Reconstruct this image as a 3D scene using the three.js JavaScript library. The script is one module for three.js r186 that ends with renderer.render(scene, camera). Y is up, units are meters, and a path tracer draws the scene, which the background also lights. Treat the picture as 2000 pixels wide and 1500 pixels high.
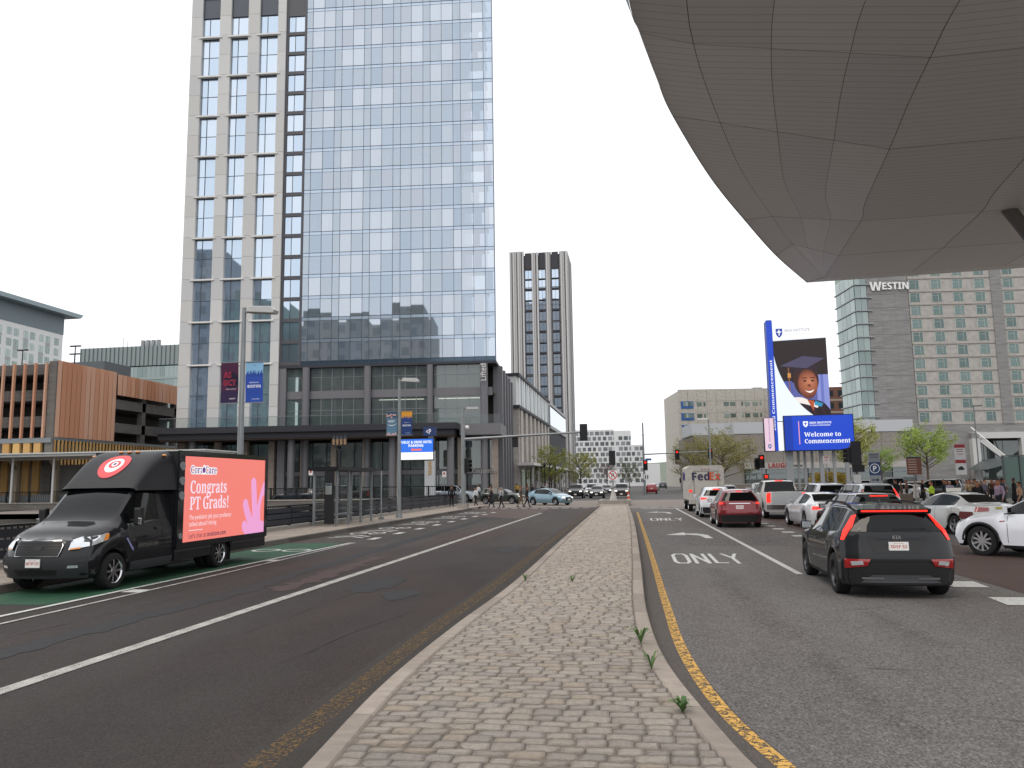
import * as THREE from 'three';
import { mergeGeometries, mergeVertices, toCreasedNormals } from 'three/addons/utils/BufferGeometryUtils.js';
import { MarchingCubes } from 'three/addons/objects/MarchingCubes.js';
import { FontLoader } from 'three/addons/loaders/FontLoader.js';
import { TextGeometry } from 'three/addons/geometries/TextGeometry.js';

// ---------------------------------------------------------------- camera, sky, sun, exposure
const scene = new THREE.Scene();
const camera = new THREE.PerspectiveCamera(52.24, 4 / 3, 0.1, 4000);
camera.position.set(0, 2.0, 0);
camera.rotation.order = 'YXZ';
camera.rotation.set(7.2 * Math.PI / 180, 8.9 * Math.PI / 180, -0.84 * Math.PI / 180);
const renderer = new THREE.WebGLRenderer({ antialias: true });
renderer.toneMapping = THREE.LinearToneMapping;
renderer.toneMappingExposure = 1.18;
renderer.shadowMap.enabled = true;
{ // even, bright overcast: a little brighter overhead, a breath of blue low down
  const w = 64, h = 32, a = new Float32Array(w * h * 4);
  for (let j = 0; j < h; j++) for (let i = 0; i < w; i++) {
    const e = Math.max(0, ((j + 0.5) / h - 0.5) * 2), k = (j * w + i) * 4, b = 0.98 + 0.22 * Math.sqrt(e);
    a[k] = b * (0.965 + 0.035 * e); a[k + 1] = b * (0.985 + 0.01 * e); a[k + 2] = b * 1.02; a[k + 3] = 1;
  }
  const sky = new THREE.DataTexture(a, w, h, THREE.RGBAFormat, THREE.FloatType);
  sky.mapping = THREE.EquirectangularReflectionMapping; sky.magFilter = THREE.LinearFilter; sky.needsUpdate = true;
  scene.background = sky; scene.environment = sky;
}
const sun = new THREE.DirectionalLight(0xfff3e4, 0.7);
sun.position.set(-60, 140, 60); sun.target.position.set(0, 0, -40);
sun.castShadow = true; sun.shadow.radius = 40; sun.shadow.mapSize.set(2048, 2048);
Object.assign(sun.shadow.camera, { left: -130, right: 130, top: 130, bottom: -130, near: 1, far: 420 });
scene.add(sun, sun.target);

// ---------------------------------------------------------------- helpers
let seed = 20260;
function rnd() { seed = (seed + 0x6D2B79F5) | 0; let t = Math.imul(seed ^ (seed >>> 15), 1 | seed); t = (t + Math.imul(t ^ (t >>> 7), 61 | t)) ^ t; return ((t ^ (t >>> 14)) >>> 0) / 4294967296; }
const rr = (a, b) => a + (b - a) * rnd();
const V = (x, y, z) => new THREE.Vector3(x, y, z);
const D = Math.PI / 180;
const used = {};
function numbered(n) { const k = used[n] = (used[n] ?? -1) + 1; return k ? n + '_' + String(k).padStart(3, '0') : n; }
function tag(o, label, category, group, kind) { if (label) o.userData.label = label; if (category) o.userData.category = category; if (group) o.userData.group = group; if (kind) o.userData.kind = kind; return o; }
function thing(name, label, category, pos = [0, 0, 0], ry = 0, group) { const o = new THREE.Group(); o.name = numbered(name); o.position.set(...pos); o.rotation.y = ry; scene.add(o); return tag(o, label, category, group); }
function part(parent, name, geo, mat, pos, rot) { const m = new THREE.Mesh(geo, mat); m.name = name; m.castShadow = m.receiveShadow = true; if (pos) m.position.set(...pos); if (rot) m.rotation.set(...rot); parent.add(m); return m; }
function single(name, geo, mat, label, category, group) { const m = part(scene, numbered(name), geo, mat); return tag(m, label, category, group); }
function struct(name, geo, mat) { const m = part(scene, numbered(name), geo, mat); m.userData.kind = 'structure'; return m; }
function bare(g) { let q = g.index ? g.toNonIndexed() : g; for (const k of Object.keys(q.attributes)) if (!['position', 'normal', 'uv'].includes(k)) q.deleteAttribute(k); if (!q.attributes.uv) q.setAttribute('uv', new THREE.BufferAttribute(new Float32Array(q.attributes.position.count * 2), 2)); if (!q.attributes.normal) q.computeVertexNormals(); return q; }
const join = (l) => mergeGeometries(l.map(bare));
function bx(x0, x1, y0, y1, z0, z1) { // box with uv in metres
  const w = x1 - x0, h = y1 - y0, d = z1 - z0, g = new THREE.BoxGeometry(w, h, d), u = g.attributes.uv;
  const s = [[d, h], [d, h], [w, d], [w, d], [w, h], [w, h]];
  for (let f = 0; f < 6; f++) for (let k = 0; k < 4; k++) u.setXY(f * 4 + k, u.getX(f * 4 + k) * s[f][0] + x0, u.getY(f * 4 + k) * s[f][1] + y0);
  return g.translate((x0 + x1) / 2, (y0 + y1) / 2, (z0 + z1) / 2);
}
function cyl(r0, r1, a, b, n = 12) { // tapered bar from a to b
  const A = V(...a), B = V(...b), d = B.clone().sub(A), g = new THREE.CylinderGeometry(r1, r0, d.length(), n);
  g.applyQuaternion(new THREE.Quaternion().setFromUnitVectors(V(0, 1, 0), d.normalize()));
  return g.translate((A.x + B.x) / 2, (A.y + B.y) / 2, (A.z + B.z) / 2);
}
function bar(a, b, w, h) { // rectangular bar from a to b
  const A = V(...a), B = V(...b), d = B.clone().sub(A), L = d.length(), g = new THREE.BoxGeometry(w, h, L);
  g.applyMatrix4(new THREE.Matrix4().lookAt(A, B, Math.abs(d.y) > 0.95 * L ? V(1, 0, 0) : V(0, 1, 0)));
  return g.translate((A.x + B.x) / 2, (A.y + B.y) / 2, (A.z + B.z) / 2);
}
function quad(p, uv) { const g = new THREE.BufferGeometry(); g.setAttribute('position', new THREE.Float32BufferAttribute(p.flat(), 3)); g.setAttribute('uv', new THREE.Float32BufferAttribute(uv || [0, 0, 1, 0, 1, 1, 0, 1], 2)); g.setIndex([0, 1, 2, 0, 2, 3]); g.computeVertexNormals(); return g; }
function poly(points, y) { // flat polygon on the ground, [x,z] points, uv in metres
  const s = new THREE.Shape(points.map(([x, z]) => new THREE.Vector2(x, -z))); const g = new THREE.ShapeGeometry(s); g.rotateX(-Math.PI / 2); g.translate(0, y, 0); return g;
}
function rectY(x0, x1, z0, z1, y) { return quad([[x0, y, z1], [x1, y, z1], [x1, y, z0], [x0, y, z0]]); }
function extr(points, h, bevel = 0) { const s = new THREE.Shape(points.map((p) => new THREE.Vector2(p[0], p[1]))); return new THREE.ExtrudeGeometry(s, { depth: h, bevelEnabled: bevel > 0, bevelSize: bevel, bevelThickness: bevel, bevelSegments: 2, curveSegments: 8 }); }
function rbox(w, h, d, r = 0.03) { const s = new THREE.Shape(), a = w / 2 - r, b = h / 2 - r; s.moveTo(-a, -b); s.lineTo(a, -b); s.lineTo(a, b); s.lineTo(-a, b); s.closePath(); const g = new THREE.ExtrudeGeometry(s, { depth: Math.max(0.001, d - 2 * r), bevelEnabled: true, bevelSize: r, bevelThickness: r, bevelSegments: 2 }); return g.translate(0, 0, -(d - 2 * r) / 2); }
// --- noise and textures
const LAT = new Float32Array(65536); for (let i = 0; i < 65536; i++) LAT[i] = rnd();
function vn(x, y) { const xi = Math.floor(x), yi = Math.floor(y); let u = x - xi, v = y - yi; u = u * u * (3 - 2 * u); v = v * v * (3 - 2 * v); const a = (yi & 255) << 8, b = ((yi + 1) & 255) << 8, c = xi & 255, d = (xi + 1) & 255; return (LAT[a | c] * (1 - u) + LAT[a | d] * u) * (1 - v) + (LAT[b | c] * (1 - u) + LAT[b | d] * u) * v; }
const fbm = (x, y, n = 4) => { let s = 0, a = 0.5, t = 0; for (let i = 0; i < n; i++) { s += a * vn(x, y); t += a; a *= 0.5; x = x * 2.03 + 17.3; y = y * 2.03 + 9.1; } return s / t; };
function dataTex(w, h, fn, srgb = true) { const a = new Uint8Array(w * h * 4); for (let j = 0; j < h; j++) for (let i = 0; i < w; i++) { const c = fn(i / w, j / h, i, j), k = (j * w + i) * 4; a[k] = c[0]; a[k + 1] = c[1]; a[k + 2] = c[2]; a[k + 3] = c[3] ?? 255; } const t = new THREE.DataTexture(a, w, h); t.wrapS = t.wrapT = THREE.RepeatWrapping; t.magFilter = THREE.LinearFilter; if (srgb) t.colorSpace = THREE.SRGBColorSpace; t.needsUpdate = true; return t; }
function canvasTex(w, h, draw, wrap) { const c = document.createElement('canvas'); c.width = w; c.height = h; draw(c.getContext('2d'), w, h); const t = new THREE.CanvasTexture(c); t.colorSpace = THREE.SRGBColorSpace; if (wrap) t.wrapS = t.wrapT = THREE.RepeatWrapping; return t; }
const rep = (t, u, v) => { const c = t.clone(); c.repeat.set(u, v); c.needsUpdate = true; return c; };
const B = (v) => Math.max(0, Math.min(255, v));
const mats = {};
function mat(color, roughness = 0.8, o = {}) { const k = color + '|' + roughness + '|' + JSON.stringify(o, (n, v) => v && v.isTexture ? v.uuid : v); return mats[k] ??= new (o.transmission || o.clearcoat || o.ior ? THREE.MeshPhysicalMaterial : THREE.MeshStandardMaterial)({ color, roughness, side: THREE.DoubleSide, ...o }); }
const grainBump = dataTex(512, 512, (u, v, i, j) => { const n = 110 + 90 * (vn(i * 0.24, j * 0.24) - 0.5) + 110 * (rnd() - 0.5); return [n, n, n]; }, false);
const concTex = dataTex(512, 512, (u, v, i, j) => { const f = fbm(i / 34, j / 34, 5) - 0.5, n = 235 + 44 * f + 18 * (rnd() - 0.5); return [B(n), B(n), B(n)]; });
const stainTex = dataTex(512, 512, (u, v, i, j) => { const f = fbm(i / 60, j / 9, 5) - 0.5, n = 232 + 60 * f + 8 * (rnd() - 0.5); return [B(n), B(n - 1), B(n - 2)]; });
const M = {
  concrete: mat(0xa8a29a, 0.9, { map: rep(concTex, 0.25, 0.25), bumpMap: rep(grainBump, 1, 1), bumpScale: 0.003 }),
  darkConc: mat(0x77736e, 0.92, { map: rep(stainTex, 0.1, 0.1) }),
  sidewalk: mat(0x9d9185, 0.92, { map: rep(concTex, 0.3, 0.3), bumpMap: rep(grainBump, 1.3, 1.3), bumpScale: 0.003 }),
  galv: mat(0x9fa3a5, 0.45, { metalness: 0.55, map: rep(concTex, 1, 1) }), steel: mat(0x8b8f92, 0.4, { metalness: 0.6 }),
  black: mat(0x14151a, 0.5), blackMetal: mat(0x17191d, 0.45, { metalness: 0.3 }), rubber: mat(0x141414, 0.85), chrome: mat(0xd6d8da, 0.14, { metalness: 1 }),
  white: mat(0xe6e6e2, 0.5), whitePaint: mat(0xdcdcd8, 0.75), darkGlass: mat(0x0a0d0f, 0.04, { ior: 1.36 }), plasticBlack: mat(0x1b1c1e, 0.62),
};
// ---------------------------------------------------------------- ground, roads, median
function asphalt(w, h, mw, mh, base, tint, red, sd) { // unique sheet, mw x mh metres
  return dataTex(w, h, (u, v, i, j) => {
    const x = u * mw + sd, z = v * mh, big = fbm(x * 0.35, z * 0.16, 3) - 0.5, mid = fbm(x * 2.2, z * 1.1, 3) - 0.5, wheel = fbm(x * 1.1 + 40, z * 0.05, 2) - 0.5, g = rnd() - 0.5, ag = vn(i * 0.55 + 7, j * 0.8) - 0.5, sp = rnd();
    let n = base + 13 * big + 9 * mid + 12 * wheel + g * base * 0.3 + ag * base * 0.55 + (sp > 0.985 ? 38 : sp < 0.02 ? -16 : 0);
    const r = red * Math.max(0, fbm(x * 0.5 + 9, z * 0.12 + 4, 3) - 0.42);
    return [B(n + tint + r * 26), B(n - r * 8), B(n - tint * 0.8 - r * 8)];
  });
}
const roadMat = (t, bu, bv) => new THREE.MeshStandardMaterial({ map: t, roughness: 0.9, bumpMap: rep(grainBump, bu, bv), bumpScale: 0.006 });
{
  const s = new THREE.Shape([[-1800, -1800], [1800, -1800], [1800, 1800], [-1800, 1800]].map((p) => new THREE.Vector2(...p)));
  s.holes.push(new THREE.Path([[-95, 8], [-15.9, 8], [-15.9, 71], [-95, 71]].map((p) => new THREE.Vector2(...p))));
  const g = new THREE.ShapeGeometry(s); g.rotateX(-Math.PI / 2); g.translate(0, -0.016, 0);
  struct('ground', g, mat(0x6e6a66, 0.95, { map: rep(concTex, 0.08, 0.08) }));
  struct('lower_street', bx(-95, -15.9, -7.2, -7, -71, -8), mat(0x3b3a3b, 0.95, { map: rep(concTex, 0.2, 0.2) }));
  struct('trench_wall', join([bx(-95, -15.9, -7, -0.02, -71.6, -71), bx(-95, -15.9, -7, -0.02, -8, -7.4), bx(-15.9, -15.3, -7, -0.02, -71, -8), bx(-95.6, -95, -7, -0.02, -71, -8)]), mat(0x6b6763, 0.95, { map: rep(stainTex, 0.12, 0.12) }));
}
struct('left_road', rectY(-12.4, -2.2, -25, 3, 0), roadMat(asphalt(2048, 2048, 10.2, 28, 45, 4, 0.5, 0), 11, 30));
struct('left_road', rectY(-12.9, -2.2, -63, -25, 0), roadMat(asphalt(1024, 1024, 10.2, 38, 55, 4.5, 0.8, 30), 11, 38));
struct('right_road', rectY(-0.9, 14.5, -25, 3, 0), roadMat(asphalt(2048, 2048, 15.4, 28, 99, 3, 0.2, 60), 16, 30));
struct('right_road', rectY(-0.9, 14.5, -60, -25, 0), roadMat(asphalt(1024, 1024, 15.4, 36, 92, 3, 0.3, 90), 16, 36));
struct('crossing_pavement', rectY(-60, 60, -86, -60, -0.006), mat(0x8b8179, 0.93, { map: rep(concTex, 30, 7) }));
struct('far_road', rectY(-10.5, 13, -900, -86, -0.004), mat(0x5c5a58, 0.93, { map: rep(concTex, 6, 200) }));
struct('plaza_pavement', rectY(14.5, 90, -130, 3, 0.01), mat(0x837c74, 0.93, { map: rep(concTex, 20, 36) }));
// painted markings
const wornTex = dataTex(1024, 1024, (u, v, i, j) => { const f = fbm(i / 18, j / 18, 4), f2 = fbm(i / 120, j / 120, 3), g = rnd(), n = 196 + 40 * (f - 0.5) + 22 * (g - 0.5); return [B(n), B(n), B(n - 5), f * 0.55 + f2 * 0.35 + g * 0.25 < 0.36 ? 0 : 255]; });
const speckTex = dataTex(1024, 1024, (u, v, i, j) => { const f = fbm(i / 7, j / 7, 3), f2 = fbm(i / 160, j / 160, 3), g = rnd(), n = 178 + 50 * (f - 0.5) + 40 * (g - 0.5); return [B(n), B(n - 2), B(n - 8), f * 0.7 + f2 * 0.3 + g * 0.3 < 0.53 ? 0 : 255]; });
const crackTex = dataTex(1024, 1024, (u, v, i, j) => { const f = fbm(i / 26, j / 26, 4), c = Math.abs(fbm(i / 40 + 50, j / 30, 3) - 0.5), f2 = fbm(i / 150, j / 110, 2), g = rnd(); const n = 1 + 0.16 * (f - 0.5) + 0.1 * (g - 0.5); return [B(212 * n), B(166 * n), B(84 * n), c < 0.03 + 0.06 * (1 - f2) || f + 0.2 * g < 0.43 ? 0 : 255]; });
const sparseTex = dataTex(1024, 1024, (u, v, i, j) => { const f = fbm(i / 14, j / 22, 4), g = rnd(), n = 0.9 + 0.2 * g; return [B(112 * n), B(86 * n), B(46 * n), f + 0.36 * g < 0.78 ? 0 : 255]; });
const paint = (t, s = 1, c = 0xffffff) => new THREE.MeshStandardMaterial({ color: c, map: rep(t, s, s), roughness: 0.72, alphaTest: 0.5, side: THREE.DoubleSide });
const P = { speck: paint(speckTex, 0.9), white: paint(wornTex, 0.6), dashed: paint(wornTex, 0.9), yellow: paint(crackTex, 0.7), faded: paint(sparseTex, 0.8), green: paint(wornTex, 0.25, 0x21603f), red: paint(wornTex, 0.21, 0x66504a) };
function ribbon(pts, w, y, jit = 0) { // strip along [x,z] points, uv in metres
  const pos = [], uv = [], ix = []; let L = 0; const c = new THREE.CatmullRomCurve3(pts.map(([x, z]) => V(x, 0, z)), false, 'centripetal'), n = Math.max(2, Math.ceil(c.getLength() / (jit ? 0.25 : 0.8)));
  for (let k = 0; k <= n; k++) { const p = c.getPoint(k / n), t = c.getTangent(k / n), nx = -t.z, nz = t.x; if (k) L += p.distanceTo(c.getPoint((k - 1) / n)); const a = w / 2 + jit * (rnd() - 0.5), b = w / 2 + jit * (rnd() - 0.5); pos.push(p.x + nx * a, y, p.z + nz * a, p.x - nx * b, y, p.z - nz * b); uv.push(w, L, 0, L); if (k) ix.push(2 * k - 2, 2 * k - 1, 2 * k, 2 * k, 2 * k - 1, 2 * k + 1); }
  const g = new THREE.BufferGeometry(); g.setAttribute('position', new THREE.Float32BufferAttribute(pos, 3)); g.setAttribute('uv', new THREE.Float32BufferAttribute(uv, 2)); g.setIndex(ix); g.computeVertexNormals(); if (g.attributes.normal.getY(0) < 0) { ix.reverse(); g.setIndex(ix); g.computeVertexNormals(); } return g;
}
const mark = (name, g, m) => struct(name, g, m);
mark('lane_line', ribbon([[-6.38, 1], [-6.35, -14], [-6.28, -52]], 0.2, 0.008), P.speck);
mark('bike_lane_line', ribbon([[-10.1, 0], [-10.08, -16], [-9.95, -26.6]], 0.12, 0.012), P.white);
mark('bike_lane_line', ribbon([[-9.55, 0], [-9.55, -14.5], [-9.8, -26.6]], 0.09, 0.012), P.speck);
for (const z of [-7.5, -14.4, -20.4]) mark('buffer_bar', rectY(-9.98, -9.6, z - 0.2, z + 0.2, 0.008), P.white);
mark('green_bike_lane', rectY(-12.28, -10.15, -26.5, -12.6, 0.004), P.green);
mark('red_bus_lane', poly([[-10.2, -48], [-6.5, -44], [-6.45, -61], [-11.4, -61]], 0.004), P.red);
for (let k = 0; k < 9; k++) mark('lane_dash', rectY(-9.95, -9.65, -29.2 - k * 3.1, -28.2 - k * 3.1, 0.008), P.white);
for (const z of [-30.5, -34.2, -39.5, -46, -52.5]) { // bicycle markings: chevrons and wheels
  for (const d of [0, 0.7]) mark('bike_chevron', join([ribbon([[-11.8, z + 0.7 + d], [-11.1, z + d]], 0.16, 0.008), ribbon([[-11.1, z + d], [-10.4, z + 0.7 + d]], 0.16, 0.0095)]), P.white);
  mark('bike_symbol', join([-0.55, 0.45].map((o) => { const g = new THREE.RingGeometry(0.3, 0.42, 20); g.rotateX(-Math.PI / 2); g.scale(0.8, 1, 1.5); return g.translate(-11.1 + o * 0.8, 0.008, z - 1.3); }).concat([ribbon([[-11.5, z - 1.3], [-11.1, z - 1.9], [-10.75, z - 1.3]], 0.1, 0.0095)])), P.white);
}
mark('bike_symbol', join([-0.5, 0.5].map((o) => { const g = new THREE.RingGeometry(0.34, 0.46, 20); g.rotateX(-Math.PI / 2); return g.translate(-11.1 + o, 0.01, -23.6); })), P.white);
mark('edge_line', ribbon([[-2.72, -2], [-2.78, -6.5], [-2.86, -10], [-2.85, -15], [-2.98, -28], [-3.25, -56]], 0.24, 0.006), P.faded);
mark('yellow_edge_line', ribbon([[2.2, -1.8], [1.45, -4], [0.98, -5.9], [0.7, -7.2], [0.48, -9.5], [0.4, -13.4], [0.31, -22.7], [-0.05, -52.5]], 0.13, 0.006), P.yellow);
mark('lane_line', ribbon([[3.32, -17.6], [3.05, -36], [2.7, -58.4]], 0.14, 0.008), P.white);
for (const z of [-14.0, -16.1, -12.0]) mark('lane_dash', quad([[5.62, 0.008, z + 0.45], [6.22, 0.008, z + 0.45], [6.28, 0.008, z - 0.4], [5.68, 0.008, z - 0.4]], [0, 0, 0.6, 0, 0.6, 0.9, 0, 0.9]), P.white);
for (let k = 0; k < 10; k++) mark('lane_dash', rectY(5.35, 5.78, -29.6 - k * 2.05, -28.9 - k * 2.05, 0.008), P.white);
for (let k = 0; k < 4; k++) mark('lane_dash', rectY(5.45, 5.85, -26.6 + k * 2.3, -25.6 + k * 2.3, 0.008), P.white);
mark('red_bus_lane', poly([[6.5, -12], [9.3, -12], [9.0, -46], [6.0, -46]], 0.004), P.red);
{ const g = new THREE.RingGeometry(0.5, 0.62, 28, 1, 0.2, 4.6); g.rotateX(-Math.PI / 2); mark('bus_lane_symbol', join([g.clone().translate(7.6, 0.009, -15.2), g.clone().scale(0.8, 1, 1.4).translate(8.9, 0.009, -15.6)]), P.white); }
for (const [x0, x1, n] of [[-13, -3.4, 12], [0.2, 13, 16]]) for (let k = 0; k < n; k++) { const x = x0 + (x1 - x0) * k / n; mark('crosswalk_bar', rectY(x, x + 0.5, -61.4, -60.9, 0.009), P.dashed); }
mark('stop_line', rectY(0.2, 12.5, -58.3, -57.8, 0.009), P.dashed);
const stencil = (txt) => canvasTex(512, 512, (c, w, h) => { c.strokeStyle = '#fff'; c.save(); c.scale(w / 4.3, h / 4); c.lineWidth = 0.2; const pl = (...q) => { c.beginPath(); q.forEach(([x, y], k) => k ? c.lineTo(x, y) : c.moveTo(x, y)); c.stroke(); }; pl([0.5, 0.7], [0.95, 0.7], [1.1, 1.1], [1.1, 2.9], [0.95, 3.3], [0.5, 3.3], [0.35, 2.9], [0.35, 1.1], [0.5, 0.7], [0.8, 0.7]); pl([1.45, 3.4], [1.45, 0.6]); pl([1.45, 0.75], [2.1, 3.25]); pl([2.1, 3.4], [2.1, 0.6]); pl([2.5, 0.6], [2.5, 3.25]); pl([2.4, 3.2], [3.1, 3.2]); pl([3.2, 0.6], [3.6, 1.9], [4.0, 0.6]); pl([3.6, 1.8], [3.6, 3.4]); c.restore(); c.globalCompositeOperation = 'destination-out'; c.setTransform(1, 0, 0, 1, 0, 0); for (let k = 0; k < 5200; k++) { const s = rr(0.6, 3.2); c.fillRect(rnd() * w, rnd() * h, s, s); } });
const onlyMat = new THREE.MeshStandardMaterial({ color: 0xd2d2cd, map: stencil('ONLY'), alphaTest: 0.5, roughness: 0.75, side: THREE.DoubleSide });
mark('only_marking', rectY(0.72, 2.68, -22.9, -19.2, 0.008), onlyMat); mark('only_marking', rectY(0.5, 2.42, -44, -40.2, 0.008), onlyMat);
for (const [x, z] of [[0.98, -30.0], [0.5, -51.2]]) mark('turn_arrow', join([poly([[x, z], [x + 0.75, z - 1.5], [x + 0.72, z + 0.2]], 0.008), poly([[x + 0.72, z - 0.85], [x + 1.2, z - 0.65], [x + 1.5, z + 0.1], [x + 1.55, z + 1.8], [x + 1.3, z + 1.8], [x + 1.2, z + 0.4], [x + 0.72, z - 0.25]], 0.0085)]), P.white);
// tar seams and patches
const tar = mat(0x29282a, 0.8, { map: rep(concTex, 0.7, 0.7), bumpMap: rep(grainBump, 1, 1), bumpScale: 0.004 }), tarRed = mat(0x4b3a39, 0.85, { map: rep(concTex, 0.7, 0.7) });
mark('tar_seam', ribbon([[-7.7, -4], [-7.75, -11], [-7.6, -14], [-7.85, -18], [-8.2, -30], [-8.5, -42], [-8.8, -46]], 0.42, 0.0045, 0.18), tar);
mark('tar_seam', ribbon([[-6.9, -14.5], [-7.05, -18], [-7.2, -21.5]], 0.5, 0.0055, 0.3), tarRed);
for (const [cx, cz, a, b] of [[-5.25, -15.6, 0.42, 1.3], [-4.35, -14.2, 0.34, 0.62], [-6.6, -6.0, 0.8, 1.3], [-3.9, -24, 0.3, 1.0]]) { const q = []; for (let k = 0; k < 18; k++) { const t = k / 18 * 6.283, r = 0.78 + 0.4 * rnd(); q.push([cx + a * r * Math.cos(t), cz + b * r * Math.sin(t)]); } mark('tar_patch', poly(q, 0.005), tar); }
const stainMat = new THREE.MeshStandardMaterial({ color: 0x4a4744, roughness: 0.85, transparent: true, side: THREE.DoubleSide, map: canvasTex(512, 1024, (c, w, h) => { for (let k = 0; k < 1900; k++) { const t = rnd(), y = t * h, x = w * (0.42 + 0.18 * t) + (rnd() + rnd() + rnd() - 1.5) * w * 0.3 * (0.35 + fbm(t * 9, 3.3, 3)); c.fillStyle = `rgba(255,255,255,${rr(0.02, 0.11)})`; c.beginPath(); c.ellipse(x, y, rr(2, 20), rr(1, 9), rr(-0.5, 0.5), 0, 7); c.fill(); } for (let k = 0; k < 60; k++) { c.strokeStyle = `rgba(255,255,255,${rr(0.1, 0.3)})`; c.lineWidth = rr(0.6, 1.8); c.beginPath(); let x = rnd() * w, y = rnd() * h; c.moveTo(x, y); for (let q = 0; q < 5; q++) { x += rr(-26, 34); y += rr(-10, 10); c.lineTo(x, y); } c.stroke(); } }) });
for (const [x, z, w, l] of [[1.75, -13.4, 1.3, 6.2], [2.0, -8.2, 0.8, 3.2], [1.7, -17.6, 1.2, 2.4], [3.4, -11.5, 0.9, 2.6]]) mark('oil_stain', rectY(x - w / 2, x + w / 2, z - l / 2, z + l / 2, 0.0052), stainMat);
struct('gutter_strip', ribbon([[1.9, -1.8], [1.2, -4], [0.86, -5.9], [0.6, -7.2], [0.37, -9.5], [0.25, -13.4], [0.16, -22.7], [-0.12, -52.5]], 0.36, 0.0035), new THREE.MeshStandardMaterial({ map: rep(asphalt(512, 512, 2, 2, 78, 6, 0, 130), 0.5, 0.5), roughness: 0.92, bumpMap: rep(grainBump, 1, 1), bumpScale: 0.006 }));
struct('gutter_strip', ribbon([[-2.62, -2], [-2.7, -6.5], [-2.78, -10], [-2.77, -15], [-2.9, -28], [-3.15, -56]], 0.6, 0.0035), new THREE.MeshStandardMaterial({ map: rep(asphalt(512, 512, 2, 2, 50, 5, 0, 150), 0.5, 0.5), roughness: 0.92, bumpMap: rep(grainBump, 1, 1), bumpScale: 0.006 }));
for (const [x, z, n, dx, dz] of [[1.2, -9.2, 7, 0.28, 0.02], [2.6, -7.4, 9, 0.3, 0.05], [1.0, -11.6, 5, 0.22, -0.06], [2.9, -12.8, 6, 0.26, -0.12], [4.6, -9.6, 8, 0.3, 0.1], [1.3, -14.9, 5, 0.24, 0.03], [-4.1, -8.5, 9, 0.06, -0.5], [-5.4, -10.5, 8, 0.03, -0.6], [-8.6, -9.5, 9, 0.04, -0.6], [6.2, -11, 7, 0.3, -0.05]]) { const q = []; let a = x, b = z; for (let k = 0; k < n; k++) { q.push([a, b]); a += dx * rr(0.6, 1.3) + rr(-0.05, 0.05); b += dz * rr(0.6, 1.3) + rr(-0.07, 0.07); } mark('road_crack', ribbon(q, 0.008, 0.0058, 0.012), x > 0 ? mat(0x46423f, 0.95) : mat(0x242324, 0.95)); }
// median: setts between granite kerbs
const curve = (pts) => (z) => { for (let k = 1; k < pts.length; k++) if (z >= pts[k][1] || k === pts.length - 1) { const [x0, z0] = pts[k - 1], [x1, z1] = pts[k]; return x0 + (x1 - x0) * (z - z0) / (z1 - z0); } };
const smooth = (pts) => { const c = new THREE.CatmullRomCurve3(pts.map(([x, z]) => V(x, 0, z)), false, 'centripetal'); return curve(c.getSpacedPoints(120).map((p) => [p.x, p.z])); };
const medL = smooth([[-2.0, -1], [-2.14, -3.4], [-2.27, -5.2], [-2.43, -7.3], [-2.46, -10.3], [-2.38, -14.3], [-2.52, -26.7], [-2.85, -62]]);
const medR = smooth([[2.3, -1], [1.35, -3.3], [0.72, -5.5], [0.52, -6.6], [0.24, -8.6], [0.09, -11.4], [0.03, -18.4], [-0.17, -36.5], [-0.7, -62]]);
const KW = 0.19, TOPY = 0.15;
const median = thing('median', null, null); median.userData.kind = 'structure';
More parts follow.
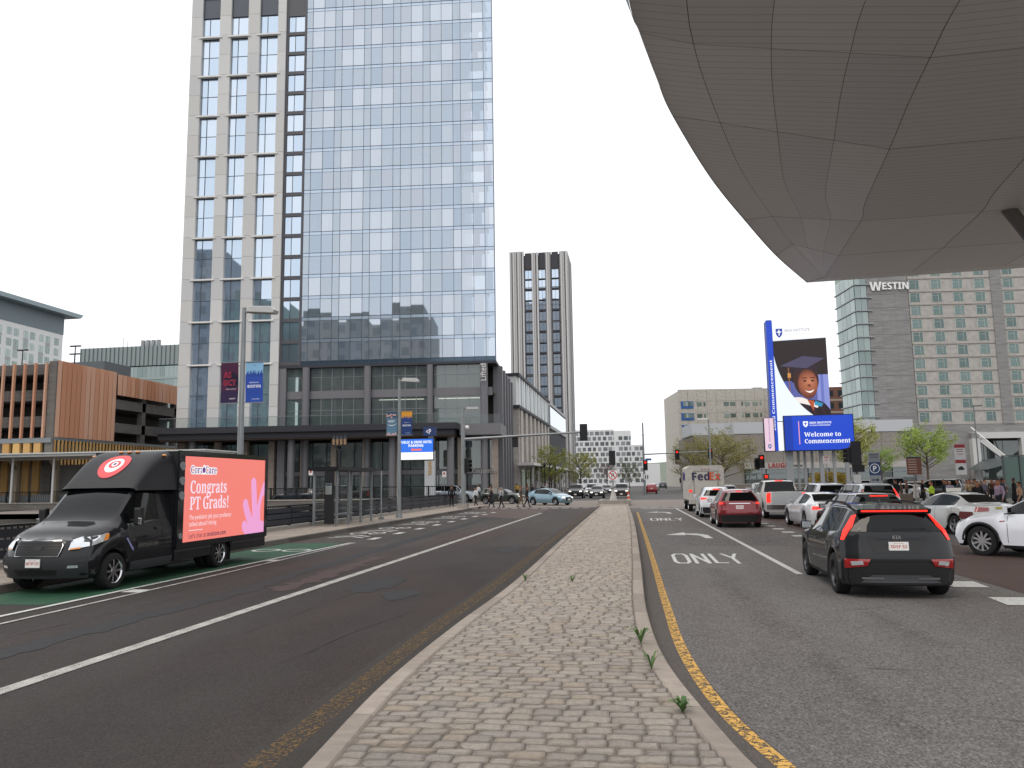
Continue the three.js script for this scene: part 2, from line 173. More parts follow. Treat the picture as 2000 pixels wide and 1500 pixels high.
{
  const pts = []; for (let z = -1; z >= -62; z -= 1) pts.push([medL(z) + KW - 0.02, z]); for (let z = -62; z <= -1; z += 1) pts.push([medR(z) - KW + 0.02, z]);
  part(median, 'mortar_bed', poly(pts, TOPY - 0.014), mat(0x8b8075, 0.97, { map: rep(concTex, 1.5, 1.5), bumpMap: rep(grainBump, 3, 3), bumpScale: 0.006 }));
  const km = [0xa2968a, 0xa99d91, 0x9b9085, 0xada195].map((c) => mat(c, 0.85, { map: rep(concTex, 0.8, 0.8), bumpMap: rep(grainBump, 2, 2), bumpScale: 0.002 }));
  for (const [f, s] of [[medL, 1], [medR, -1]]) for (let z = -1.2, k = 0; z > -61.5; k++) {
    const len = rr(1.5, 2.1), n = 5, pos = [], ix = [], uv = [], ch = 0.018, gap = 0.006;
    for (let q = 0; q <= n; q++) { const zz = z - gap - (len - 2 * gap) * q / n, x = f(zz), prof = [[0, -0.02], [0, TOPY - ch], [ch, TOPY], [KW - ch, TOPY], [KW, TOPY - ch], [KW, 0.03]]; prof.forEach(([a, b], i) => { pos.push(x + s * a, b + 0.002 * Math.sin(k * 7), zz); uv.push(i * 0.12, zz); }); if (q) for (let i = 0; i < 5; i++) { const a = (q - 1) * 6 + i, b = a + 6; s > 0 ? ix.push(a, a + 1, b, b, a + 1, b + 1) : ix.push(a, b, a + 1, b, b + 1, a + 1); } }
    for (const e of [0, n * 6]) ix.push(e, e + 1, e + 2, e, e + 2, e + 3, e, e + 3, e + 4, e, e + 4, e + 5);
    const g = new THREE.BufferGeometry(); g.setAttribute('position', new THREE.Float32BufferAttribute(pos, 3)); g.setAttribute('uv', new THREE.Float32BufferAttribute(uv, 2)); g.setIndex(ix);
    part(median, 'kerb_stone', toCreasedNormals(g, 0.5), km[k % 4]); z -= len;
  }
  // sett shapes: pillow-topped, uneven blocks (unit size)
  const shapes = []; for (let v = 0; v < 6; v++) {
    const nx = 6, nz = 4, pos = [], ix = [], uv = [], tilt = [rr(-0.05, 0.05), rr(-0.07, 0.07)];
    for (let j = 0; j < nz; j++) for (let i = 0; i < nx; i++) { const a = i / (nx - 1) * 2 - 1, b = j / (nz - 1) * 2 - 1, edge = Math.max(Math.abs(a), Math.abs(b)) > 0.99, cor = Math.abs(a) > 0.9 && Math.abs(b) > 0.9; pos.push(a * 0.5 * (cor ? rr(0.95, 0.985) : rr(0.975, 1.0)) + (edge ? 0 : rr(-0.05, 0.05)), (edge ? rr(-0.008, -0.001) : rr(-0.004, 0.003)) + (cor ? -0.002 : 0) + 0.1 * (a * tilt[0] + b * tilt[1]), b * 0.5 * (cor ? rr(0.94, 0.98) : rr(0.96, 1.0))); uv.push(a * 0.12 + v * 0.3, b * 0.09 + v * 0.2); }
    for (let j = 0; j < nz - 1; j++) for (let i = 0; i < nx - 1; i++) { const a = j * nx + i; ix.push(a, a + nx, a + 1, a + 1, a + nx, a + nx + 1); }
    const rim = []; for (let i = 0; i < nx; i++) rim.push(i); for (let j = 1; j < nz; j++) rim.push(j * nx + nx - 1); for (let i = nx - 2; i >= 0; i--) rim.push((nz - 1) * nx + i); for (let j = nz - 2; j > 0; j--) rim.push(j * nx);
    const b0 = pos.length / 3; rim.forEach((r) => { pos.push(pos[r * 3] * 1.01, -0.06, pos[r * 3 + 2] * 1.01); uv.push(uv[r * 2], uv[r * 2 + 1] + 0.06); }); rim.forEach((r, k) => { const k2 = (k + 1) % rim.length; ix.push(r, rim[k2], b0 + k, rim[k2], b0 + k2, b0 + k); });
    const g = new THREE.BufferGeometry(); g.setAttribute('position', new THREE.Float32BufferAttribute(pos, 3)); g.setAttribute('uv', new THREE.Float32BufferAttribute(uv, 2)); g.setIndex(ix); g.computeVertexNormals(); shapes.push(g);
  }
  const settTex = dataTex(512, 512, (u, v, i, j) => { const f = fbm(i / 40, j / 40, 4) - 0.5, g = rnd() - 0.5, h = vn(i * 0.35, j * 0.35) - 0.5, n = 244 + 60 * f + 46 * g + 60 * h; return [B(n), B(n - 2 + 8 * f), B(n - 6 + 14 * f)]; });
  const sm = [0xc3b8ae, 0xc8bdb2, 0xbcb2a9, 0xc4b6a7, 0xbfb6ae, 0xcac0b5, 0xb6ada5, 0xc2b8ac].map((c) => mat(c, 0.88, { map: rep(settTex, 2.2, 2.2), bumpMap: rep(grainBump, 4, 4), bumpScale: 0.011 }));
  const list = []; let row = 0;
  for (let z = -1.4; z > -61.6; row++) {
    const dz = rr(0.135, 0.165), x0 = medL(z) + KW + 0.006, x1 = medR(z) - KW - 0.006; let x = x0 + (row % 2 ? 0 : -0.1) + rr(-0.04, 0.04);
    while (x < x1 - 0.04) { const w = rr(0.17, 0.27), a = Math.max(x, x0), b = Math.min(x + w, x1); if (b - a > 0.05) list.push([(a + b) / 2, z - dz / 2 + rr(-0.006, 0.006), b - a - rr(0.003, 0.011), dz - rr(0.002, 0.011)]); x += w; }
    z -= dz;
  }
  const seen = list.filter((s) => s[1] < -4.7), near = new Set(seen.slice(0, 300)), rest = list.filter((s) => !near.has(s));
  const put = (o, s) => { o.position.set(s[0], TOPY - 0.003 + rr(-0.005, 0.005), s[1]); o.rotation.set(rr(-0.03, 0.03), rr(-0.05, 0.05), rr(-0.025, 0.025)); o.scale.set(s[2], 1, s[3]); };
  for (const s of near) put(part(median, 'sett', shapes[Math.floor(rnd() * 6)], sm[Math.floor(rnd() * 8)]), s);
  const inst = shapes.map((g) => []); rest.forEach((s) => inst[Math.floor(rnd() * 6)].push(s));
  const wm = mat(0xffffff, 0.88, { map: rep(settTex, 2.2, 2.2), bumpMap: rep(grainBump, 4, 4), bumpScale: 0.011 }), o = new THREE.Object3D(), pal = [0xc3b8ae, 0xc8bdb2, 0xbcb2a9, 0xc4b6a7, 0xbfb6ae, 0xcac0b5, 0xb6ada5, 0xc2b8ac].map((c) => new THREE.Color(c));
  inst.forEach((l, v) => { const im = new THREE.InstancedMesh(shapes[v], wm, l.length); im.name = 'sett_field'; im.userData.kind = 'stuff'; l.forEach((s, k) => { put(o, s); o.updateMatrix(); im.setMatrixAt(k, o.matrix); im.setColorAt(k, pal[Math.floor(rnd() * 8)]); }); median.add(im); });
}
{ // island at the crossing
  const isl = thing('traffic_island', null, null); isl.userData.kind = 'structure';
  part(isl, 'kerb_rim', join([bx(-3.3, -0.6, 0, 0.42, -67.2, -66.8), bx(-3.3, -3.0, 0, 0.42, -72, -67.2), bx(-0.9, -0.6, 0, 0.42, -72, -67.2), bx(-3.3, -0.6, 0, 0.42, -72.4, -72)]), M.concrete);
  part(isl, 'fill', bx(-3.0, -0.9, 0, 0.36, -72, -67.2), mat(0x8d8478, 0.95, { map: rep(concTex, 1, 1) }));
  part(isl, 'apron', bx(-3.1, -0.75, 0, 0.14, -66.8, -62), M.sidewalk);
}
// weeds in the joints
const leafM = [0x53713c, 0x668249, 0x466436].map((c) => mat(c, 0.7));
function weed(x, z, n, h, wide, label) {
  const t = thing('weed', label, 'weed', [x, TOPY, z]);
  for (let k = 0; k < n; k++) { const a = k / n * 6.28 + rr(-0.4, 0.4), out = h * rr(0.5, 1.1), up = h * rr(0.45, 1), w = wide * rr(0.7, 1.2), pos = [], ix = []; for (let q = 0; q <= 6; q++) { const s = q / 6, r = out * s, y = up * Math.sin(s * 2.2) * 1.0 + 0.004, ww = w * Math.sin(Math.PI * (0.12 + 0.88 * s)) + 0.001; pos.push(r * Math.cos(a) - ww * Math.sin(a), y, r * Math.sin(a) + ww * Math.cos(a), r * Math.cos(a), y - ww * 0.3, r * Math.sin(a), r * Math.cos(a) + ww * Math.sin(a), y, r * Math.sin(a) - ww * Math.cos(a)); if (q) { const b = q * 3; ix.push(b - 3, b - 2, b, b, b - 2, b + 1, b - 2, b - 1, b + 1, b + 1, b - 1, b + 2); } } const g = new THREE.BufferGeometry(); g.setAttribute('position', new THREE.Float32BufferAttribute(pos, 3)); g.setIndex(ix); g.computeVertexNormals(); part(t, 'leaf', g, leafM[k % 3]); }
}
weed(-0.02, -9.4, 12, 0.2, 0.013, 'tall spiky weed at the kerb where the median starts to flare'); weed(0.08, -8.15, 7, 0.17, 0.01, 'slender weed between the other two kerbside weeds'); weed(0.3, -6.72, 13, 0.12, 0.019, 'broad-leaved weed at the kerb nearest the bottom of the picture');
weed(-2.15, -15.0, 10, 0.15, 0.008, 'thin grassy weed beside the kerb at the left of the median'); weed(-1.25, -14.9, 10, 0.15, 0.008, 'thin grassy weed in the middle of the cobbles');
// sidewalk on the left with kerb, plinth
const sidewalk = thing('sidewalk', null, null); sidewalk.userData.kind = 'structure';
for (let k = 0, z = -4; z > -62; k++, z -= 1.6) part(sidewalk, 'paving_slab', bx(-15.3, -12.62, 0, 0.148 + 0.002 * (k % 3), z - 1.594, z), k % 3 ? M.sidewalk : mat(0xa2968a, 0.92, { map: rep(concTex, 0.3, 0.3) }));
for (let z = -4, k = 0; z > -58; k++) { const l = rr(1.7, 2.3); part(sidewalk, 'kerb_stone', bx(-12.61, -12.4, -0.02, 0.155, z - l + 0.008, z), mat([0x6b645e, 0x777069, 0x625c57][k % 3], 0.88, { map: rep(concTex, 1, 1) })); z -= l; }
part(sidewalk, 'corner', bx(-17, -12.62, 0, 0.146, -66, -62.4), M.sidewalk);
struct('hotel_forecourt', bx(-95, -12, 0, 0.14, -92, -86), M.sidewalk);
// ---------------------------------------------------------------- hotel tower
const coated = (c, metal = 0.7) => new THREE.MeshPhysicalMaterial({ color: c, metalness: metal, roughness: 0.02, transmission: 1, thickness: 0, ior: 1.8, side: THREE.DoubleSide });
const G = { tower: [0xc0ccd9, 0xc6d1dc, 0xb6c4d3, 0xc9d1db, 0xbac8d7, 0xc1c9d6, 0xb0bfcf, 0xccd5df].map((c, k) => coated(c, 0.72 + 0.03 * (k % 4))), bay: [0xcfdeee, 0xd6e3f0, 0xc6d7e8].map((c) => coated(c, 0.86)), podium: new THREE.MeshPhysicalMaterial({ color: 0xa9b8b6, roughness: 0.02, transmission: 1, thickness: 0, ior: 1.9, metalness: 0.25, side: THREE.DoubleSide }), green: [0xa4b6b2, 0xb3c4bf, 0x93a8a3].map((c) => coated(c, 0.55)), clear: new THREE.MeshPhysicalMaterial({ color: 0xe9f0ee, roughness: 0.02, transmission: 1, thickness: 0, ior: 1.5, side: THREE.DoubleSide }) };
const pick = (a) => a[Math.floor(rnd() * a.length)];
const precast = mat(0xcacac9, 0.8), precasts = [0xcacac9, 0xc5c5c6, 0xcfcfcd, 0xc8c7c4].map((c) => mat(c, 0.8)), precastLight = mat(0xe2e0dc, 0.8), darkPanel = mat(0x55555a, 0.6, { metalness: 0.2 }), darkPanel2 = mat(0x3a3b42, 0.6, { metalness: 0.2 }), mullion = mat(0x4c515a, 0.5, { metalness: 0.4 }), inner = mat(0xa7a9ac, 0.9), curtainM = mat(0xe4e6e6, 0.95), slabM = mat(0x9a9a9a, 0.9), warm = mat(0x8a6242, 0.8);
const hotel = thing('hotel_tower', 'tall hotel with pale blue curtain wall and grey window bays above a dark podium', 'building', [-16.0, 0, -90.1], 4.5 * D);
function paneGeo(w, h) { return new THREE.PlaneGeometry(w, h); }
{
  const H1 = 73, gx = [-23.65, -22.85, -21.36, -19.93, -19.04, -17.61, -16.18, -15.31, -13.89, -12.46, -11.53, -10.19, -8.71, -7.8, -6.39, -4.96, -4.01, -2.53, -1.14, -0.04], fy = []; for (let k = 0; k < 22; k++) fy.push(16.92 + 2.68 * k);
  // body behind the glass, floors, curtains
  part(hotel, 'core', join([bx(-38.4, -4, 16.4, H1, -10, -2.6)]), inner);
  fy.forEach((y) => { if (y < H1) part(hotel, 'floor_slab', bx(-23.6, -0.9, y - 0.2, y + 0.12, -2.6, -0.1), slabM); });
  const curt = []; for (let k = 0; k < 18; k++) for (let i = 1; i < gx.length - 1; i += 1) { if (rnd() < 0.42) curt.push(bx(gx[i] + 0.05, gx[i] + (gx[i + 1] - gx[i]) * rr(0.45, 1) - 0.02, fy[k] + 0.15, fy[k] + 2.42, -0.42, -0.36)); if (i % 3 === 0) curt.push(bx(gx[i] - 0.06, gx[i] + 0.06, fy[k] + 0.12, fy[k] + 2.48, -2.6, -0.2)); if (i % 3 === 1 && rnd() < 0.5) curt.push(bx(gx[i], gx[i] + 1.3, fy[k] + 0.12, fy[k] + 0.55, -1.6, -0.6)); }
  const cu = part(hotel, 'curtains', join(curt), curtainM); cu.userData.kind = 'stuff';
  // panes: one by one, wide ones first
  const panes = []; for (let k = -1; k < 21; k++) for (let i = 0; i < gx.length - 1; i++) { const y0 = k < 0 ? 16.45 : fy[k], y1 = k < 0 ? fy[0] : Math.min(H1, fy[k + 1] - 0.42); if (y1 > y0 + 0.2 && k >= 0) panes.push([gx[i], gx[i + 1], y0, y1, k]); }
  panes.sort((a, b) => (b[1] - b[0]) - (a[1] - a[0])); const geos = {}; const late = [];
  panes.forEach(([a, b, y0, y1], n) => { const w = b - a - 0.05, h = y1 - y0 - 0.05, key = w.toFixed(2) + h.toFixed(2), g = geos[key] ??= paneGeo(w, h), rot = [rr(-0.006, 0.006), rr(-0.006, 0.006), 0], pos = [(a + b) / 2, (y0 + y1) / 2, 0]; if (n < 300) part(hotel, 'glass_pane', g, pick(G.tower), pos, rot); else { const c = g.clone(); c.rotateX(rot[0]); c.translate(...pos); late.push(c); } });
  if (late.length) part(hotel, 'narrow_panes', join(late), G.tower[0]).userData.kind = 'stuff';
  for (let k = 0; k < 20; k++) part(hotel, 'spandrel', bx(gx[0], gx[gx.length - 1], fy[k + 1] - 0.4, fy[k + 1] - 0.03, -0.06, -0.01), mat(0xb3c1d0, 0.12, { metalness: 0.75 }));
  part(hotel, 'base_spandrel', bx(gx[0], 0, 16.4, 16.9, -0.06, -0.01), mat(0x4d6070, 0.12, { metalness: 0.5 }));
  const grid = []; gx.forEach((x) => grid.push(bx(x - 0.022, x + 0.022, 16.4, H1, -0.05, 0.03))); part(hotel, 'mullions', join(grid), mullion);
  fy.forEach((y) => part(hotel, 'transom', join([bx(gx[0], 0, y - 0.025, y + 0.025, -0.05, 0.026), bx(gx[0], 0, y - 0.43, y - 0.4, -0.04, 0.012)]), mullion));
  part(hotel, 'edge_trim', bx(-0.02, 0.06, 16.4, H1, -0.12, 0.02), mat(0x8b95a3, 0.4, { metalness: 0.4 }));
  // dark strip of single windows
  part(hotel, 'dark_strip', join([bx(-26.3, -26.02, 16.4, H1, -0.6, 0.06), bx(-23.92, -23.66, 16.4, H1, -0.6, 0.06), bx(-26.02, -23.92, 61.6, H1, -0.6, 0.02)]), darkPanel);
  for (let k = 0; k < 17; k++) { const y = 16.9 + 2.66 * k; part(hotel, 'dark_band', bx(-26.02, -23.92, y - 0.46, y - 0.02, -0.6, 0.03), darkPanel); for (const [a, b] of [[-26.0, -25.2], [-25.12, -23.94]]) part(hotel, 'strip_window', paneGeo(b - a, 2.2), pick(G.bay), [(a + b) / 2, y + 1.1, -0.12], [rr(-0.004, 0.004), rr(-0.004, 0.004), 0]); part(hotel, 'strip_mullion', bx(-25.19, -25.13, y, y + 2.2, -0.16, -0.08), mullion); }
  // precast wing with three bays
  const piers = [[-38.8, -37.35], [-35.0, -33.55], [-31.25, -29.75], [-27.35, -26.3]], bays = [[-37.35, -35.0], [-33.55, -31.25], [-29.75, -27.35]];
  for (const [a, b] of piers) for (let k = 0; k < 25; k++) part(hotel, 'precast_panel', bx(a, b, k * 2.665 + 8.8 + 0.015, k * 2.665 + 11.45, -0.9, 0.28 + 0.004 * (k % 2)), pick(precasts));
  part(hotel, 'wing_return', bx(-38.8, -38.4, 0, H1, -16, -0.92), precast);
  for (const [a, b] of bays) {
    const m = a + (b - a) * 0.38;
    for (let k = -2; k < 9; k++) {
      const y = k < -1 ? 9.2 : 16.85 + 5.31 * k; if (k === -1) continue; const top = k === 8 ? 62 : k < -1 ? 16.5 : y + 5.0, mid = k < -1 ? 13 : y + 2.55;
      if (k >= 0) part(hotel, 'sill', extr([[0, 0], [0.42, 0.01], [0.42, 0.19], [0, 0.24]], b - a + 0.7).rotateY(-Math.PI / 2).translate(b + 0.35, y - 0.24, 0), precastLight);
      const rows = k === 8 ? [[y, top]] : [[y, mid], [mid + 0.05, top]];
      for (const [q0, q1] of rows) for (const [p, r] of [[a + 0.03, m - 0.03], [m + 0.03, b - 0.03]]) part(hotel, 'bay_window', paneGeo(r - p, q1 - q0), pick(G.bay), [(p + r) / 2, (q0 + q1) / 2, -0.1], [rr(-0.004, 0.004), rr(-0.004, 0.004), 0]);
      part(hotel, 'bay_mullion', join([bx(m - 0.03, m + 0.03, y, top, -0.14, -0.04), bx(a, m - 0.03, mid, mid + 0.05, -0.14, -0.05), bx(m + 0.03, b, mid, mid + 0.05, -0.14, -0.05), bx(a, b, top, y + 5.07 > top ? y + 5.07 : top + 0.2, -0.3, 0.02)]), mullion);
      part(hotel, 'bay_curtain', join([bx(a + 0.1, a + rr(0.4, 1.1), y + 0.1, top - 0.2, -0.6, -0.55), bx(b - rr(0.3, 0.9), b - 0.1, y + 0.1, top - 0.2, -0.6, -0.55), bx(a, b, y + 2.3, y + 2.6, -2.6, -0.3)]), curtainM);
    }
    part(hotel, 'louvre_panel', bx(a, b, 62, H1, -0.3, 0), darkPanel2);
  }
  part(hotel, 'parapet', bx(-38.8, -0.5, H1, H1 + 0.5, -9, -0.1), precast);
  // podium
  const pod = mat(0x757478, 0.55, { metalness: 0.25 }), cols = [[-23.4, -22.5], [-15.85, -15.0], [-8.25, -7.5], [-1.9, -1.0]];
  part(hotel, 'podium_core', join([bx(-26.2, -0.4, 0, 16.3, -19.5, -6.5), bx(-26.2, -0.4, 12.6, 12.9, -6.5, -0.6), bx(-26.2, -0.4, 8.3, 8.9, -6.5, -0.6)]), mat(0x57524d, 0.9));
  part(hotel, 'soffit_band', bx(-26.3, 0.05, 16.1, 16.4, -19.5, 0.05), darkPanel2);
  part(hotel, 'spandrel_band', bx(-26.2, -0.5, 12.35, 13.3, -0.62, -0.3), pod); part(hotel, 'end_panel', bx(-26.3, -25.4, 0.1, 16.1, -0.6, 0.02), pod);
  for (const [a, b] of cols) part(hotel, 'column', new THREE.CylinderGeometry((b - a) / 2, (b - a) / 2, 16, 20), pod, [(a + b) / 2, 8.1, -0.1]);
  const segs = [[-25.4, -23.4], [-22.5, -15.85], [-15.0, -8.25], [-7.5, -1.9]];
  segs.forEach(([a, b], s) => { const n = Math.round((b - a) / 1.35); for (let i = 0; i < n; i++) { const p = a + (b - a) * i / n, q = a + (b - a) * (i + 1) / n; for (const [y0, y1] of [[13.32, 16.08], [8.95, 10.9], [10.95, 12.33]]) part(hotel, 'podium_pane', paneGeo(q - p - 0.05, y1 - y0), G.podium, [(p + q) / 2, (y0 + y1) / 2, -0.4], [rr(-0.003, 0.003), rr(-0.003, 0.003), 0]); part(hotel, 'podium_mullion', join([bx(q - 0.03, q + 0.03, 13.3, 16.1, -0.45, -0.34), bx(q - 0.03, q + 0.03, 8.9, 12.35, -0.45, -0.34)]), mat(0x8e9196, 0.5, { metalness: 0.3 })); } part(hotel, 'podium_transom', join([bx(a, b, 10.9, 10.95, -0.44, -0.35), bx(a, b, 14.9, 14.94, -0.44, -0.35)]), mat(0x8e9196, 0.5, { metalness: 0.3 })); for (let i = 0; i < 4; i++) { const p = rr(a + 0.4, b - 1.2); part(hotel, 'room_screen', bx(p, p + rr(0.5, 1.1), rnd() < 0.5 ? 13 : 9, rnd() < 0.5 ? 15.4 : 14.4, -4.2, -4.1), pick([curtainM, warm, mat(0x9aa39a, 0.9), mat(0xb9ad98, 0.9)])); } });
  part(hotel, 'reception_desk', bx(-20.3, -16.6, 13.4, 14.1, -3, -2.2), warm); part(hotel, 'ceiling_light', join([bx(-14.5, -9, 12.2, 12.28, -2.2, -2.0), bx(-7.2, -2.2, 12.2, 12.28, -2.2, -2.0)]), new THREE.MeshStandardMaterial({ color: 0xffffff, emissive: 0xfff4e0, emissiveIntensity: 1.6 }));
  // right flank along the avenue
  for (let k = 0; k < 5; k++) part(hotel, 'flank_column', bx(-0.6, 0.5, 0, 16.1, -3.6 - k * 3.9, -2.6 - k * 3.9), pod);
  part(hotel, 'flank_glass', paneGeo(17, 7.2), G.podium, [-0.2, 12.4, -11], [0, Math.PI / 2, 0]); part(hotel, 'flank_band', bx(-0.4, 0.3, 8.2, 8.9, -19.5, -0.7), pod);
  // ground floor, canopy, terrace rail
  const stone = mat(0x9b8f85, 0.85, { map: rep(concTex, 0.3, 0.3) });
  for (const [a, b] of [[-27.3, -26.6], [-23.4, -22.7], [-19.7, -19.1], [-15.9, -15.2], [-12.0, -11.4], [-4.6, -4.0], [-0.6, 0.1], [-34, -33.3], [-30.6, -29.9], [-38.6, -37.6]]) part(hotel, 'stone_pier', bx(a, b, 0, 7.35, -0.5, 0.2), stone);
  part(hotel, 'wing_base', bx(-38.4, -26.2, 0, 8.8, -19.5, -6.5), mat(0x3d3a38, 0.9));
  for (let i = 0; i < 22; i++) { const p = -37.4 + i * 1.69; part(hotel, 'shopfront_pane', paneGeo(1.64, 3.3), G.podium, [p + 0.8, 5.4, -0.9], [rr(-0.004, 0.004), rr(-0.004, 0.004), 0]); part(hotel, 'shopfront_pane', paneGeo(1.64, 3.0), G.podium, [p + 0.8, 1.6, -0.9]); part(hotel, 'shopfront_mullion', bx(p - 0.03, p + 0.03, 0, 7.2, -0.98, -0.84), M.blackMetal); }
  part(hotel, 'shopfront_band', bx(-37.4, -0.2, 3.15, 3.7, -1.0, -0.7), pod);
  for (let i = 0; i < 9; i++) part(hotel, 'blind', bx(-36 + i * 4 + rr(0, 1), -34.6 + i * 4 + rr(0, 1.4), 3.9, 7, -1.6, -1.55), pick([mat(0xb5a98f, 0.9), mat(0xa39a84, 0.9), curtainM]));
  part(hotel, 'canopy', join([bx(-39.4, -4.6, 7.55, 8.75, -6, 3.2), bx(-39.9, -4.2, 8.2, 8.9, -6, 3.6)]), mat(0x34343a, 0.5, { metalness: 0.2 })); part(hotel, 'canopy_soffit', bx(-39.3, -4.7, 7.4, 7.54, -0.9, 3.1), mat(0x4b3f38, 0.8));
  for (let k = 0; k < 14; k++) part(hotel, 'balustrade_pane', paneGeo(2.5, 1.05), G.clear, [-38 + k * 2.55, 9.45, 3.3]); part(hotel, 'balustrade_rail', join([bx(-39.3, -2.7, 9.98, 10.03, 3.27, 3.33)]), M.steel);
  part(hotel, 'corner_fascia', bx(-4.2, 0.6, 7.6, 8.9, -6, 1.2), pod); part(hotel, 'corner_rail_pane', paneGeo(4.6, 1.05), G.clear, [-1.8, 9.45, 1.1]);
  for (const x of [-36, -24, -12, -5.2]) part(hotel, 'canopy_column', new THREE.CylinderGeometry(0.42, 0.42, 7.5, 18), pod, [x, 3.75, 1.6]);
}
const fontB = await new FontLoader().loadAsync('fonts/droid/droid_sans_bold.typeface.json'), fontR = await new FontLoader().loadAsync('fonts/droid/droid_sans_regular.typeface.json');
const text3 = (s, size, depth = 0.06, f = fontB) => new TextGeometry(s, { font: f, size, depth, curveSegments: 4 });
part(hotel, 'lettering', text3('Lifted', 0.6, 0.1, fontR).rotateZ(Math.PI / 2).translate(-1.15, 13.9, 0.5), M.white); part(hotel, 'shop_lettering', text3('Coquette', 0.5, 0.08, fontR).translate(-2.9, 3.2, 0.3), mat(0x9c9a96, 0.5));
// ---------------------------------------------------------------- buildings behind the camera, mirrored in the hotel's lower panes
const mirrorWin = mat(0x4f5e66, 0.35);
function plainBlock(name, label, x0, x1, h, z0, z1, wallC, rows, cols, winM, roofs) {
  const t = thing(name, label, 'building', [x0, 0, 0]); part(t, 'wall', bx(0, x1 - x0, 0, h, z0, z1), mat(wallC, 0.85, { map: rep(concTex, 0.1, 0.1) }));
  const g = new THREE.PlaneGeometry((x1 - x0) / cols * 0.55, h / rows * 0.5); for (let r = 0; r < rows; r++) for (let c = 0; c < cols; c++) part(t, 'window', g, winM, [(c + 0.5) * (x1 - x0) / cols, (r + 0.55) * h / rows, z0 - 0.05], [0, Math.PI, 0]);
  if (roofs) part(t, 'roof', join(roofs.map(([a, b, e]) => bx(a, b, h, h + e, z0 + 1, z1 - 1))), mat(0x5d6a68, 0.7)); return t;
}
plainBlock('office_block', 'grey office block behind the viewer mirrored in the hotel bays', -150, -104, 76, 60, 90, 0x8d96a0, 14, 9, mirrorWin, [[8, 20, 5]]);
plainBlock('office_block', 'green glass block behind the viewer mirrored under the curtain wall', -103, -87, 60, 58, 80, 0x6d8b88, 12, 5, mirrorWin, [[2, 9, 3]]);
plainBlock('office_block', 'pale gabled block behind the viewer mirrored at the hotel corner', -82, -40, 54, 62, 85, 0x979b9a, 11, 10, mirrorWin, [[2, 10, 3], [16, 24, 2.5], [31, 40, 4]]);
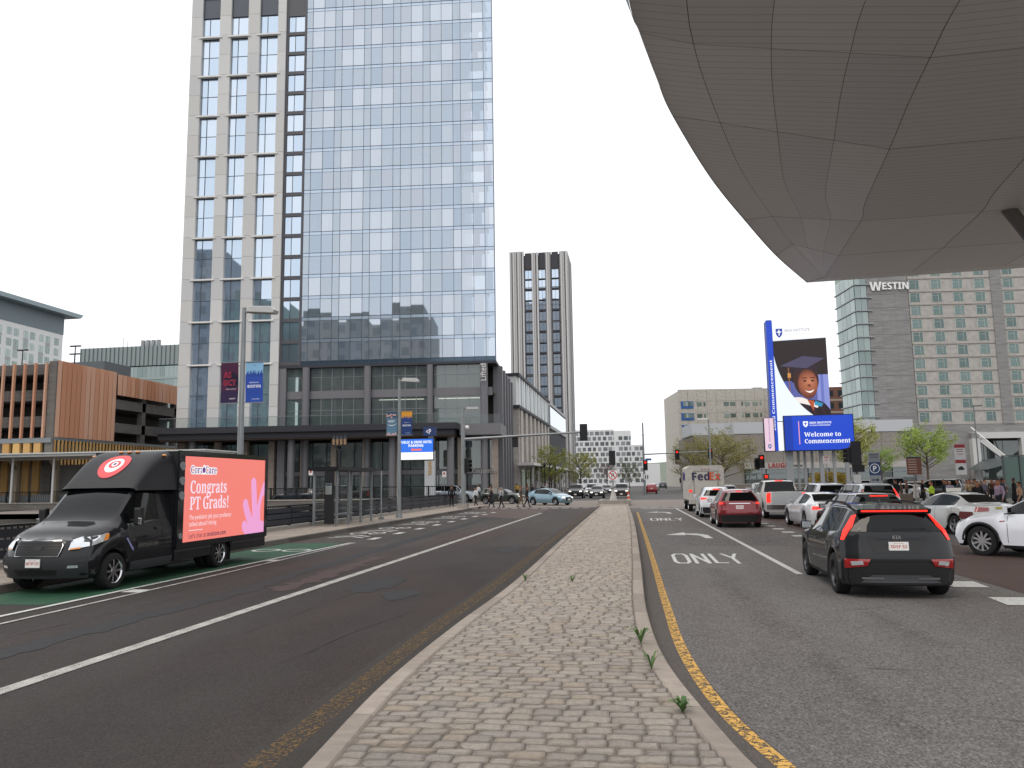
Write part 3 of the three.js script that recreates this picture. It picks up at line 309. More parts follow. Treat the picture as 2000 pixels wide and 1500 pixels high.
// ---------------------------------------------------------------- second tower and the podium row beyond the hotel
{
  const t = thing('apartment_tower', 'slim ribbed grey tower with three dark window bays beyond the hotel', 'building', [-16.4, 0, -200]); const H2 = 62.4;
  part(t, 'core', bx(-15.0, -0.2, 0, H2 - 0.5, -14, -0.6), mat(0x6d6c70, 0.9));
  const rib = [mat(0xb4b2b1, 0.8), mat(0x8b898a, 0.8), mat(0xc6c5c4, 0.8)], bay = [[-11.0, -9.3], [-7.4, -5.7], [-3.9, -2.2]];
  for (let x = -15.1, k = 0; x < -0.1; k++) { const w = [0.55, 0.3, 0.42][k % 3]; if (!bay.some(([a, b]) => x + w > a && x < b)) part(t, 'rib', bx(x, x + w - 0.02, 0, H2 + (x < -11.5 ? 0.5 : 0), -0.6, [0.2, -0.2, 0.35][k % 3]), rib[k % 3]); x += w; }
  for (let k = 0; k < 12; k++) part(t, 'joint_line', bx(-15.1, -0.1, 6 + k * 4.7, 6.08 + k * 4.7, -0.5, -0.1), rib[1]);
  for (const [a, b] of bay) { for (let k = 0; k < 19; k++) { const y = 4 + k * 2.85; for (const [p, q] of [[a, (a + b) / 2 - 0.03], [(a + b) / 2 + 0.03, b]]) part(t, 'window', paneGeo(q - p, 2.35), pick(G.bay), [(p + q) / 2, y + 1.3, -0.3], [rr(-0.006, 0.006), rr(-0.006, 0.006), 0]); part(t, 'window_band', bx(a, b, y - 0.12, y + 0.12 + (k % 2 ? 0.25 : 0), -0.5, -0.2), darkPanel2); } part(t, 'louvre_panel', bx(a, b, 58, H2, -0.5, -0.15), darkPanel2); }
  for (let k = 0; k < 12; k++) part(t, 'side_rib', bx(-0.2, 0.15 + 0.2 * (k % 2), 0, H2, -13.6 + k * 1.12, -12.9 + k * 1.12), rib[k % 3]);
  const m = thing('retail_podium', 'pale stone retail podium with tall piers along the avenue beside the hotel', 'building', [-16.2, 0, 0]);
  part(m, 'core', join([bx(-22, -1.2, 0, 15, -150, -110.5), bx(-22, -1.2, 0, 13.5, -186, -150)]), mat(0x45444a, 0.9));
  for (let k = 0; k < 8; k++) part(m, 'stone_pier', bx(-1.3, -0.1, 0, 12.6, -114.5 - k * 5, -112.2 - k * 5), mat(0xc4bdb5, 0.85, { map: rep(concTex, 0.3, 0.3) }));
  part(m, 'end_wall', bx(-8, -0.1, 0, 12.6, -110.6, -110.1), mat(0xc4bdb5, 0.85, { map: rep(concTex, 0.3, 0.3) }));
  part(m, 'upper_storey', bx(-9, -0.4, 13.0, 17.2, -150, -109.8), mat(0xe0e1e0, 0.5)); part(m, 'roof_edge', join([bx(-9, 0.1, 17.2, 17.6, -150, -109.6), bx(-9, 0.1, 12.6, 13.0, -150, -109.6)]), darkPanel2);
  for (let k = 0; k < 16; k++) part(m, 'upper_fin', bx(-0.4, -0.1, 13, 17.2, -112 - k * 2.4, -111 - k * 2.4), k % 2 ? mat(0xb3bdc1, 0.3) : mat(0xe8e9e7, 0.5));
  part(m, 'dark_hall', bx(-9, -0.2, 0, 12.4, -186, -151), mat(0x30323a, 0.7)); for (let k = 0; k < 15; k++) part(m, 'gallery_pane', paneGeo(2.2, 3.6), G.bay[1], [-0.1, 14.9, -152.3 - k * 2.3], [0, Math.PI / 2, 0]);
  part(m, 'gallery_frame', join([bx(-9, 0.1, 12.4, 13, -186, -150.6), bx(-9, 0.1, 16.9, 17.5, -186, -150.6), bx(-9, 0, 13, 16.9, -151, -150.6)]), mat(0xa9aaab, 0.6));
  part(m, 'street_canopy', bx(-0.1, 2.2, 4.4, 4.8, -186, -108), mat(0xd3d1cd, 0.7)); for (let k = 0; k < 12; k++) part(m, 'canopy_post', bx(1.7, 1.95, 0, 4.4, -110 - k * 6.5, -109.75 - k * 6.5), mat(0xb0aca8, 0.7)); for (let k = 0; k < 14; k++) part(m, 'shop_window', paneGeo(3.4, 3.6), G.podium, [-0.06, 2.1, -113.5 - k * 5], [0, Math.PI / 2, 0]);
}
// ---------------------------------------------------------------- checkered block, hills
{
  const t = thing('checkered_building', 'white and grey checkered apartment block far down the avenue', 'building', [-26.5, 0, -330]); const hs = [[0, 17.5, 23.6], [17.5, 24.5, 23], [24.5, 29.8, 17]], wm = mat(0xd9dadb, 0.8), gm = [mat(0x6f7478, 0.4), mat(0x8a8f93, 0.4), mat(0x5a6065, 0.35)];
  for (const [a, b, h] of hs) part(t, 'wall', bx(a, b, 0, h, -22, 0), wm);
  part(t, 'wall', bx(29.8, 36, 0, 9, -22, 1), wm);
  let n = 0; for (let r = 0; r < 10; r++) for (let c = 0; c < 14; c++) { const x = c * 2.15 + (r % 2) * 1.0, y = 1.6 + r * 2.2, lim = hs.find(([a, b]) => x >= a && x < b); if (!lim || y + 1.7 > lim[2] || n++ > 290) continue; part(t, 'window', bx(x + 0.12, Math.min(x + rr(1.35, 1.95), lim[1]), y - 0.1, y + 1.45, -0.1, 0.06), pick(gm)); }
  const hg = new THREE.PlaneGeometry(1600, 60, 160, 6), p = hg.attributes.position; for (let i = 0; i < p.count; i++) { const x = p.getX(i), k = (p.getY(i) + 30) / 60; p.setXYZ(i, x, k * (16 + 16 * fbm(x / 90 + 3, 2, 4)) - 1, -k * 60 + 6 * fbm(x / 9, k * 9, 3)); } hg.computeVertexNormals(); hg.translate(150, 0, -900); struct('hill', hg, mat(0x7c8577, 0.98, { map: rep(concTex, 60, 3) }));
}
// ---------------------------------------------------------------- parking garage with terracotta and yellow fins
{
  const t = thing('parking_garage', 'open parking garage clad in terracotta and yellow fins beside the hotel', 'building', [-61.5, 0, -75]);
  const terra = [0xbf8a6e, 0xc79678, 0xb57f60, 0xc69a82].map((c) => mat(c, 0.75)), yel = [0xc29a5f, 0xcda668, 0xb88f55].map((c) => mat(c, 0.75)), deck = mat(0x6a6866, 0.9, { map: rep(stainTex, 0.15, 0.15) }), dark = mat(0x6f6d6a, 0.92);
  part(t, 'interior', bx(-39, -6, 0, 14.5, -30, -6), dark); for (let k = 0; k < 6; k++) part(t, 'deck', bx(-40, -0.4, 0.2 + k * 2.85, 1.35 + k * 2.85, -30, -0.4), deck);
  for (const [x, z] of [[-0.6, -0.6], [-0.6, -9], [-0.6, -16], [-0.6, -23], [-9, -0.6], [-18, -0.6], [-27, -0.6]]) part(t, 'pillar', bx(x - 0.5, x + 0.2, 0, 15, z - 0.5, z + 0.2), deck);
  for (let k = 0; k < 13; k++) part(t, 'terracotta_panel', bx(0.0, 0.1 + 0.03 * (k % 2), 7.6, 15.9, -0.73 - k * 0.76, -0.07 - k * 0.76), pick(terra));
  for (let k = 0; k < 17; k++) part(t, 'terracotta_panel', bx(0.0, 0.1 + 0.03 * (k % 2), 13.2, 15.7, -10.9 - k * 0.82, -10.2 - k * 0.82), pick(terra));
  for (let k = 0; k < 42; k++) part(t, 'yellow_fin', bx(-0.05, 0.08, 3.2, 7.3, -0.44 - k * 0.56, -0.26 - k * 0.56), pick(yel));
  part(t, 'edge_beam', join([bx(-0.3, 0.05, 7.25, 7.6, -25, 0.1), bx(-40, 0.05, 7.0, 7.5, 0.06, 0.3), bx(-0.3, 0.02, 2.6, 3.1, -25, 0)]), M.steel);
  for (let k = 0; k < 24; k++) part(t, 'terracotta_fin', bx(-1.08 - k * 1.3, -0.88 - k * 1.3, 7.5, 15.6, 0.1, 0.4), pick(terra));
  for (let k = 0; k < 16; k++) { const x = -1.2 - k * 1.25, top = k < 4 ? 7.0 : 5.2; part(t, 'yellow_fin', bx(x - 0.8, x, 1.2, top, -0.1, 0.25), pick(yel)); }
  part(t, 'corner_post', bx(-0.8, 0.1, 0, 15.8, -0.1, 0.12), M.darkConc);
  for (const [x, z] of [[-5, -9], [-13, -10], [-22, -12], [-9, -14]]) part(t, 'roof_lamp', join([cyl(0.07, 0.06, [x, 14.5, z], [x, 19.2, z], 8), bx(x - 0.7, x + 0.7, 19.1, 19.25, z - 0.12, z + 0.12)]), M.blackMetal);
  part(t, 'stair_core', bx(-6, -1, 14.5, 17.2, -14, -9), mat(0x5a6266, 0.5));
  for (let k = 0; k < 9; k++) { const l = part(t, 'ceiling_lamp', bx(-1.6, -1.3, 4.0 + (k % 4) * 2.85, 4.07 + (k % 4) * 2.85, -2.2 - k * 2.6, -1.9 - k * 2.6), new THREE.MeshStandardMaterial({ color: 0xffffff, emissive: 0xffe2b8, emissiveIntensity: 1.4 })); l.castShadow = false; }
}
{ // white hotel with grey roof, far left
  const t = thing('white_hotel', 'white hotel block with a grey overhanging roof at the far left', 'building', [-165, 0, -203], 90 * D), wm = mat(0xd6d7d6, 0.75), wn = G.green;
  part(t, 'wall', bx(-60, 0, 0, 47, -20, 0), wm); part(t, 'attic', bx(-60.1, 0.1, 47, 52.4, -20.1, 0.1), mat(0x6d7a80, 0.6)); part(t, 'roof', extr([[-62, 52.4], [3.2, 52.4], [4.4, 53.6], [-62, 53.6]], 24).translate(0, 0, -21), mat(0x86969c, 0.5));
  for (let r = 0; r < 9; r++) for (let c = 0; c < 14; c++) { const x = -2.4 - c * 2.9 - (c % 2) * 0.5, y = 20.4 + r * 3.02; part(t, 'window', paneGeo(1.75, 2.05), pick(wn), [x, y, 0.04]); part(t, 'window_frame', bx(x - 0.04, x + 0.04, y - 1.05, y + 1.05, 0.05, 0.1), wm); if ((r + c) % 3 === 0) part(t, 'grey_panel', bx(x - 0.9, x + 0.9, y - 1.9, y - 1.1, 0, 0.05), mat(0xa3a5a6, 0.8)); }
  const u = thing('glass_office', 'long green glass office with rounded corner behind the garage', 'building', [-101, 0, -160]);
  part(u, 'core', bx(-24.2, 20, 0, 33.5, -18, -0.4), mat(0x58696b, 0.8));
  for (let f = 0; f < 5; f++) for (let k = 0; k < 22; k++) part(u, 'glass_pane', paneGeo(1.06, 2.5), pick(G.green), [-23.4 + k * 1.1, 16 + f * 3, 0], [rr(-0.01, 0.01), rr(-0.01, 0.01), 0]);
  for (let f = 0; f < 5; f++) part(u, 'floor_band', bx(-24, 12, 14.3 + f * 3, 14.75 + f * 3, -0.3, 0.1), mat(0x9aa6a6, 0.5)); part(u, 'screen_wall', bx(-24.2, 12, 29.5, 34, -2, 0.15), mat(0x8c9796, 0.45, { metalness: 0.3 }));
  for (let k = 0; k < 34; k++) part(u, 'screen_fin', bx(-24.1 + k * 1.06, -24.02 + k * 1.06, 29.5, 34, 0.15, 0.35), mat(0x717c7c, 0.5));
  for (let k = 0; k < 4; k++) part(u, 'roof_fan', join([new THREE.CylinderGeometry(0.5, 0.55, 2.2, 14).translate(-12 + k * 1.3, 35.2, -5)]), M.galv); part(u, 'roof_mast', join([cyl(0.08, 0.05, [-16.5, 34, -4], [-16.5, 37, -4], 6), cyl(0.06, 0.05, [-15.4, 34, -4], [-15.4, 36, -4], 6)]), M.steel);
}
// ---------------------------------------------------------------- right side: clinic block, low hall, hotel, screens
{
  const t = thing('beige_office', 'beige panelled block with blue-trimmed corner windows down the avenue', 'building', [13.6, 0, -250], 8 * D), wall = mat(0xc6c2b8, 0.85, { map: rep(concTex, 0.15, 0.15) }), blue = mat(0x2f5b9c, 0.5), wn = [mat(0x7f8f8a, 0.15, { metalness: 0.3 }), mat(0x9fb0a8, 0.15, { metalness: 0.3 }), mat(0x66756f, 0.15, { metalness: 0.3 })];
  part(t, 'core', bx(0.2, 42, 0, 30, -26, -0.3), wall);
  for (let r = 0; r < 8; r++) for (let c = 0; c < 14; c++) part(t, 'wall_panel', bx(c * 3 + 0.03, c * 3 + 2.97, r * 3.8 + 0.03, r * 3.8 + 3.77, -0.3, 0.004 * ((r + c) % 3)), wall);
  for (let r = 0; r < 6; r++) { const y = 6.6 + r * 3.7; part(t, 'blue_surround', bx(0.8, 4.7, y - 0.75, y + 1.5, -0.2, 0.14), blue); for (let k = 0; k < 4; k++) part(t, 'corner_window', bx(1.5 + k * 0.78, 2.2 + k * 0.78, y, y + 1.35, 0.1, 0.2), pick(wn)); for (const [x, w] of [[5.8, 1.5], [7.9, 0.6], [14.2, 1.6], [16.2, 1.6], [19.7, 0.5], [20.7, 1.6], [23.2, 1.6], [25.4, 0.5], [28.4, 0.5], [29.3, 1.6]]) part(t, 'window', rbox(w, 1.2, 0.12, 0.05), pick(wn), [x + w / 2, y + 0.6, 0.07]); }
  part(t, 'roof_plant', join([bx(26, 29, 30, 31.6, -12, -8), bx(2, 40, 30, 30.6, -26, -24)]), M.galv);
  const b = thing('brick_block', 'brown brick block glimpsed between the screen and the stone hotel', 'building', [48, 0, -235]); part(b, 'wall', bx(-3, 16, 0, 28, -20, 0), mat(0x775548, 0.9, { map: rep(concTex, 0.2, 0.2) })); for (let r = 0; r < 7; r++) { part(b, 'stone_band', bx(-3.02, 16, 3 + r * 3.5, 3.5 + r * 3.5, -0.1, 0.1), mat(0x9c9184, 0.85)); for (let c = 0; c < 6; c++) part(b, 'window', bx(-1.5 + c * 2.8, 0 + c * 2.8, 4.3 + r * 3.5, 6 + r * 3.5, -0.1, 0.05), mat(0x2c3438, 0.1)); }
  part(b, 'roof_unit', bx(1, 5, 28, 31, -10, -4), M.galv);
  const l = thing('low_hall', 'low grey panelled hall with ribbon windows behind the parcel truck', 'building', [10.8, 0, -150], 6 * D), pm = mat(0x97918a, 0.85, { map: rep(concTex, 0.2, 0.2) });
  part(l, 'core', join([bx(0.3, 40, 0, 10.4, -20, -0.3), bx(7.2, 40, 0, 12.4, -20, -4)]), mat(0x8b8781, 0.9));
  for (let c = 0; c < 10; c++) for (let r = 0; r < 3; r++) part(l, 'wall_panel', bx(7.2 + c * 3, 10.15 + c * 3, 5 + r * 1.8, 6.77 + r * 1.8, -0.3, 0.01 * (c % 2)), pm);
  part(l, 'side_wing', bx(0, 7, 0, 10.4, -12, -1.5), mat(0x7b7670, 0.88)); part(l, 'white_fascia', join([bx(-0.2, 7.3, 10.4, 12.6, -12, -1.4), bx(7.3, 40, 10.45, 12.6, -12, 0.1)]), mat(0xb9bcc0, 0.6));
  part(l, 'sign_band', bx(9, 40, 3.9, 5.0, -0.3, 0.35), mat(0xa9a6a3, 0.7)); for (let k = 0; k < 3; k++) for (let c = 0; c < 8; c++) part(l, 'ribbon_window', paneGeo(3.6, 0.95), G.podium, [11 + c * 3.8, 1.5 + k * 1.05, 0.12], [rr(-0.01, 0.01), rr(-0.01, 0.01), 0]); part(l, 'window_bars', join([0, 1, 2, 3].map((k) => bx(9, 40, 0.93 + k * 1.05, 1.0 + k * 1.05, 0.05, 0.2))), M.galv); part(l, 'dark_backing', bx(9, 40, 0.9, 3.9, -0.25, -0.05), mat(0x23292c, 0.6)); part(l, 'plinth', bx(6, 45, 0, 0.9, -0.3, 0.8), M.darkConc);
  part(l, 'lettering', text3('LAUGH', 0.85, 0.08).translate(13.2, 4.1, 0.38), mat(0xa32a30, 0.5)); part(l, 'small_lettering', text3('BOSTON', 0.34, 0.05).translate(17.6, 4.25, 0.38), mat(0x2a2a2e, 0.5));
  // planted bank and ramp wall
  struct('planted_bank', join([bx(12, 60, 0, 1.3, -138, -118), bx(16, 60, 0, 0.8, -118, -112)]), mat(0x8b857d, 0.92, { map: rep(stainTex, 0.1, 0.1) }));
}
const hotelGlass = [0x6f8d88, 0x7c9893, 0x5f7d79].map((c) => coated(c, 0.5));
{ // stone hotel with lettering
  const t = thing('stone_hotel', 'grey stone hotel tower with rooftop lettering and a glass corner', 'building', [45.2, 0, -166], 7 * D), st = mat(0x959494, 0.85, { map: rep(stainTex, 0.08, 0.08) }), st2 = mat(0xb8b4ae, 0.85, { map: rep(concTex, 0.12, 0.12) }), sill = mat(0x8c857f, 0.85);
  part(t, 'core', join([bx(0.4, 60, 12.3, 45, -10.6, -0.6), bx(0.4, 20.4, 0, 12.3, -10.6, -0.62), bx(20.4, 60, 0, 12.3, -10.6, -8)]), mat(0x8d8985, 0.9));
  for (let r = 0; r < 16; r++) for (let c = 0; c < 3; c++) part(t, 'stone_panel', bx(2.6 + c * 2.75, 5.33 + c * 2.75, r * 2.8 + 0.02, r * 2.8 + 2.78, -0.6, 0.006 * ((r * 2 + c) % 3)), st);
  for (const [a, b] of [[11, 27.5], [29.6, 62]]) for (let r = 0; r < 12; r++) part(t, 'wall_course', bx(a, b, 12.4 + r * 2.72, 12.4 + r * 2.72 + 2.62, -0.6, -0.1), st2);
  part(t, 'pilaster', bx(27.5, 29.6, 12.3, 45, -0.6, 0.12), st); part(t, 'base_wall', join([bx(2.6, 20.5, 0, 12.3, -0.6, -0.02), bx(20.5, 62, 10.6, 12.3, -0.6, -0.02)]), st);
  for (let r = 0; r < 12; r++) { part(t, 'string_course', bx(11, 62, 12.26 + r * 2.72, 12.4 + r * 2.72, -0.3, 0.02), sill); for (const x of [12.2, 16.6, 20.9, 25.3, 31, 35.5, 40, 44.4]) { part(t, 'window', paneGeo(1.95, 1.75), pick(hotelGlass), [x, 13.85 + r * 2.72, -0.06], [rr(-0.01, 0.01), rr(-0.01, 0.01), 0]); part(t, 'window_frame', join([bx(x - 1.03, x - 0.95, 12.93 + r * 2.72, 14.77 + r * 2.72, -0.1, 0), bx(x + 0.95, x + 1.03, 12.93 + r * 2.72, 14.77 + r * 2.72, -0.1, 0), bx(x + 0.3, x + 0.36, 12.95 + r * 2.72, 14.75 + r * 2.72, -0.1, -0.02), bx(x - 0.95, x + 0.3, 14.2 + r * 2.72, 14.25 + r * 2.72, -0.1, -0.02), bx(x - 1.03, x + 1.03, 14.77 + r * 2.72, 14.84 + r * 2.72, -0.1, 0.01)]), mat(0xb7bdb8, 0.5)); part(t, 'room_curtain', bx(x - 0.95, x + rr(-0.6, 0.1), 12.95 + r * 2.72, 14.75 + r * 2.72, -0.5, -0.45), curtainM); } }
  for (let r = 0; r < 13; r++) { const y = 8.6 + r * 2.72; for (let c = 0; c < 2; c++) part(t, 'corner_pane', paneGeo(1.15, 2.4), pick(G.green), [0.75 + c * 1.2, y + 1.3, -0.05], [rr(-0.01, 0.01), rr(-0.01, 0.01), 0]); for (let c = 0; c < 4; c++) part(t, 'side_pane', paneGeo(2.3, 2.4), pick(G.green), [0.1, y + 1.3, -1.4 - c * 2.4], [0, -Math.PI / 2 + rr(-0.01, 0.01), 0]); part(t, 'balcony_edge', bx(-0.1, 3.4, y - 0.1, y + 0.1, -10.6, 0.35), M.galv); }
  part(t, 'side_core', bx(0.3, 0.39, 0, 45, -10.5, -0.2), mat(0x9db3a9, 0.7));
  part(t, 'lettering', join([text3('W', 1.85, 0.3, fontB).translate(0, 0, 0), text3('ESTIN', 1.45, 0.3, fontB).translate(2.35, 0.2, 0)]).translate(3.1, 39.9, 0.15), mat(0xe8e8e6, 0.4));
  // entrance: white portal with braces, dark recess, low canopy
  part(t, 'portal', join([bx(20.5, 22, 0, 10.5, -0.02, 1.2), bx(20.5, 62, 9.4, 10.6, 0, 1.2), bx(30, 31, 0, 9.4, 0, 1.2)]), mat(0xc4c4c2, 0.6)); for (let k = 0; k < 10; k++) part(t, 'lobby_pane', paneGeo(3.8, 9.2), G.podium, [24 + k * 3.9, 4.7, -5]); part(t, 'brace', join([bar([22.2, 9.2, 0.8], [29.8, 3, 0.8], 0.5, 0.9), bar([31.2, 3, 0.8], [40, 9.2, 0.8], 0.5, 0.9)]), mat(0xc4c4c2, 0.6));
  part(t, 'entrance_canopy', extr([[19, 3.2], [22, 5.0], [24, 5.4], [62, 5.4], [62, 4.4], [23, 4.2]], 7).translate(0, 0, 1.2), mat(0x63696a, 0.5, { metalness: 0.3 })); for (let k = 0; k < 4; k++) part(t, 'canopy_post', bx(23 + k * 7, 23.5 + k * 7, 0, 4.3, 6.5, 7), M.blackMetal);
  for (const [x, dx] of [[20.4, 4.4], [31.4, 5]]) { part(t, 'flag_pole', cyl(0.14, 0.09, [x, 11.6, 1.3], [x + dx, 4.6, 6.5], 8), M.white); }
  part(t, 'flag', quad([[34.4, 7.4, 4.5], [36.2, 6.2, 5], [36.6, 4.8, 5.4], [34.6, 6.0, 4.6]]), mat(0x3a3c50, 0.9));
}
// ---------------------------------------------------------------- screens
const shield = (c, x, y, s, col, in2) => { c.fillStyle = col; c.beginPath(); c.moveTo(x, y); c.lineTo(x + s, y); c.lineTo(x + s, y + s * 0.62); c.quadraticCurveTo(x + s * 0.9, y + s * 1.05, x + s / 2, y + s * 1.25); c.quadraticCurveTo(x + s * 0.1, y + s * 1.05, x, y + s * 0.62); c.fill(); c.fillStyle = in2; c.fillRect(x + s * 0.42, y + s * 0.15, s * 0.16, s * 0.8); c.fillRect(x + s * 0.15, y + s * 0.4, s * 0.7, s * 0.14); };
const screenMat = (t, k = 0.85) => new THREE.MeshStandardMaterial({ color: 0x060606, roughness: 0.5, emissive: 0xffffff, emissiveMap: t, emissiveIntensity: k });
{
  const t = thing('led_marquee', 'tall blue and white video marquee showing a smiling graduate above a welcome board', 'billboard', [17.4, 0, -105], -2 * D);
  const tall = canvasTex(720, 1250, (c, w, h) => {
    c.fillStyle = '#fdfdff'; c.fillRect(0, 0, w, h); c.fillStyle = '#eaf2fc'; c.fillRect(0, 230, w, h); shield(c, 45, 95, 92, '#2a45a0', '#fff'); c.fillStyle = '#6a6f88'; c.font = '48px sans-serif'; c.fillText('MGH INSTITUTE', 165, 140, 400); c.fillStyle = '#b9bfd0'; c.font = '24px sans-serif'; c.fillText('OF HEALTH PROFESSIONS', 165, 180, 380);
    c.save(); c.beginPath(); c.moveTo(0, 250); c.lineTo(w, 235); c.lineTo(w, h); c.lineTo(w - 100, h); c.bezierCurveTo(400, 1180, 70, 850, 0, 430); c.closePath(); c.clip();
    c.fillStyle = '#251a1c'; c.fillRect(0, 230, w, 620); c.fillStyle = '#58609e'; c.fillRect(0, 780, w, h); c.fillStyle = '#8790d0'; c.fillRect(560, 690, 200, 700); c.fillStyle = '#6873bb'; c.fillRect(610, 690, 40, 700); c.fillStyle = '#4b5aa8'; c.fillRect(100, 760, 130, 500);
    c.translate(440, 1010); c.scale(1.3, 1.3); c.translate(-455, -960); c.fillStyle = '#251620'; c.beginPath(); c.moveTo(150, h); c.quadraticCurveTo(190, 980, 330, 930); c.lineTo(560, 960); c.quadraticCurveTo(700, 1010, w + 20, h); c.fill(); for (let k = 0; k < 9; k++) { c.strokeStyle = k % 2 ? '#3d2430' : '#170d14'; c.lineWidth = 9; c.beginPath(); c.moveTo(300 + k * 40, 990); c.quadraticCurveTo(280 + k * 48, 1120, 260 + k * 58, h); c.stroke(); }
    c.fillStyle = '#efe6df'; c.beginPath(); c.moveTo(230, 960); c.quadraticCurveTo(300, 905, 400, 930); c.lineTo(560, 1000); c.lineTo(540, 1030); c.quadraticCurveTo(330, 950, 240, 990); c.fill(); c.fillStyle = '#2e8fb4'; c.beginPath(); c.moveTo(520, 960); c.lineTo(600, 990); c.lineTo(580, 1020); c.lineTo(510, 1000); c.fill(); c.fillStyle = '#b35233'; c.beginPath(); c.moveTo(440, 950); c.lineTo(510, 960); c.lineTo(500, 1060); c.fill();
    c.fillStyle = '#3a201b'; c.beginPath(); c.ellipse(440, 760, 130, 160, 0, 0, 7); c.fill(); { const g = c.createRadialGradient(475, 780, 10, 455, 800, 150); g.addColorStop(0, '#c27a58'); g.addColorStop(0.55, '#96543b'); g.addColorStop(1, '#4a241b'); c.fillStyle = g; } c.beginPath(); c.ellipse(455, 800, 100, 140, -0.06, 0, 7); c.fill();
    c.fillStyle = '#1d1015'; for (const x of [425, 505]) { c.beginPath(); c.ellipse(x, 770, 17, 8, 0, 0, 7); c.fill(); c.fillRect(x - 26, 738, 52, 8); } c.fillStyle = '#7c3f2c'; c.beginPath(); c.ellipse(468, 815, 20, 15, 0, 0, 7); c.fill(); c.fillStyle = '#fdf6f0'; c.beginPath(); c.moveTo(418, 855); c.quadraticCurveTo(468, 885, 520, 850); c.quadraticCurveTo(480, 915, 418, 855); c.fill();
    c.fillStyle = '#2b1c2a'; c.beginPath(); c.moveTo(320, 700); c.quadraticCurveTo(440, 620, 560, 690); c.lineTo(560, 620); c.lineTo(330, 620); c.fill(); c.fillStyle = '#4a4560'; c.beginPath(); c.moveTo(170, 620); c.lineTo(420, 530); c.lineTo(640, 560); c.lineTo(450, 650); c.fill(); c.strokeStyle = '#8a5a34'; c.lineWidth = 12; c.beginPath(); c.moveTo(262, 640); c.lineTo(270, 960); c.stroke(); c.fillStyle = '#c78a46'; c.fillRect(250, 690, 34, 46);
    c.restore();
  });
  const wide = canvasTex(840, 440, (c, w, h) => { c.fillStyle = '#1846c8'; c.fillRect(0, 0, w, h); c.fillStyle = '#123aa8'; c.fillRect(0, 0, 100, h); c.fillStyle = '#e8a0bc'; c.fillRect(172, 66, 12, 300); shield(c, 232, 70, 62, '#fff', '#1846c8'); c.fillStyle = '#fff'; c.font = 'bold 36px sans-serif'; c.fillText('MGH INSTITUTE', 312, 104, 270); c.font = 'bold 21px sans-serif'; c.fillText('OF HEALTH PROFESSIONS', 312, 132, 270); c.font = 'bold 76px serif'; c.fillText('Welcome to', 238, 268); c.fillText('Commencement', 238, 354, 560); });
  const side = canvasTex(128, 1250, (c, w, h) => { c.fillStyle = '#1a49c9'; c.fillRect(0, 0, w, h); c.save(); c.translate(88, 1060); c.rotate(-Math.PI / 2); c.fillStyle = '#fff'; c.font = 'bold 76px serif'; c.fillText('2026 Commencement', 0, 0, 680); c.restore(); });
  const small = canvasTex(128, 400, (c, w, h) => { c.fillStyle = '#f1d2e4'; c.fillRect(0, 0, w, h); shield(c, 40, 320, 44, '#2a3b90', '#fff'); c.save(); c.translate(74, 290); c.rotate(-Math.PI / 2); c.fillStyle = '#5a4a80'; c.font = '28px serif'; c.fillText('2026 Commencement', 0, 0); c.restore(); });
  part(t, 'tall_cabinet', bx(0.02, 7.3, 9.3, 22.5, -2.2, -0.06), mat(0x1c2b52, 0.5)); const f = (x0, x1, y0, y1, z, tex, k) => part(t, 'screen', new THREE.PlaneGeometry(x1 - x0, y1 - y0), screenMat(tex, k), [(x0 + x1) / 2, (y0 + y1) / 2, z]);
  f(0.75, 7.3, 9.4, 22.5, 0, tall, 0.92); part(t, 'blue_edge', bx(0, 0.72, 5.6, 22.7, -2.25, -0.02), mat(0x1b3f9c, 0.5)); const sd = part(t, 'edge_screen', new THREE.PlaneGeometry(0.74, 17), screenMat(side, 0.85), [0.36, 14.1, 0]); sd.name = 'edge_screen';
  f(1.5, 9.75, 5.6, 9.95, 0.5, wide, 0.9); part(t, 'wide_cabinet', bx(1.4, 9.85, 5.5, 10.05, -1.6, 0.46), mat(0x14224a, 0.5)); f(0.72, 1.38, 5.6, 9.3, 0.02, canvasTex(8, 8, (c) => { c.fillStyle = '#f4f6fa'; c.fillRect(0, 0, 8, 8); }), 0.9); f(-0.95, 0.2, 5.6, 9.8, 0.3, small, 0.8); part(t, 'small_cabinet', bx(-1.0, 0.3, 5.5, 9.85, -0.8, 0.27), mat(0x22222a, 0.5));
  for (const [x, z, w] of [[1.6, -0.4, 0.9], [3.1, -1.2, 0.28], [3.9, -1.2, 0.28], [4.8, -1.2, 0.28], [5.7, -0.5, 0.5], [7.3, -0.5, 0.34], [8.8, -0.5, 0.45]]) part(t, 'post', bx(x, x + w, 0, 5.5, z - 0.4, z), mat(0x8e9194, 0.6));
}
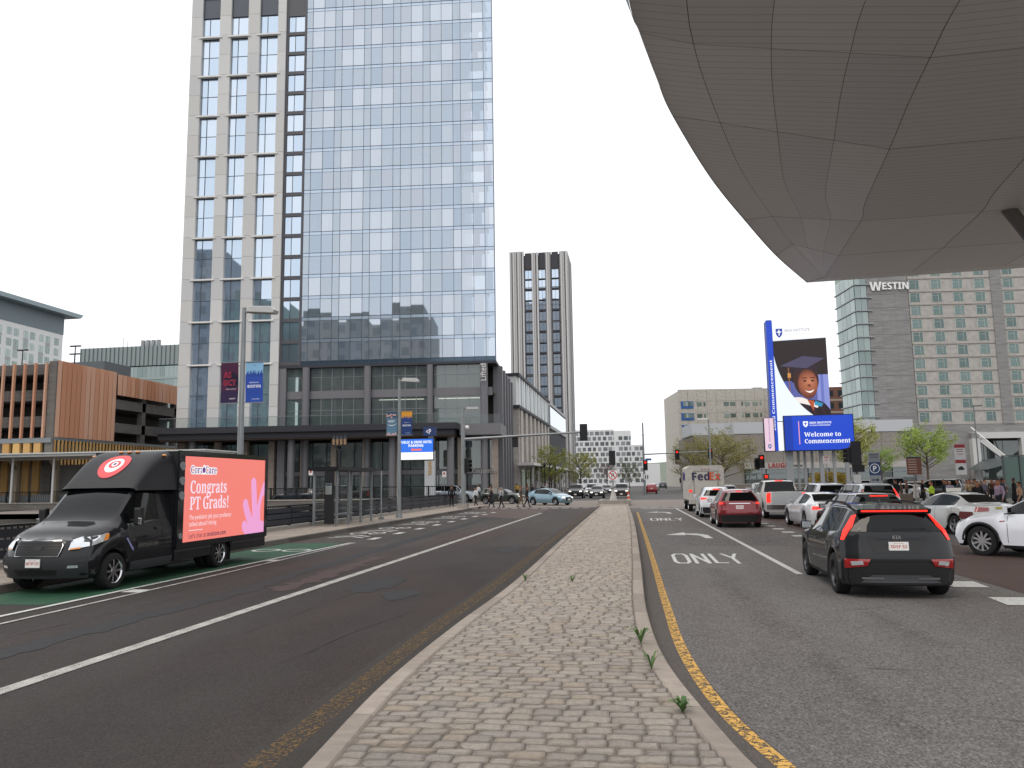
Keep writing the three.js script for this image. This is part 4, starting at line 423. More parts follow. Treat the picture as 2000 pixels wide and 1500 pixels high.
// ---------------------------------------------------------------- convention hall roof overhead
{
  const t = thing('roof_overhang', 'huge curved panelled roof overhang filling the upper right', 'roof overhang');
  const EDGE = [[-1.2, -12], [-0.4, -20], [0.3, -27.88], [0.71, -30.16], [1.47, -33.91], [2.37, -37.81], [4.98, -46.43], [8.02, -54.75], [11.77, -64.39], [16.19, -74.22]];
  const SEAM = [[1.0, -12], [1.6, -20], [2.41, -27.64], [2.87, -30.62], [3.55, -33.73], [4.68, -38.08], [6.6, -44.8], [9.6, -53.05], [12.2, -59.9], [16.86, -70.6]];
  const RIDGE = [[12.0, -12], [11.6, -20], [11.7, -27.63], [12.05, -31.47], [12.5, -35.5], [13.19, -40.43], [14.2, -48.5], [14.88, -52.01], [15.48, -60.01], [16.86, -70.6]];
  const yE = 20, yS = 19.55, yX = (s) => 18.9 + (s > 8 / 9 ? (s - 8 / 9) * 9 * 0.9 : 0), yR = (s) => 18.5 + (s > 8 / 9 ? (s - 8 / 9) * 9 * 1.03 : 0); const hy = (h, s, d = 0) => (typeof h === 'function' ? h(s) : h) + d; const curves = new Map(), at = (L, s) => { if (!curves.has(L)) curves.set(L, new THREE.CatmullRomCurve3(L.map(([x, z]) => V(x, 0, z)), false, 'catmullrom', 0.5)); const p = curves.get(L).getPoint(s); return [p.x, p.z]; };
  const pm = (c) => new THREE.MeshStandardMaterial({ color: c, roughness: 0.5, metalness: 0.1, side: THREE.DoubleSide, map: slatTex }), slatTex = canvasTex(64, 512, (c, w, h) => { c.fillStyle = '#fff'; c.fillRect(0, 0, w, h); for (let k = 0; k < 8; k++) { c.fillStyle = '#b4b1ad'; c.fillRect(0, k * 64, w, 3); } }, true);
  const cols = [0xd3d0cd, 0xcecccb, 0xd7d5d2].map(pm), row = [0, 1.5, 3, 5, 7, 8, 9].map((v) => v / 9);
  const patch = (A, ya, B2, yb, u0, u1, s0, s1, n = 10, d = 0) => { const pos = [], uv = [], ix = []; for (let j = 0; j <= n; j++) { const s = s0 + (s1 - s0) * j / n, a = at(A, s), b = at(B2, s); for (const u of [u0, u1]) { pos.push(a[0] + (b[0] - a[0]) * u, hy(ya, s, d) + (hy(yb, s, d) - hy(ya, s, d)) * u, a[1] + (b[1] - a[1]) * u); uv.push(u * 2, (a[1] + (b[1] - a[1]) * u) / 4); } if (j) { const q = j * 2; ix.push(q - 2, q - 1, q, q, q - 1, q + 1); } } const g = new THREE.BufferGeometry(); g.setAttribute('position', new THREE.Float32BufferAttribute(pos, 3)); g.setAttribute('uv', new THREE.Float32BufferAttribute(uv, 2)); g.setIndex(ix); g.computeVertexNormals(); return g; };
  const e = 0.0009, RIGHT = RIDGE.map(([x, z]) => [x + 36, z - (z + 12) * 0.02]);
  for (let k = 0; k < row.length - 1; k++) { const s0 = row[k] + e / 2, s1 = row[k + 1] - e / 2; part(t, 'edge_panel', patch(EDGE, yE, SEAM, yS, 0.003, 0.993, s0, s1), cols[k % 3]); for (let q = 0; q < 3; q++) part(t, 'soffit_panel', patch(SEAM, yS, RIDGE, yR, q / 3 + 0.0015, (q + 1) / 3 - 0.0012, s0, s1), cols[(k + q) % 3]); for (let q = 0; q < 5; q++) part(t, 'inner_panel', patch(RIDGE, yR, RIGHT, yX, q / 5 + 0.0006, (q + 1) / 5 - 0.0006, s0, s1), cols[(k + q + 1) % 3]); }
  part(t, 'backing', join([patch(EDGE, yE, SEAM, yS, 0, 1, 0, 1, 54, 0.04), patch(SEAM, yS, RIDGE, yR, 0, 1, 0, 1, 54, 0.04), patch(RIDGE, yR, RIGHT, yX, 0, 1, 0, 1, 54, 0.04)]), mat(0x6b6a69, 0.9));
  { const pos = [], ix = []; const n = 60; for (let j = 0; j <= n; j++) { const a = at(EDGE, j / n); pos.push(a[0], yE - 0.05, a[1], a[0] - 0.25, yE + 0.9, a[1] - 0.2); if (j) { const q = j * 2; ix.push(q - 2, q - 1, q, q, q - 1, q + 1); } } const g = new THREE.BufferGeometry(); g.setAttribute('position', new THREE.Float32BufferAttribute(pos, 3)); g.setIndex(ix); g.computeVertexNormals(); part(t, 'fascia', g, mat(0x5d5b5a, 0.5, { metalness: 0.3, side: THREE.DoubleSide })); }
  const tip = [16.19, -74.22], rt = [52.9, -71.4]; part(t, 'end_fascia', quad([[tip[0], yE, tip[1]], [tip[0], yE + 0.9, tip[1]], [rt[0], yE + 0.9, rt[1]], [rt[0], yE, rt[1]]]), mat(0x7b7977, 0.5, { metalness: 0.3 })); part(t, 'end_soffit', quad([[16.86, yR(1), -70.6], [RIGHT[9][0], yX(1), RIGHT[9][1]], [rt[0], yE, rt[1]], [tip[0], yE, tip[1]]]), cols[0]);
  part(t, 'roof_top', (() => { const s = EDGE.map(([x, z]) => [x, z]).concat([[rt[0], rt[1]], [48, -12]]); return poly(s, yE + 0.95); })(), mat(0x9a9894, 0.7)); part(t, 'strut', cyl(0.42, 0.42, [23.6, 18.9, -52], [36, 0, -54], 16), mat(0x6d6b69, 0.5, { metalness: 0.3 }));
  for (const [x, z] of [[34, -30], [40, -46]]) part(t, 'column', cyl(0.6, 0.6, [x, 0, z], [x, 18.8, z], 18), M.concrete);
}
// ---------------------------------------------------------------- left side: drive deck, covered walk, fence, shelter
{
  const t = thing('drive_deck', 'concrete drive deck with black railing over the lower street', 'bridge', [0, 0, -71]), R = M.blackMetal;
  part(t, 'parapet', bx(-95, -17.2, -0.9, 0.62, -0.9, 0), M.darkConc); part(t, 'deck_surface', bx(-95, -17.2, -0.3, 0.1, -15, -0.9), mat(0x5e5b59, 0.93)); part(t, 'wall_cap', bx(-95, -17.2, 0.62, 0.72, -0.95, 0.06), M.concrete);
  for (let x = -92; x < -18; x += 2.6) { part(t, 'rail_post', bx(x - 0.07, x + 0.07, 0.72, 1.85, -0.5, -0.36), R); }
  part(t, 'rail', join([bx(-95, -17.2, 1.75, 1.83, -0.46, -0.4), bx(-95, -17.2, 0.85, 0.9, -0.46, -0.4)]), R); const bars = []; for (let x = -92; x < -18; x += 0.2) bars.push(bx(x, x + 0.025, 0.9, 1.75, -0.445, -0.42)); part(t, 'balusters', join(bars), R).userData.kind = 'stuff';
  const w = thing('covered_walkway', 'white-roofed covered walkway on beige columns in front of the garage', 'walkway', [0, 0, -69.5]);
  part(w, 'roof', join([bx(-80, -40.5, 5.25, 5.5, -5.5, 0.4), bx(-80, -40.3, 5.5, 5.62, -5.7, 0.6)]), mat(0xc9ccca, 0.6)); part(w, 'roof_beam', bx(-80, -41, 4.95, 5.25, -1.2, -0.9), mat(0x9c948a, 0.8));
  for (let x = -78; x < -41; x += 4.6) { part(w, 'column', bx(x - 0.22, x + 0.22, 0.1, 5, -4.2, -3.8), mat(0xa2937f, 0.85)); part(w, 'front_post', cyl(0.11, 0.11, [x + 2.2, 0.7, -0.9], [x + 2.2, 5.2, -0.9], 10), mat(0xc9cac8, 0.5)); part(w, 'brace', bar([x, 4.2, -3.8], [x + 1.2, 5.0, -1.6], 0.2, 0.25), mat(0xa2937f, 0.85)); }
  part(w, 'hoarding', bx(-80, -41, 0.7, 1.5, -4.6, -4.5), mat(0x8f9392, 0.6)); part(w, 'back_wall', bx(-80, -41, 0.1, 4.6, -5.6, -5.5), mat(0x7d7a76, 0.9));
  part(w, 'lit_sign', bx(-56.2, -55.6, 2.1, 3.6, -5.4, -5.3), new THREE.MeshStandardMaterial({ color: 0x0a140c, emissive: 0x22aa55, emissiveIntensity: 0.5 }));
  const f = thing('bridge_fence', 'dark slatted fence on a low concrete plinth along the sidewalk', 'fence', [-15.25, 0, 0]), slate = [mat(0x2c3038, 0.55, { metalness: 0.2 }), mat(0x333842, 0.55, { metalness: 0.2 })];
  part(f, 'plinth', bx(-0.32, 0.05, 0, 0.28, -66, -4), M.concrete);
  for (let z = -4.6; z > -65; z -= 2.4) { part(f, 'fence_post', bx(-0.2, -0.06, 0.28, 1.14, z - 0.07, z + 0.07), M.blackMetal); for (let k = 0; k < 3; k++) part(f, 'fence_board', bx(-0.05, 0.0, 0.36 + k * 0.25, 0.56 + k * 0.25, z - 2.34, z - 0.02), slate[k % 2]); const b = []; for (let q = 1; q < 12; q++) b.push(bx(-0.14, -0.11, 0.3, 1.1, z - q * 0.195, z - q * 0.195 + 0.03)); part(f, 'pickets', join(b), M.blackMetal).userData.kind = 'stuff'; }
  part(f, 'fence_rail', bx(-0.16, 0.0, 1.11, 1.17, -66, -4.5), M.blackMetal);
  const s = thing('bus_shelter', 'glass bus shelter with flat dark roof on the sidewalk', 'bus shelter', [-14.3, 0.15, -37.3]);
  part(s, 'roof', bx(-0.75, 0.75, 2.55, 2.72, -2.6, 2.7), M.blackMetal); for (const z of [-2.4, -0.8, 0.9, 2.4]) part(s, 'post', bx(0.5, 0.6, 0, 2.55, z - 0.05, z + 0.05), M.galv); for (const z of [-2.4, 2.4]) part(s, 'post', bx(-0.6, -0.5, 0, 2.55, z - 0.05, z + 0.05), M.galv);
  for (const z of [-1.6, 0.05, 1.65]) part(s, 'glass_panel', paneGeo(1.5, 2.0), G.clear, [-0.55, 1.3, z], [0, Math.PI / 2, 0]); part(s, 'glass_panel', paneGeo(1.0, 2.0), G.clear, [0, 1.3, -2.4]); part(s, 'bench', join([bx(-0.5, -0.1, 0.42, 0.48, -1.6, 1.4), bx(-0.32, -0.26, 0, 0.42, -1.4, -1.3), bx(-0.32, -0.26, 0, 0.42, 1.1, 1.2)]), M.steel);
  part(s, 'info_panel', bx(0.05, 0.48, 0.1, 2.5, 2.52, 2.66), M.black); part(s, 'poster', new THREE.PlaneGeometry(0.3, 0.5), mat(0x9fa3a2, 0.6, { map: canvasTex(128, 240, (c, w, h) => { c.fillStyle = '#d9dcd8'; c.fillRect(0, 0, w, h); c.fillStyle = '#31557a'; c.fillRect(10, 10, 108, 40); c.fillStyle = '#7b8078'; for (let k = 0; k < 12; k++) c.fillRect(12, 66 + k * 14, 60 + 40 * ((k * 7) % 3) / 2, 5); }) }), [0.26, 1.7, 2.68]);
  const pole = thing('bus_stop_post', 'thin grey stop post between shelter and banner lamp', 'post', [-13.7, 0.15, -41.2]); part(pole, 'post', cyl(0.04, 0.04, [0, 0, 0], [0, 2.6, 0], 8), M.galv); part(pole, 'foot', bx(-0.12, 0.12, 0, 0.12, -0.12, 0.12), M.galv);
}
// ---------------------------------------------------------------- lamps with banners, signals, signs
const cityline = (c, w, y, s, col) => { c.fillStyle = col; for (let k = 0; k < 18; k++) { const bw = w / 18, h = s * (0.35 + 0.65 * ((k * 37 % 11) / 11)); c.fillRect(k * bw, y - h, bw + 1, h + 200); } };
const bannerTex = {
  purple: canvasTex(256, 520, (c, w, h) => { c.fillStyle = '#4a1c3e'; c.fillRect(0, 0, w, h); c.fillStyle = '#2c1b45'; c.fillRect(0, 360, w, 160); c.fillStyle = '#1d1230'; c.beginPath(); c.arc(150, 230, 110, 0, 7); c.fill(); c.strokeStyle = '#d6364f'; c.lineWidth = 5; c.font = 'bold 96px sans-serif'; c.strokeText('AS', 40, 190); c.strokeText('GCT', 30, 290, 200); c.fillStyle = '#e8dde4'; c.font = '22px sans-serif'; c.fillText('ANNUAL MEETING', 70, 345, 150); c.font = 'bold 24px sans-serif'; c.fillText('#ASGCT', 130, 470); }),
  blue: canvasTex(256, 520, (c, w, h) => { c.fillStyle = '#86b6d8'; c.fillRect(0, 0, w, h); cityline(c, w, 190, 90, '#27489c'); c.fillStyle = '#2c50ae'; c.fillRect(0, 190, w, 400); c.fillStyle = '#fff'; c.textAlign = 'center'; c.font = '27px sans-serif'; c.fillText('welcome to', w / 2, 272); c.font = 'bold 50px sans-serif'; c.fillText('BOSTON', w / 2, 330, 230); c.font = '20px sans-serif'; c.fillText('meet boston', w / 2 + 20, 480); c.fillStyle = '#27489c'; c.fillText('MEET', w / 2, 50); }),
  meet: canvasTex(256, 520, (c, w, h) => { c.fillStyle = '#5c7f99'; c.fillRect(0, 0, w, h); c.fillStyle = '#34536e'; c.fillRect(0, 0, w, 140); c.fillStyle = '#d9a9a2'; for (let k = 0; k < 14; k++) { c.beginPath(); c.arc((k * 53) % w, k % 2 ? 470 + (k * 7) % 50 : 60 + (k * 13) % 90 * (k > 7 ? 1 : 0.4), 22, 0, 7); c.fill(); } c.fillStyle = '#f3f1ec'; c.font = 'bold 62px sans-serif'; c.fillText('MEET', 40, 235, 190); c.beginPath(); c.moveTo(10, 270); c.quadraticCurveTo(130, 330, 246, 260); c.quadraticCurveTo(130, 360, 10, 270); c.fill(); }),
  gold: canvasTex(256, 520, (c, w, h) => { c.fillStyle = '#d99a35'; c.fillRect(0, 0, w, h); cityline(c, w, 190, 90, '#27427f'); c.fillStyle = '#27427f'; c.fillRect(0, 190, w, 400); c.fillStyle = '#fff'; c.textAlign = 'center'; c.font = '25px sans-serif'; c.fillText('welcome to', w / 2, 258); c.font = 'bold 50px sans-serif'; c.fillText('BOSTON', w / 2, 330, 230); c.font = '18px sans-serif'; c.fillText('meet boston', w / 2 + 20, 480); }),
};
function lampPost(pos, h, label, group, b1, b2, side = 1) {
  const t = thing('street_lamp', label, 'street lamp', pos, 0, group);
  part(t, 'pole', cyl(0.125, 0.07, [0, 0, 0], [0, h, 0], 14), M.galv); part(t, 'base', cyl(0.19, 0.17, [0, 0, 0], [0, 0.25, 0], 14), M.galv); part(t, 'arm', bar([0, h - 0.15, 0], [0.7 * side, h - 0.1, 0], 0.06, 0.08), M.galv);
  part(t, 'lamp_head', extr([[0, 0], [0.95, -0.08], [1.0, 0.0], [0.85, 0.12], [0.1, 0.16]], 0.3, 0.02).translate(0.15, h - 0.16, -0.15), mat(0xc3c4c2, 0.5));
  if (b1) for (const [tx, s] of [[b1, -1], [b2, 1]]) { const g = new THREE.PlaneGeometry(0.62, 1.36, 6, 8), p = g.attributes.position; for (let i = 0; i < p.count; i++) p.setZ(i, 0.02 * Math.sin(p.getY(i) * 4 + s)); g.computeVertexNormals(); part(t, 'banner', g, mat(0xffffff, 0.8, { map: tx }), [s * 0.44, 5.3, 0.02]); part(t, 'banner_rod', join([bar([0, 5.99, 0.02], [s * 0.78, 5.99, 0.02], 0.03, 0.03), bar([0, 4.62, 0.02], [s * 0.78, 4.62, 0.02], 0.03, 0.03)]), M.galv); }
  return t;
}
lampPost([-12.9, 0.15, -24.2], 7.85, 'tall street lamp with purple and blue banners behind the black truck', 'banner lamps', bannerTex.purple, bannerTex.blue);
lampPost([-13.2, 0.15, -42.8], 7.85, 'street lamp with teal and gold banners past the bus shelter', 'banner lamps', bannerTex.meet, bannerTex.gold);
const face = { red: new THREE.MeshStandardMaterial({ color: 0x400505, emissive: 0xff2a1c, emissiveIntensity: 1.6 }), off: mat(0x1c1712, 0.4) };
function signalHead(parent, pos, ry, lit, s = 1) { // black housing with three lenses and visors
  const h = part(parent, 'signal_head', join([bx(-0.17 * s, 0.17 * s, -0.5 * s, 0.5 * s, -0.1, 0.1), bx(-0.27 * s, 0.27 * s, -0.6 * s, 0.6 * s, -0.12, -0.1)]), M.black, pos, [0, ry, 0]);
  for (let k = 0; k < 3; k++) { part(h, 'lens', new THREE.CylinderGeometry(0.115 * s, 0.115 * s, 0.03, 18).rotateX(Math.PI / 2), lit === k ? face.red : face.off, [0, (0.33 - k * 0.33) * s, 0.11]); part(h, 'visor', new THREE.CylinderGeometry(0.14 * s, 0.14 * s, 0.22, 14, 1, true, Math.PI * 0.75, Math.PI * 1.5).rotateX(Math.PI / 2).rotateZ(Math.PI), M.black, [0, (0.33 - k * 0.33) * s, 0.2]); } return h;
}
{
  const t = thing('signal_mast', 'grey signal mast with a long arm reaching over the left lanes', 'traffic signal', [-13.0, 0.15, -58.5]);
  part(t, 'pole', cyl(0.2, 0.14, [0, 0, 0], [0, 7.6, 0], 14), M.galv); part(t, 'base', bx(-0.35, 0.35, 0, 0.35, -0.35, 0.35), M.concrete); part(t, 'mast_arm', cyl(0.12, 0.06, [0, 5.2, 0], [9.3, 5.55, 0], 12), M.galv); part(t, 'lamp_arm', bar([0, 7.5, 0], [0.8, 7.6, 0], 0.06, 0.08), M.galv); part(t, 'lamp_head', bx(0.3, 1.2, 7.5, 7.66, -0.15, 0.15), mat(0xc3c4c2, 0.5)); part(t, 'camera_dome', new THREE.SphereGeometry(0.16, 14, 10), M.white, [0.35, 6.1, 0.1]); part(t, 'camera_arm', bar([0, 6.25, 0], [0.35, 6.2, 0.1], 0.04, 0.04), M.white);
  signalHead(t, [9.2, 5.5, 0.1], Math.PI, -1, 1.05); signalHead(t, [4.0, 5.0, -0.2], Math.PI, -1, 0.8); signalHead(t, [0.35, 3.2, 0], Math.PI / 2, -1, 1);
  const u = thing('signal_post', 'slim signal post on the far corner whose arm carries two red signals', 'traffic signal', [1.1, 0, -118]);
  part(u, 'pole', cyl(0.18, 0.1, [0, 0, 0], [0, 10.6, 0], 12), M.galv); part(u, 'finial', new THREE.ConeGeometry(0.25, 0.5, 10), M.galv, [0, 9.0, 0]); part(u, 'mast_arm', cyl(0.11, 0.06, [0, 5.9, 0], [9.6, 6.2, 0], 10), M.galv); signalHead(u, [4.85, 5.75, 0.15], 0, 0, 1.2); signalHead(u, [9.6, 5.85, 0.15], 0, 0, 1.2); signalHead(u, [0.2, 4.3, 0.25], 0, 0, 1.25);
  part(u, 'turn_sign', bx(-0.1, 0.7, 2.2, 3.0, 0.2, 0.24), M.white); part(u, 'street_sign', bx(0.2, 1.1, 5.0, 5.3, 0.15, 0.2), mat(0x2a4f8f, 0.5)); part(u, 'turn_arrows', join([bx(0.08, 0.2, 2.3, 2.85, 0.245, 0.26), bx(0.4, 0.52, 2.3, 2.85, 0.245, 0.26)]), M.black);
  const i = thing('island_signal', 'black signal above a red no U-turn sign on the cobbled median tip', 'traffic signal', [-2.1, 0.36, -70]);
  part(i, 'post', cyl(0.06, 0.05, [0, 0, 0], [0, 4.0, 0], 10), M.galv); part(i, 'cone_base', cyl(0.36, 0.1, [0, 0, 0], [0, 0.9, 0], 14), mat(0xb8b4ae, 0.7)); signalHead(i, [0, 3.7, 0.05], Math.PI, -1, 1.05);
  part(i, 'sign_plate', bx(-0.4, 0.4, 1.75, 2.6, 0.08, 0.1), mat(0xffffff, 0.5, { map: canvasTex(256, 256, (c, w) => { c.fillStyle = '#eee'; c.fillRect(0, 0, w, w); c.lineWidth = 22; c.strokeStyle = '#161616'; c.beginPath(); c.moveTo(100, 190); c.lineTo(100, 110); c.arc(128, 110, 28, Math.PI, 0); c.lineTo(156, 150); c.stroke(); c.fillStyle = '#161616'; c.beginPath(); c.moveTo(132, 146); c.lineTo(180, 146); c.lineTo(156, 182); c.fill(); c.lineWidth = 24; c.strokeStyle = '#c12330'; c.beginPath(); c.arc(128, 128, 104, 0, 7); c.moveTo(60, 60); c.lineTo(196, 196); c.stroke(); }) }));
  { const p = i.children[i.children.length - 1], uv = p.geometry.attributes.uv; for (let k = 0; k < 24; k++) uv.setXY(k, [0, 1, 0, 1][k % 4], [1, 1, 0, 0][k % 4]); }
  const r = thing('corner_signal', 'red pedestrian and traffic signal cluster on the right corner', 'traffic signal', [11.2, 0.1, -74]); part(r, 'post', cyl(0.07, 0.06, [0, 0, 0], [0, 4.0, 0], 10), M.galv); signalHead(r, [0, 3.5, 0.15], 0, 0, 1); signalHead(r, [-0.45, 3.3, 0], -0.8, -1, 0.9); part(r, 'hand_box', bx(0.1, 0.55, 1.9, 2.35, 0, 0.2), M.black); part(r, 'hand_light', bx(0.2, 0.45, 2.0, 2.25, 0.2, 0.215), face.red); part(r, 'small_sign', bx(-0.2, 0.25, 1.2, 1.7, 0.08, 0.1), M.white);
  const b = thing('rear_signal', 'black signal head seen from behind above a white sign by the plaza', 'traffic signal', [12.8, 0.1, -49.5]); part(b, 'post', cyl(0.07, 0.06, [0, 0, 0], [0, 3.9, 0], 10), M.galv); signalHead(b, [0.1, 3.35, 0], Math.PI + 0.3, -1, 1.2); signalHead(b, [-0.3, 3.25, 0], -Math.PI / 2, -1, 0.85); part(b, 'hand_box', bx(-0.1, 0.55, 2.25, 2.65, -0.1, 0.1), M.black); part(b, 'small_sign', bx(-0.1, 0.32, 1.5, 2.1, 0.08, 0.1), M.white);
}
{ // ornate lantern, parking screen, parking signs
  const t = thing('lantern_cluster', 'cluster of four old-style lanterns on a post before the hotel entrance', 'street lamp', [-22.5, 0.1, -57.5]), k = mat(0x2d3138, 0.6, { metalness: 0.3 });
  part(t, 'post', cyl(0.09, 0.07, [0, -7, 0], [0, 4.7, 0], 10), k); part(t, 'scroll', join([bar([0, 4.5, 0], [-0.5, 4.95, 0], 0.07, 0.07), bar([0, 4.5, 0], [0.5, 4.95, 0], 0.07, 0.07), bx(-0.55, 0.55, 4.92, 5.0, -0.06, 0.06)])); t.children[1].material = k;
  for (let q = 0; q < 4; q++) { const x = -0.45 + q * 0.3; part(t, 'lantern', join([cyl(0.09, 0.13, [x, 5.0, 0], [x, 5.45, 0], 8)]), mat(0xa98a6a, 0.4)); part(t, 'lantern_cage', join([cyl(0.15, 0.02, [x, 5.45, 0], [x, 5.72, 0], 8), cyl(0.015, 0.015, [x, 5.7, 0], [x, 5.9, 0], 6), bar([x - 0.13, 5, 0.02], [x - 0.13, 5.45, 0.02], 0.02, 0.02), bar([x + 0.13, 5, 0.02], [x + 0.13, 5.45, 0.02], 0.02, 0.02)]), k); }
  const p = thing('parking_screen', 'blue parking sign above a lit parking screen on a grey pylon', 'sign', [-20.4, 0.1, -76.5]);
  part(p, 'pylon', bx(-0.5, 0.5, 0, 5.2, -0.25, 0.25), mat(0xb3b7ba, 0.6)); part(p, 'pylon_lettering', text3('HOTEL', 0.34, 0.03).rotateZ(-Math.PI / 2).translate(-0.12, 4.2, 0.26), mat(0xb78a2e, 0.5));
  const bl = mat(0xffffff, 0.5, { map: canvasTex(256, 128, (c, w, h) => { c.fillStyle = '#22386b'; c.fillRect(0, 0, w, h); c.fillStyle = '#f0f2f5'; c.font = 'bold 104px sans-serif'; c.fillText('<P', 50, 102); }) }); part(p, 'parking_sign', new THREE.PlaneGeometry(1.2, 0.85), bl, [0.0, 7.15, 0.26]); part(p, 'sign_case', bx(-0.62, 0.62, 6.7, 7.6, -0.2, 0.25), mat(0x22386b, 0.5)); part(p, 'sign_stem', bx(-0.15, 0.35, 5.2, 6.7, -0.1, 0.1), mat(0x8f9497, 0.5));
  part(p, 'screen_case', bx(-3.25, 0.48, 4.25, 6.5, -0.2, 0.28), M.black); part(p, 'screen', new THREE.PlaneGeometry(3.55, 2.05), screenMat(canvasTex(512, 296, (c, w, h) => { c.fillStyle = '#2b6fe0'; c.fillRect(0, 0, w, 190); c.fillStyle = '#fff'; c.fillRect(0, 190, w, h); c.font = 'bold 52px sans-serif'; c.textAlign = 'center'; c.fillText('PUBLIC & OMNI HOTEL', w / 2, 62, 480); c.fillText('PARKING', w / 2, 112); c.fillStyle = '#f06a5a'; c.fillRect(210, 140, 130, 26); c.beginPath(); c.moveTo(175, 153); c.lineTo(215, 128); c.lineTo(215, 178); c.fill(); }), 1.0), [-1.38, 5.38, 0.3]);
  const plate = (name, label, pos, h, w, ph, draw, cat = 'sign') => { const o = thing(name, label, cat, pos); part(o, 'post', cyl(0.035, 0.035, [0, 0, 0], [0, h, 0], 8), M.galv); part(o, 'plate', bx(-w / 2, w / 2, h - ph, h, 0.03, 0.05), M.white); part(o, 'print', new THREE.PlaneGeometry(w * 0.98, ph * 0.98), mat(0xffffff, 0.5, { map: canvasTex(128, Math.round(128 * ph / w), draw) }), [0, h - ph / 2, 0.055]); return o; };
  plate('parking_sign', 'blue circled P sign with a right arrow by the plaza', [13.0, 0.1, -46.2], 3.3, 0.62, 1.75, (c, w, h) => { c.fillStyle = '#8b9096'; c.fillRect(0, 0, w, h); c.fillStyle = '#2c3138'; c.fillRect(14, 22, 100, 10); c.fillRect(14, 50, 100, 8); c.fillStyle = '#21406f'; c.fillRect(0, 112, w, 150); c.strokeStyle = '#fff'; c.lineWidth = 8; c.beginPath(); c.arc(64, 185, 52, 0, 7); c.stroke(); c.fillStyle = '#fff'; c.font = 'bold 84px sans-serif'; c.fillText('P', 38, 215); c.fillStyle = '#9aa0a4'; c.fillRect(0, 268, w, 100); c.fillStyle = '#15171a'; c.fillRect(24, 312, 60, 12); c.beginPath(); c.moveTo(80, 296); c.lineTo(108, 318); c.lineTo(80, 340); c.fill(); });
  plate('curb_sign', 'red and white stacked curb rule signs on the plaza edge', [21.9, 0.1, -58], 4.1, 0.7, 2.1, (c, w, h) => { c.fillStyle = '#eee'; c.fillRect(0, 0, w, h); c.fillStyle = '#b3343a'; c.fillRect(0, 0, w, 44); c.fillRect(0, 196, w, 44); c.fillStyle = '#8b2a30'; c.fillRect(24, 60, 80, 8); c.fillRect(24, 86, 80, 8); c.fillRect(30, 120, 70, 8); c.fillStyle = '#17191c'; c.fillRect(30, 300, 68, 26); c.beginPath(); c.ellipse(64, 300, 26, 20, 0, 3.14, 6.28); c.fill(); });
  plate('notice_board', 'brown notice board with white lettering beyond the police officer', [18.9, 0.1, -58], 3.3, 1.0, 1.25, (c, w, h) => { c.fillStyle = '#80503f'; c.fillRect(0, 0, w, h); c.fillStyle = '#c7b1a4'; for (let k = 0; k < 6; k++) c.fillRect(14, 22 + k * 22, 70 + (k * 31) % 30, 7); c.fillStyle = '#333c48'; c.fillRect(0, 0, w, 12); });
  plate('curb_sign', 'small white and red rule sign left of the circled P sign', [14.3, 0.1, -63], 3.6, 0.5, 0.6, (c, w, h) => { c.fillStyle = '#e4dedc'; c.fillRect(0, 0, w, h); c.fillStyle = '#a8464a'; c.fillRect(14, 14, 100, 18); c.fillRect(30, 54, 66, 10); c.fillRect(30, 84, 66, 10); });
  plate('curb_sign', 'white rule sign beside the parcel truck', [8.4, 0, -84], 3.2, 0.75, 0.75, (c, w, h) => { c.fillStyle = '#e8e8e4'; c.fillRect(0, 0, w, h); c.fillStyle = '#3b3d40'; c.fillRect(24, 24, 80, 14); c.fillRect(24, 56, 80, 14); c.fillRect(24, 88, 80, 14); });
  plate('curb_sign', 'small red and white sign standing by the dark pickup', [-33.6, 0.1, -78], 3.6, 0.45, 0.6, (c, w, h) => { c.fillStyle = '#e8e4e2'; c.fillRect(0, 0, w, h); c.fillStyle = '#b04a48'; c.fillRect(30, 30, 66, 70); });
  plate('curb_sign', 'small red and white sign right of the banner lamp', [-19.8, 0.1, -80], 3.2, 0.45, 0.6, (c, w, h) => { c.fillStyle = '#e8e4e2'; c.fillRect(0, 0, w, h); c.fillStyle = '#b04a48'; c.fillRect(34, 34, 58, 60); });
  const k2 = thing('info_kiosk', 'green glass information kiosk at the right edge', 'kiosk', [31.6, 0.1, -72], 0.1); part(k2, 'frame', join([bx(-1.2, -1.1, 0, 3.6, -0.1, 0.1), bx(1.5, 1.6, 0, 3.6, -0.1, 0.1), bx(-1.2, 1.6, 3.5, 3.6, -0.1, 0.1), bx(0.15, 0.22, 0.9, 3.5, -0.1, 0.1), bx(-1.2, 1.6, 0, 0.9, -0.1, 0.1)]), mat(0x5f6a68, 0.5)); for (const x of [-0.47, 0.86]) part(k2, 'panel', bx(x - 0.6, x + 0.6, 0.92, 3.48, -0.03, 0.03), mat(0x6f8c84, 0.2));
  const sp = thing('path_lamp', 'tall thin lamp post behind the curb signs', 'street lamp', [31, 0.1, -78]); part(sp, 'pole', cyl(0.07, 0.05, [0, 0, 0], [0, 8.4, 0], 8), M.galv); part(sp, 'lamp_head', bx(-0.15, 0.7, 8.3, 8.42, -0.1, 0.1), M.galv);
  const l3 = thing('street_lamp', 'white-headed street lamp in front of the low grey hall', 'street lamp', [8.6, 0, -95], 0, 'banner lamps'); part(l3, 'pole', cyl(0.12, 0.08, [0, 0, 0], [0, 9.2, 0], 10), M.galv); part(l3, 'lamp_head', bx(-1.3, 0, 9.1, 9.3, -0.14, 0.14), mat(0xd4d4d0, 0.5));
}
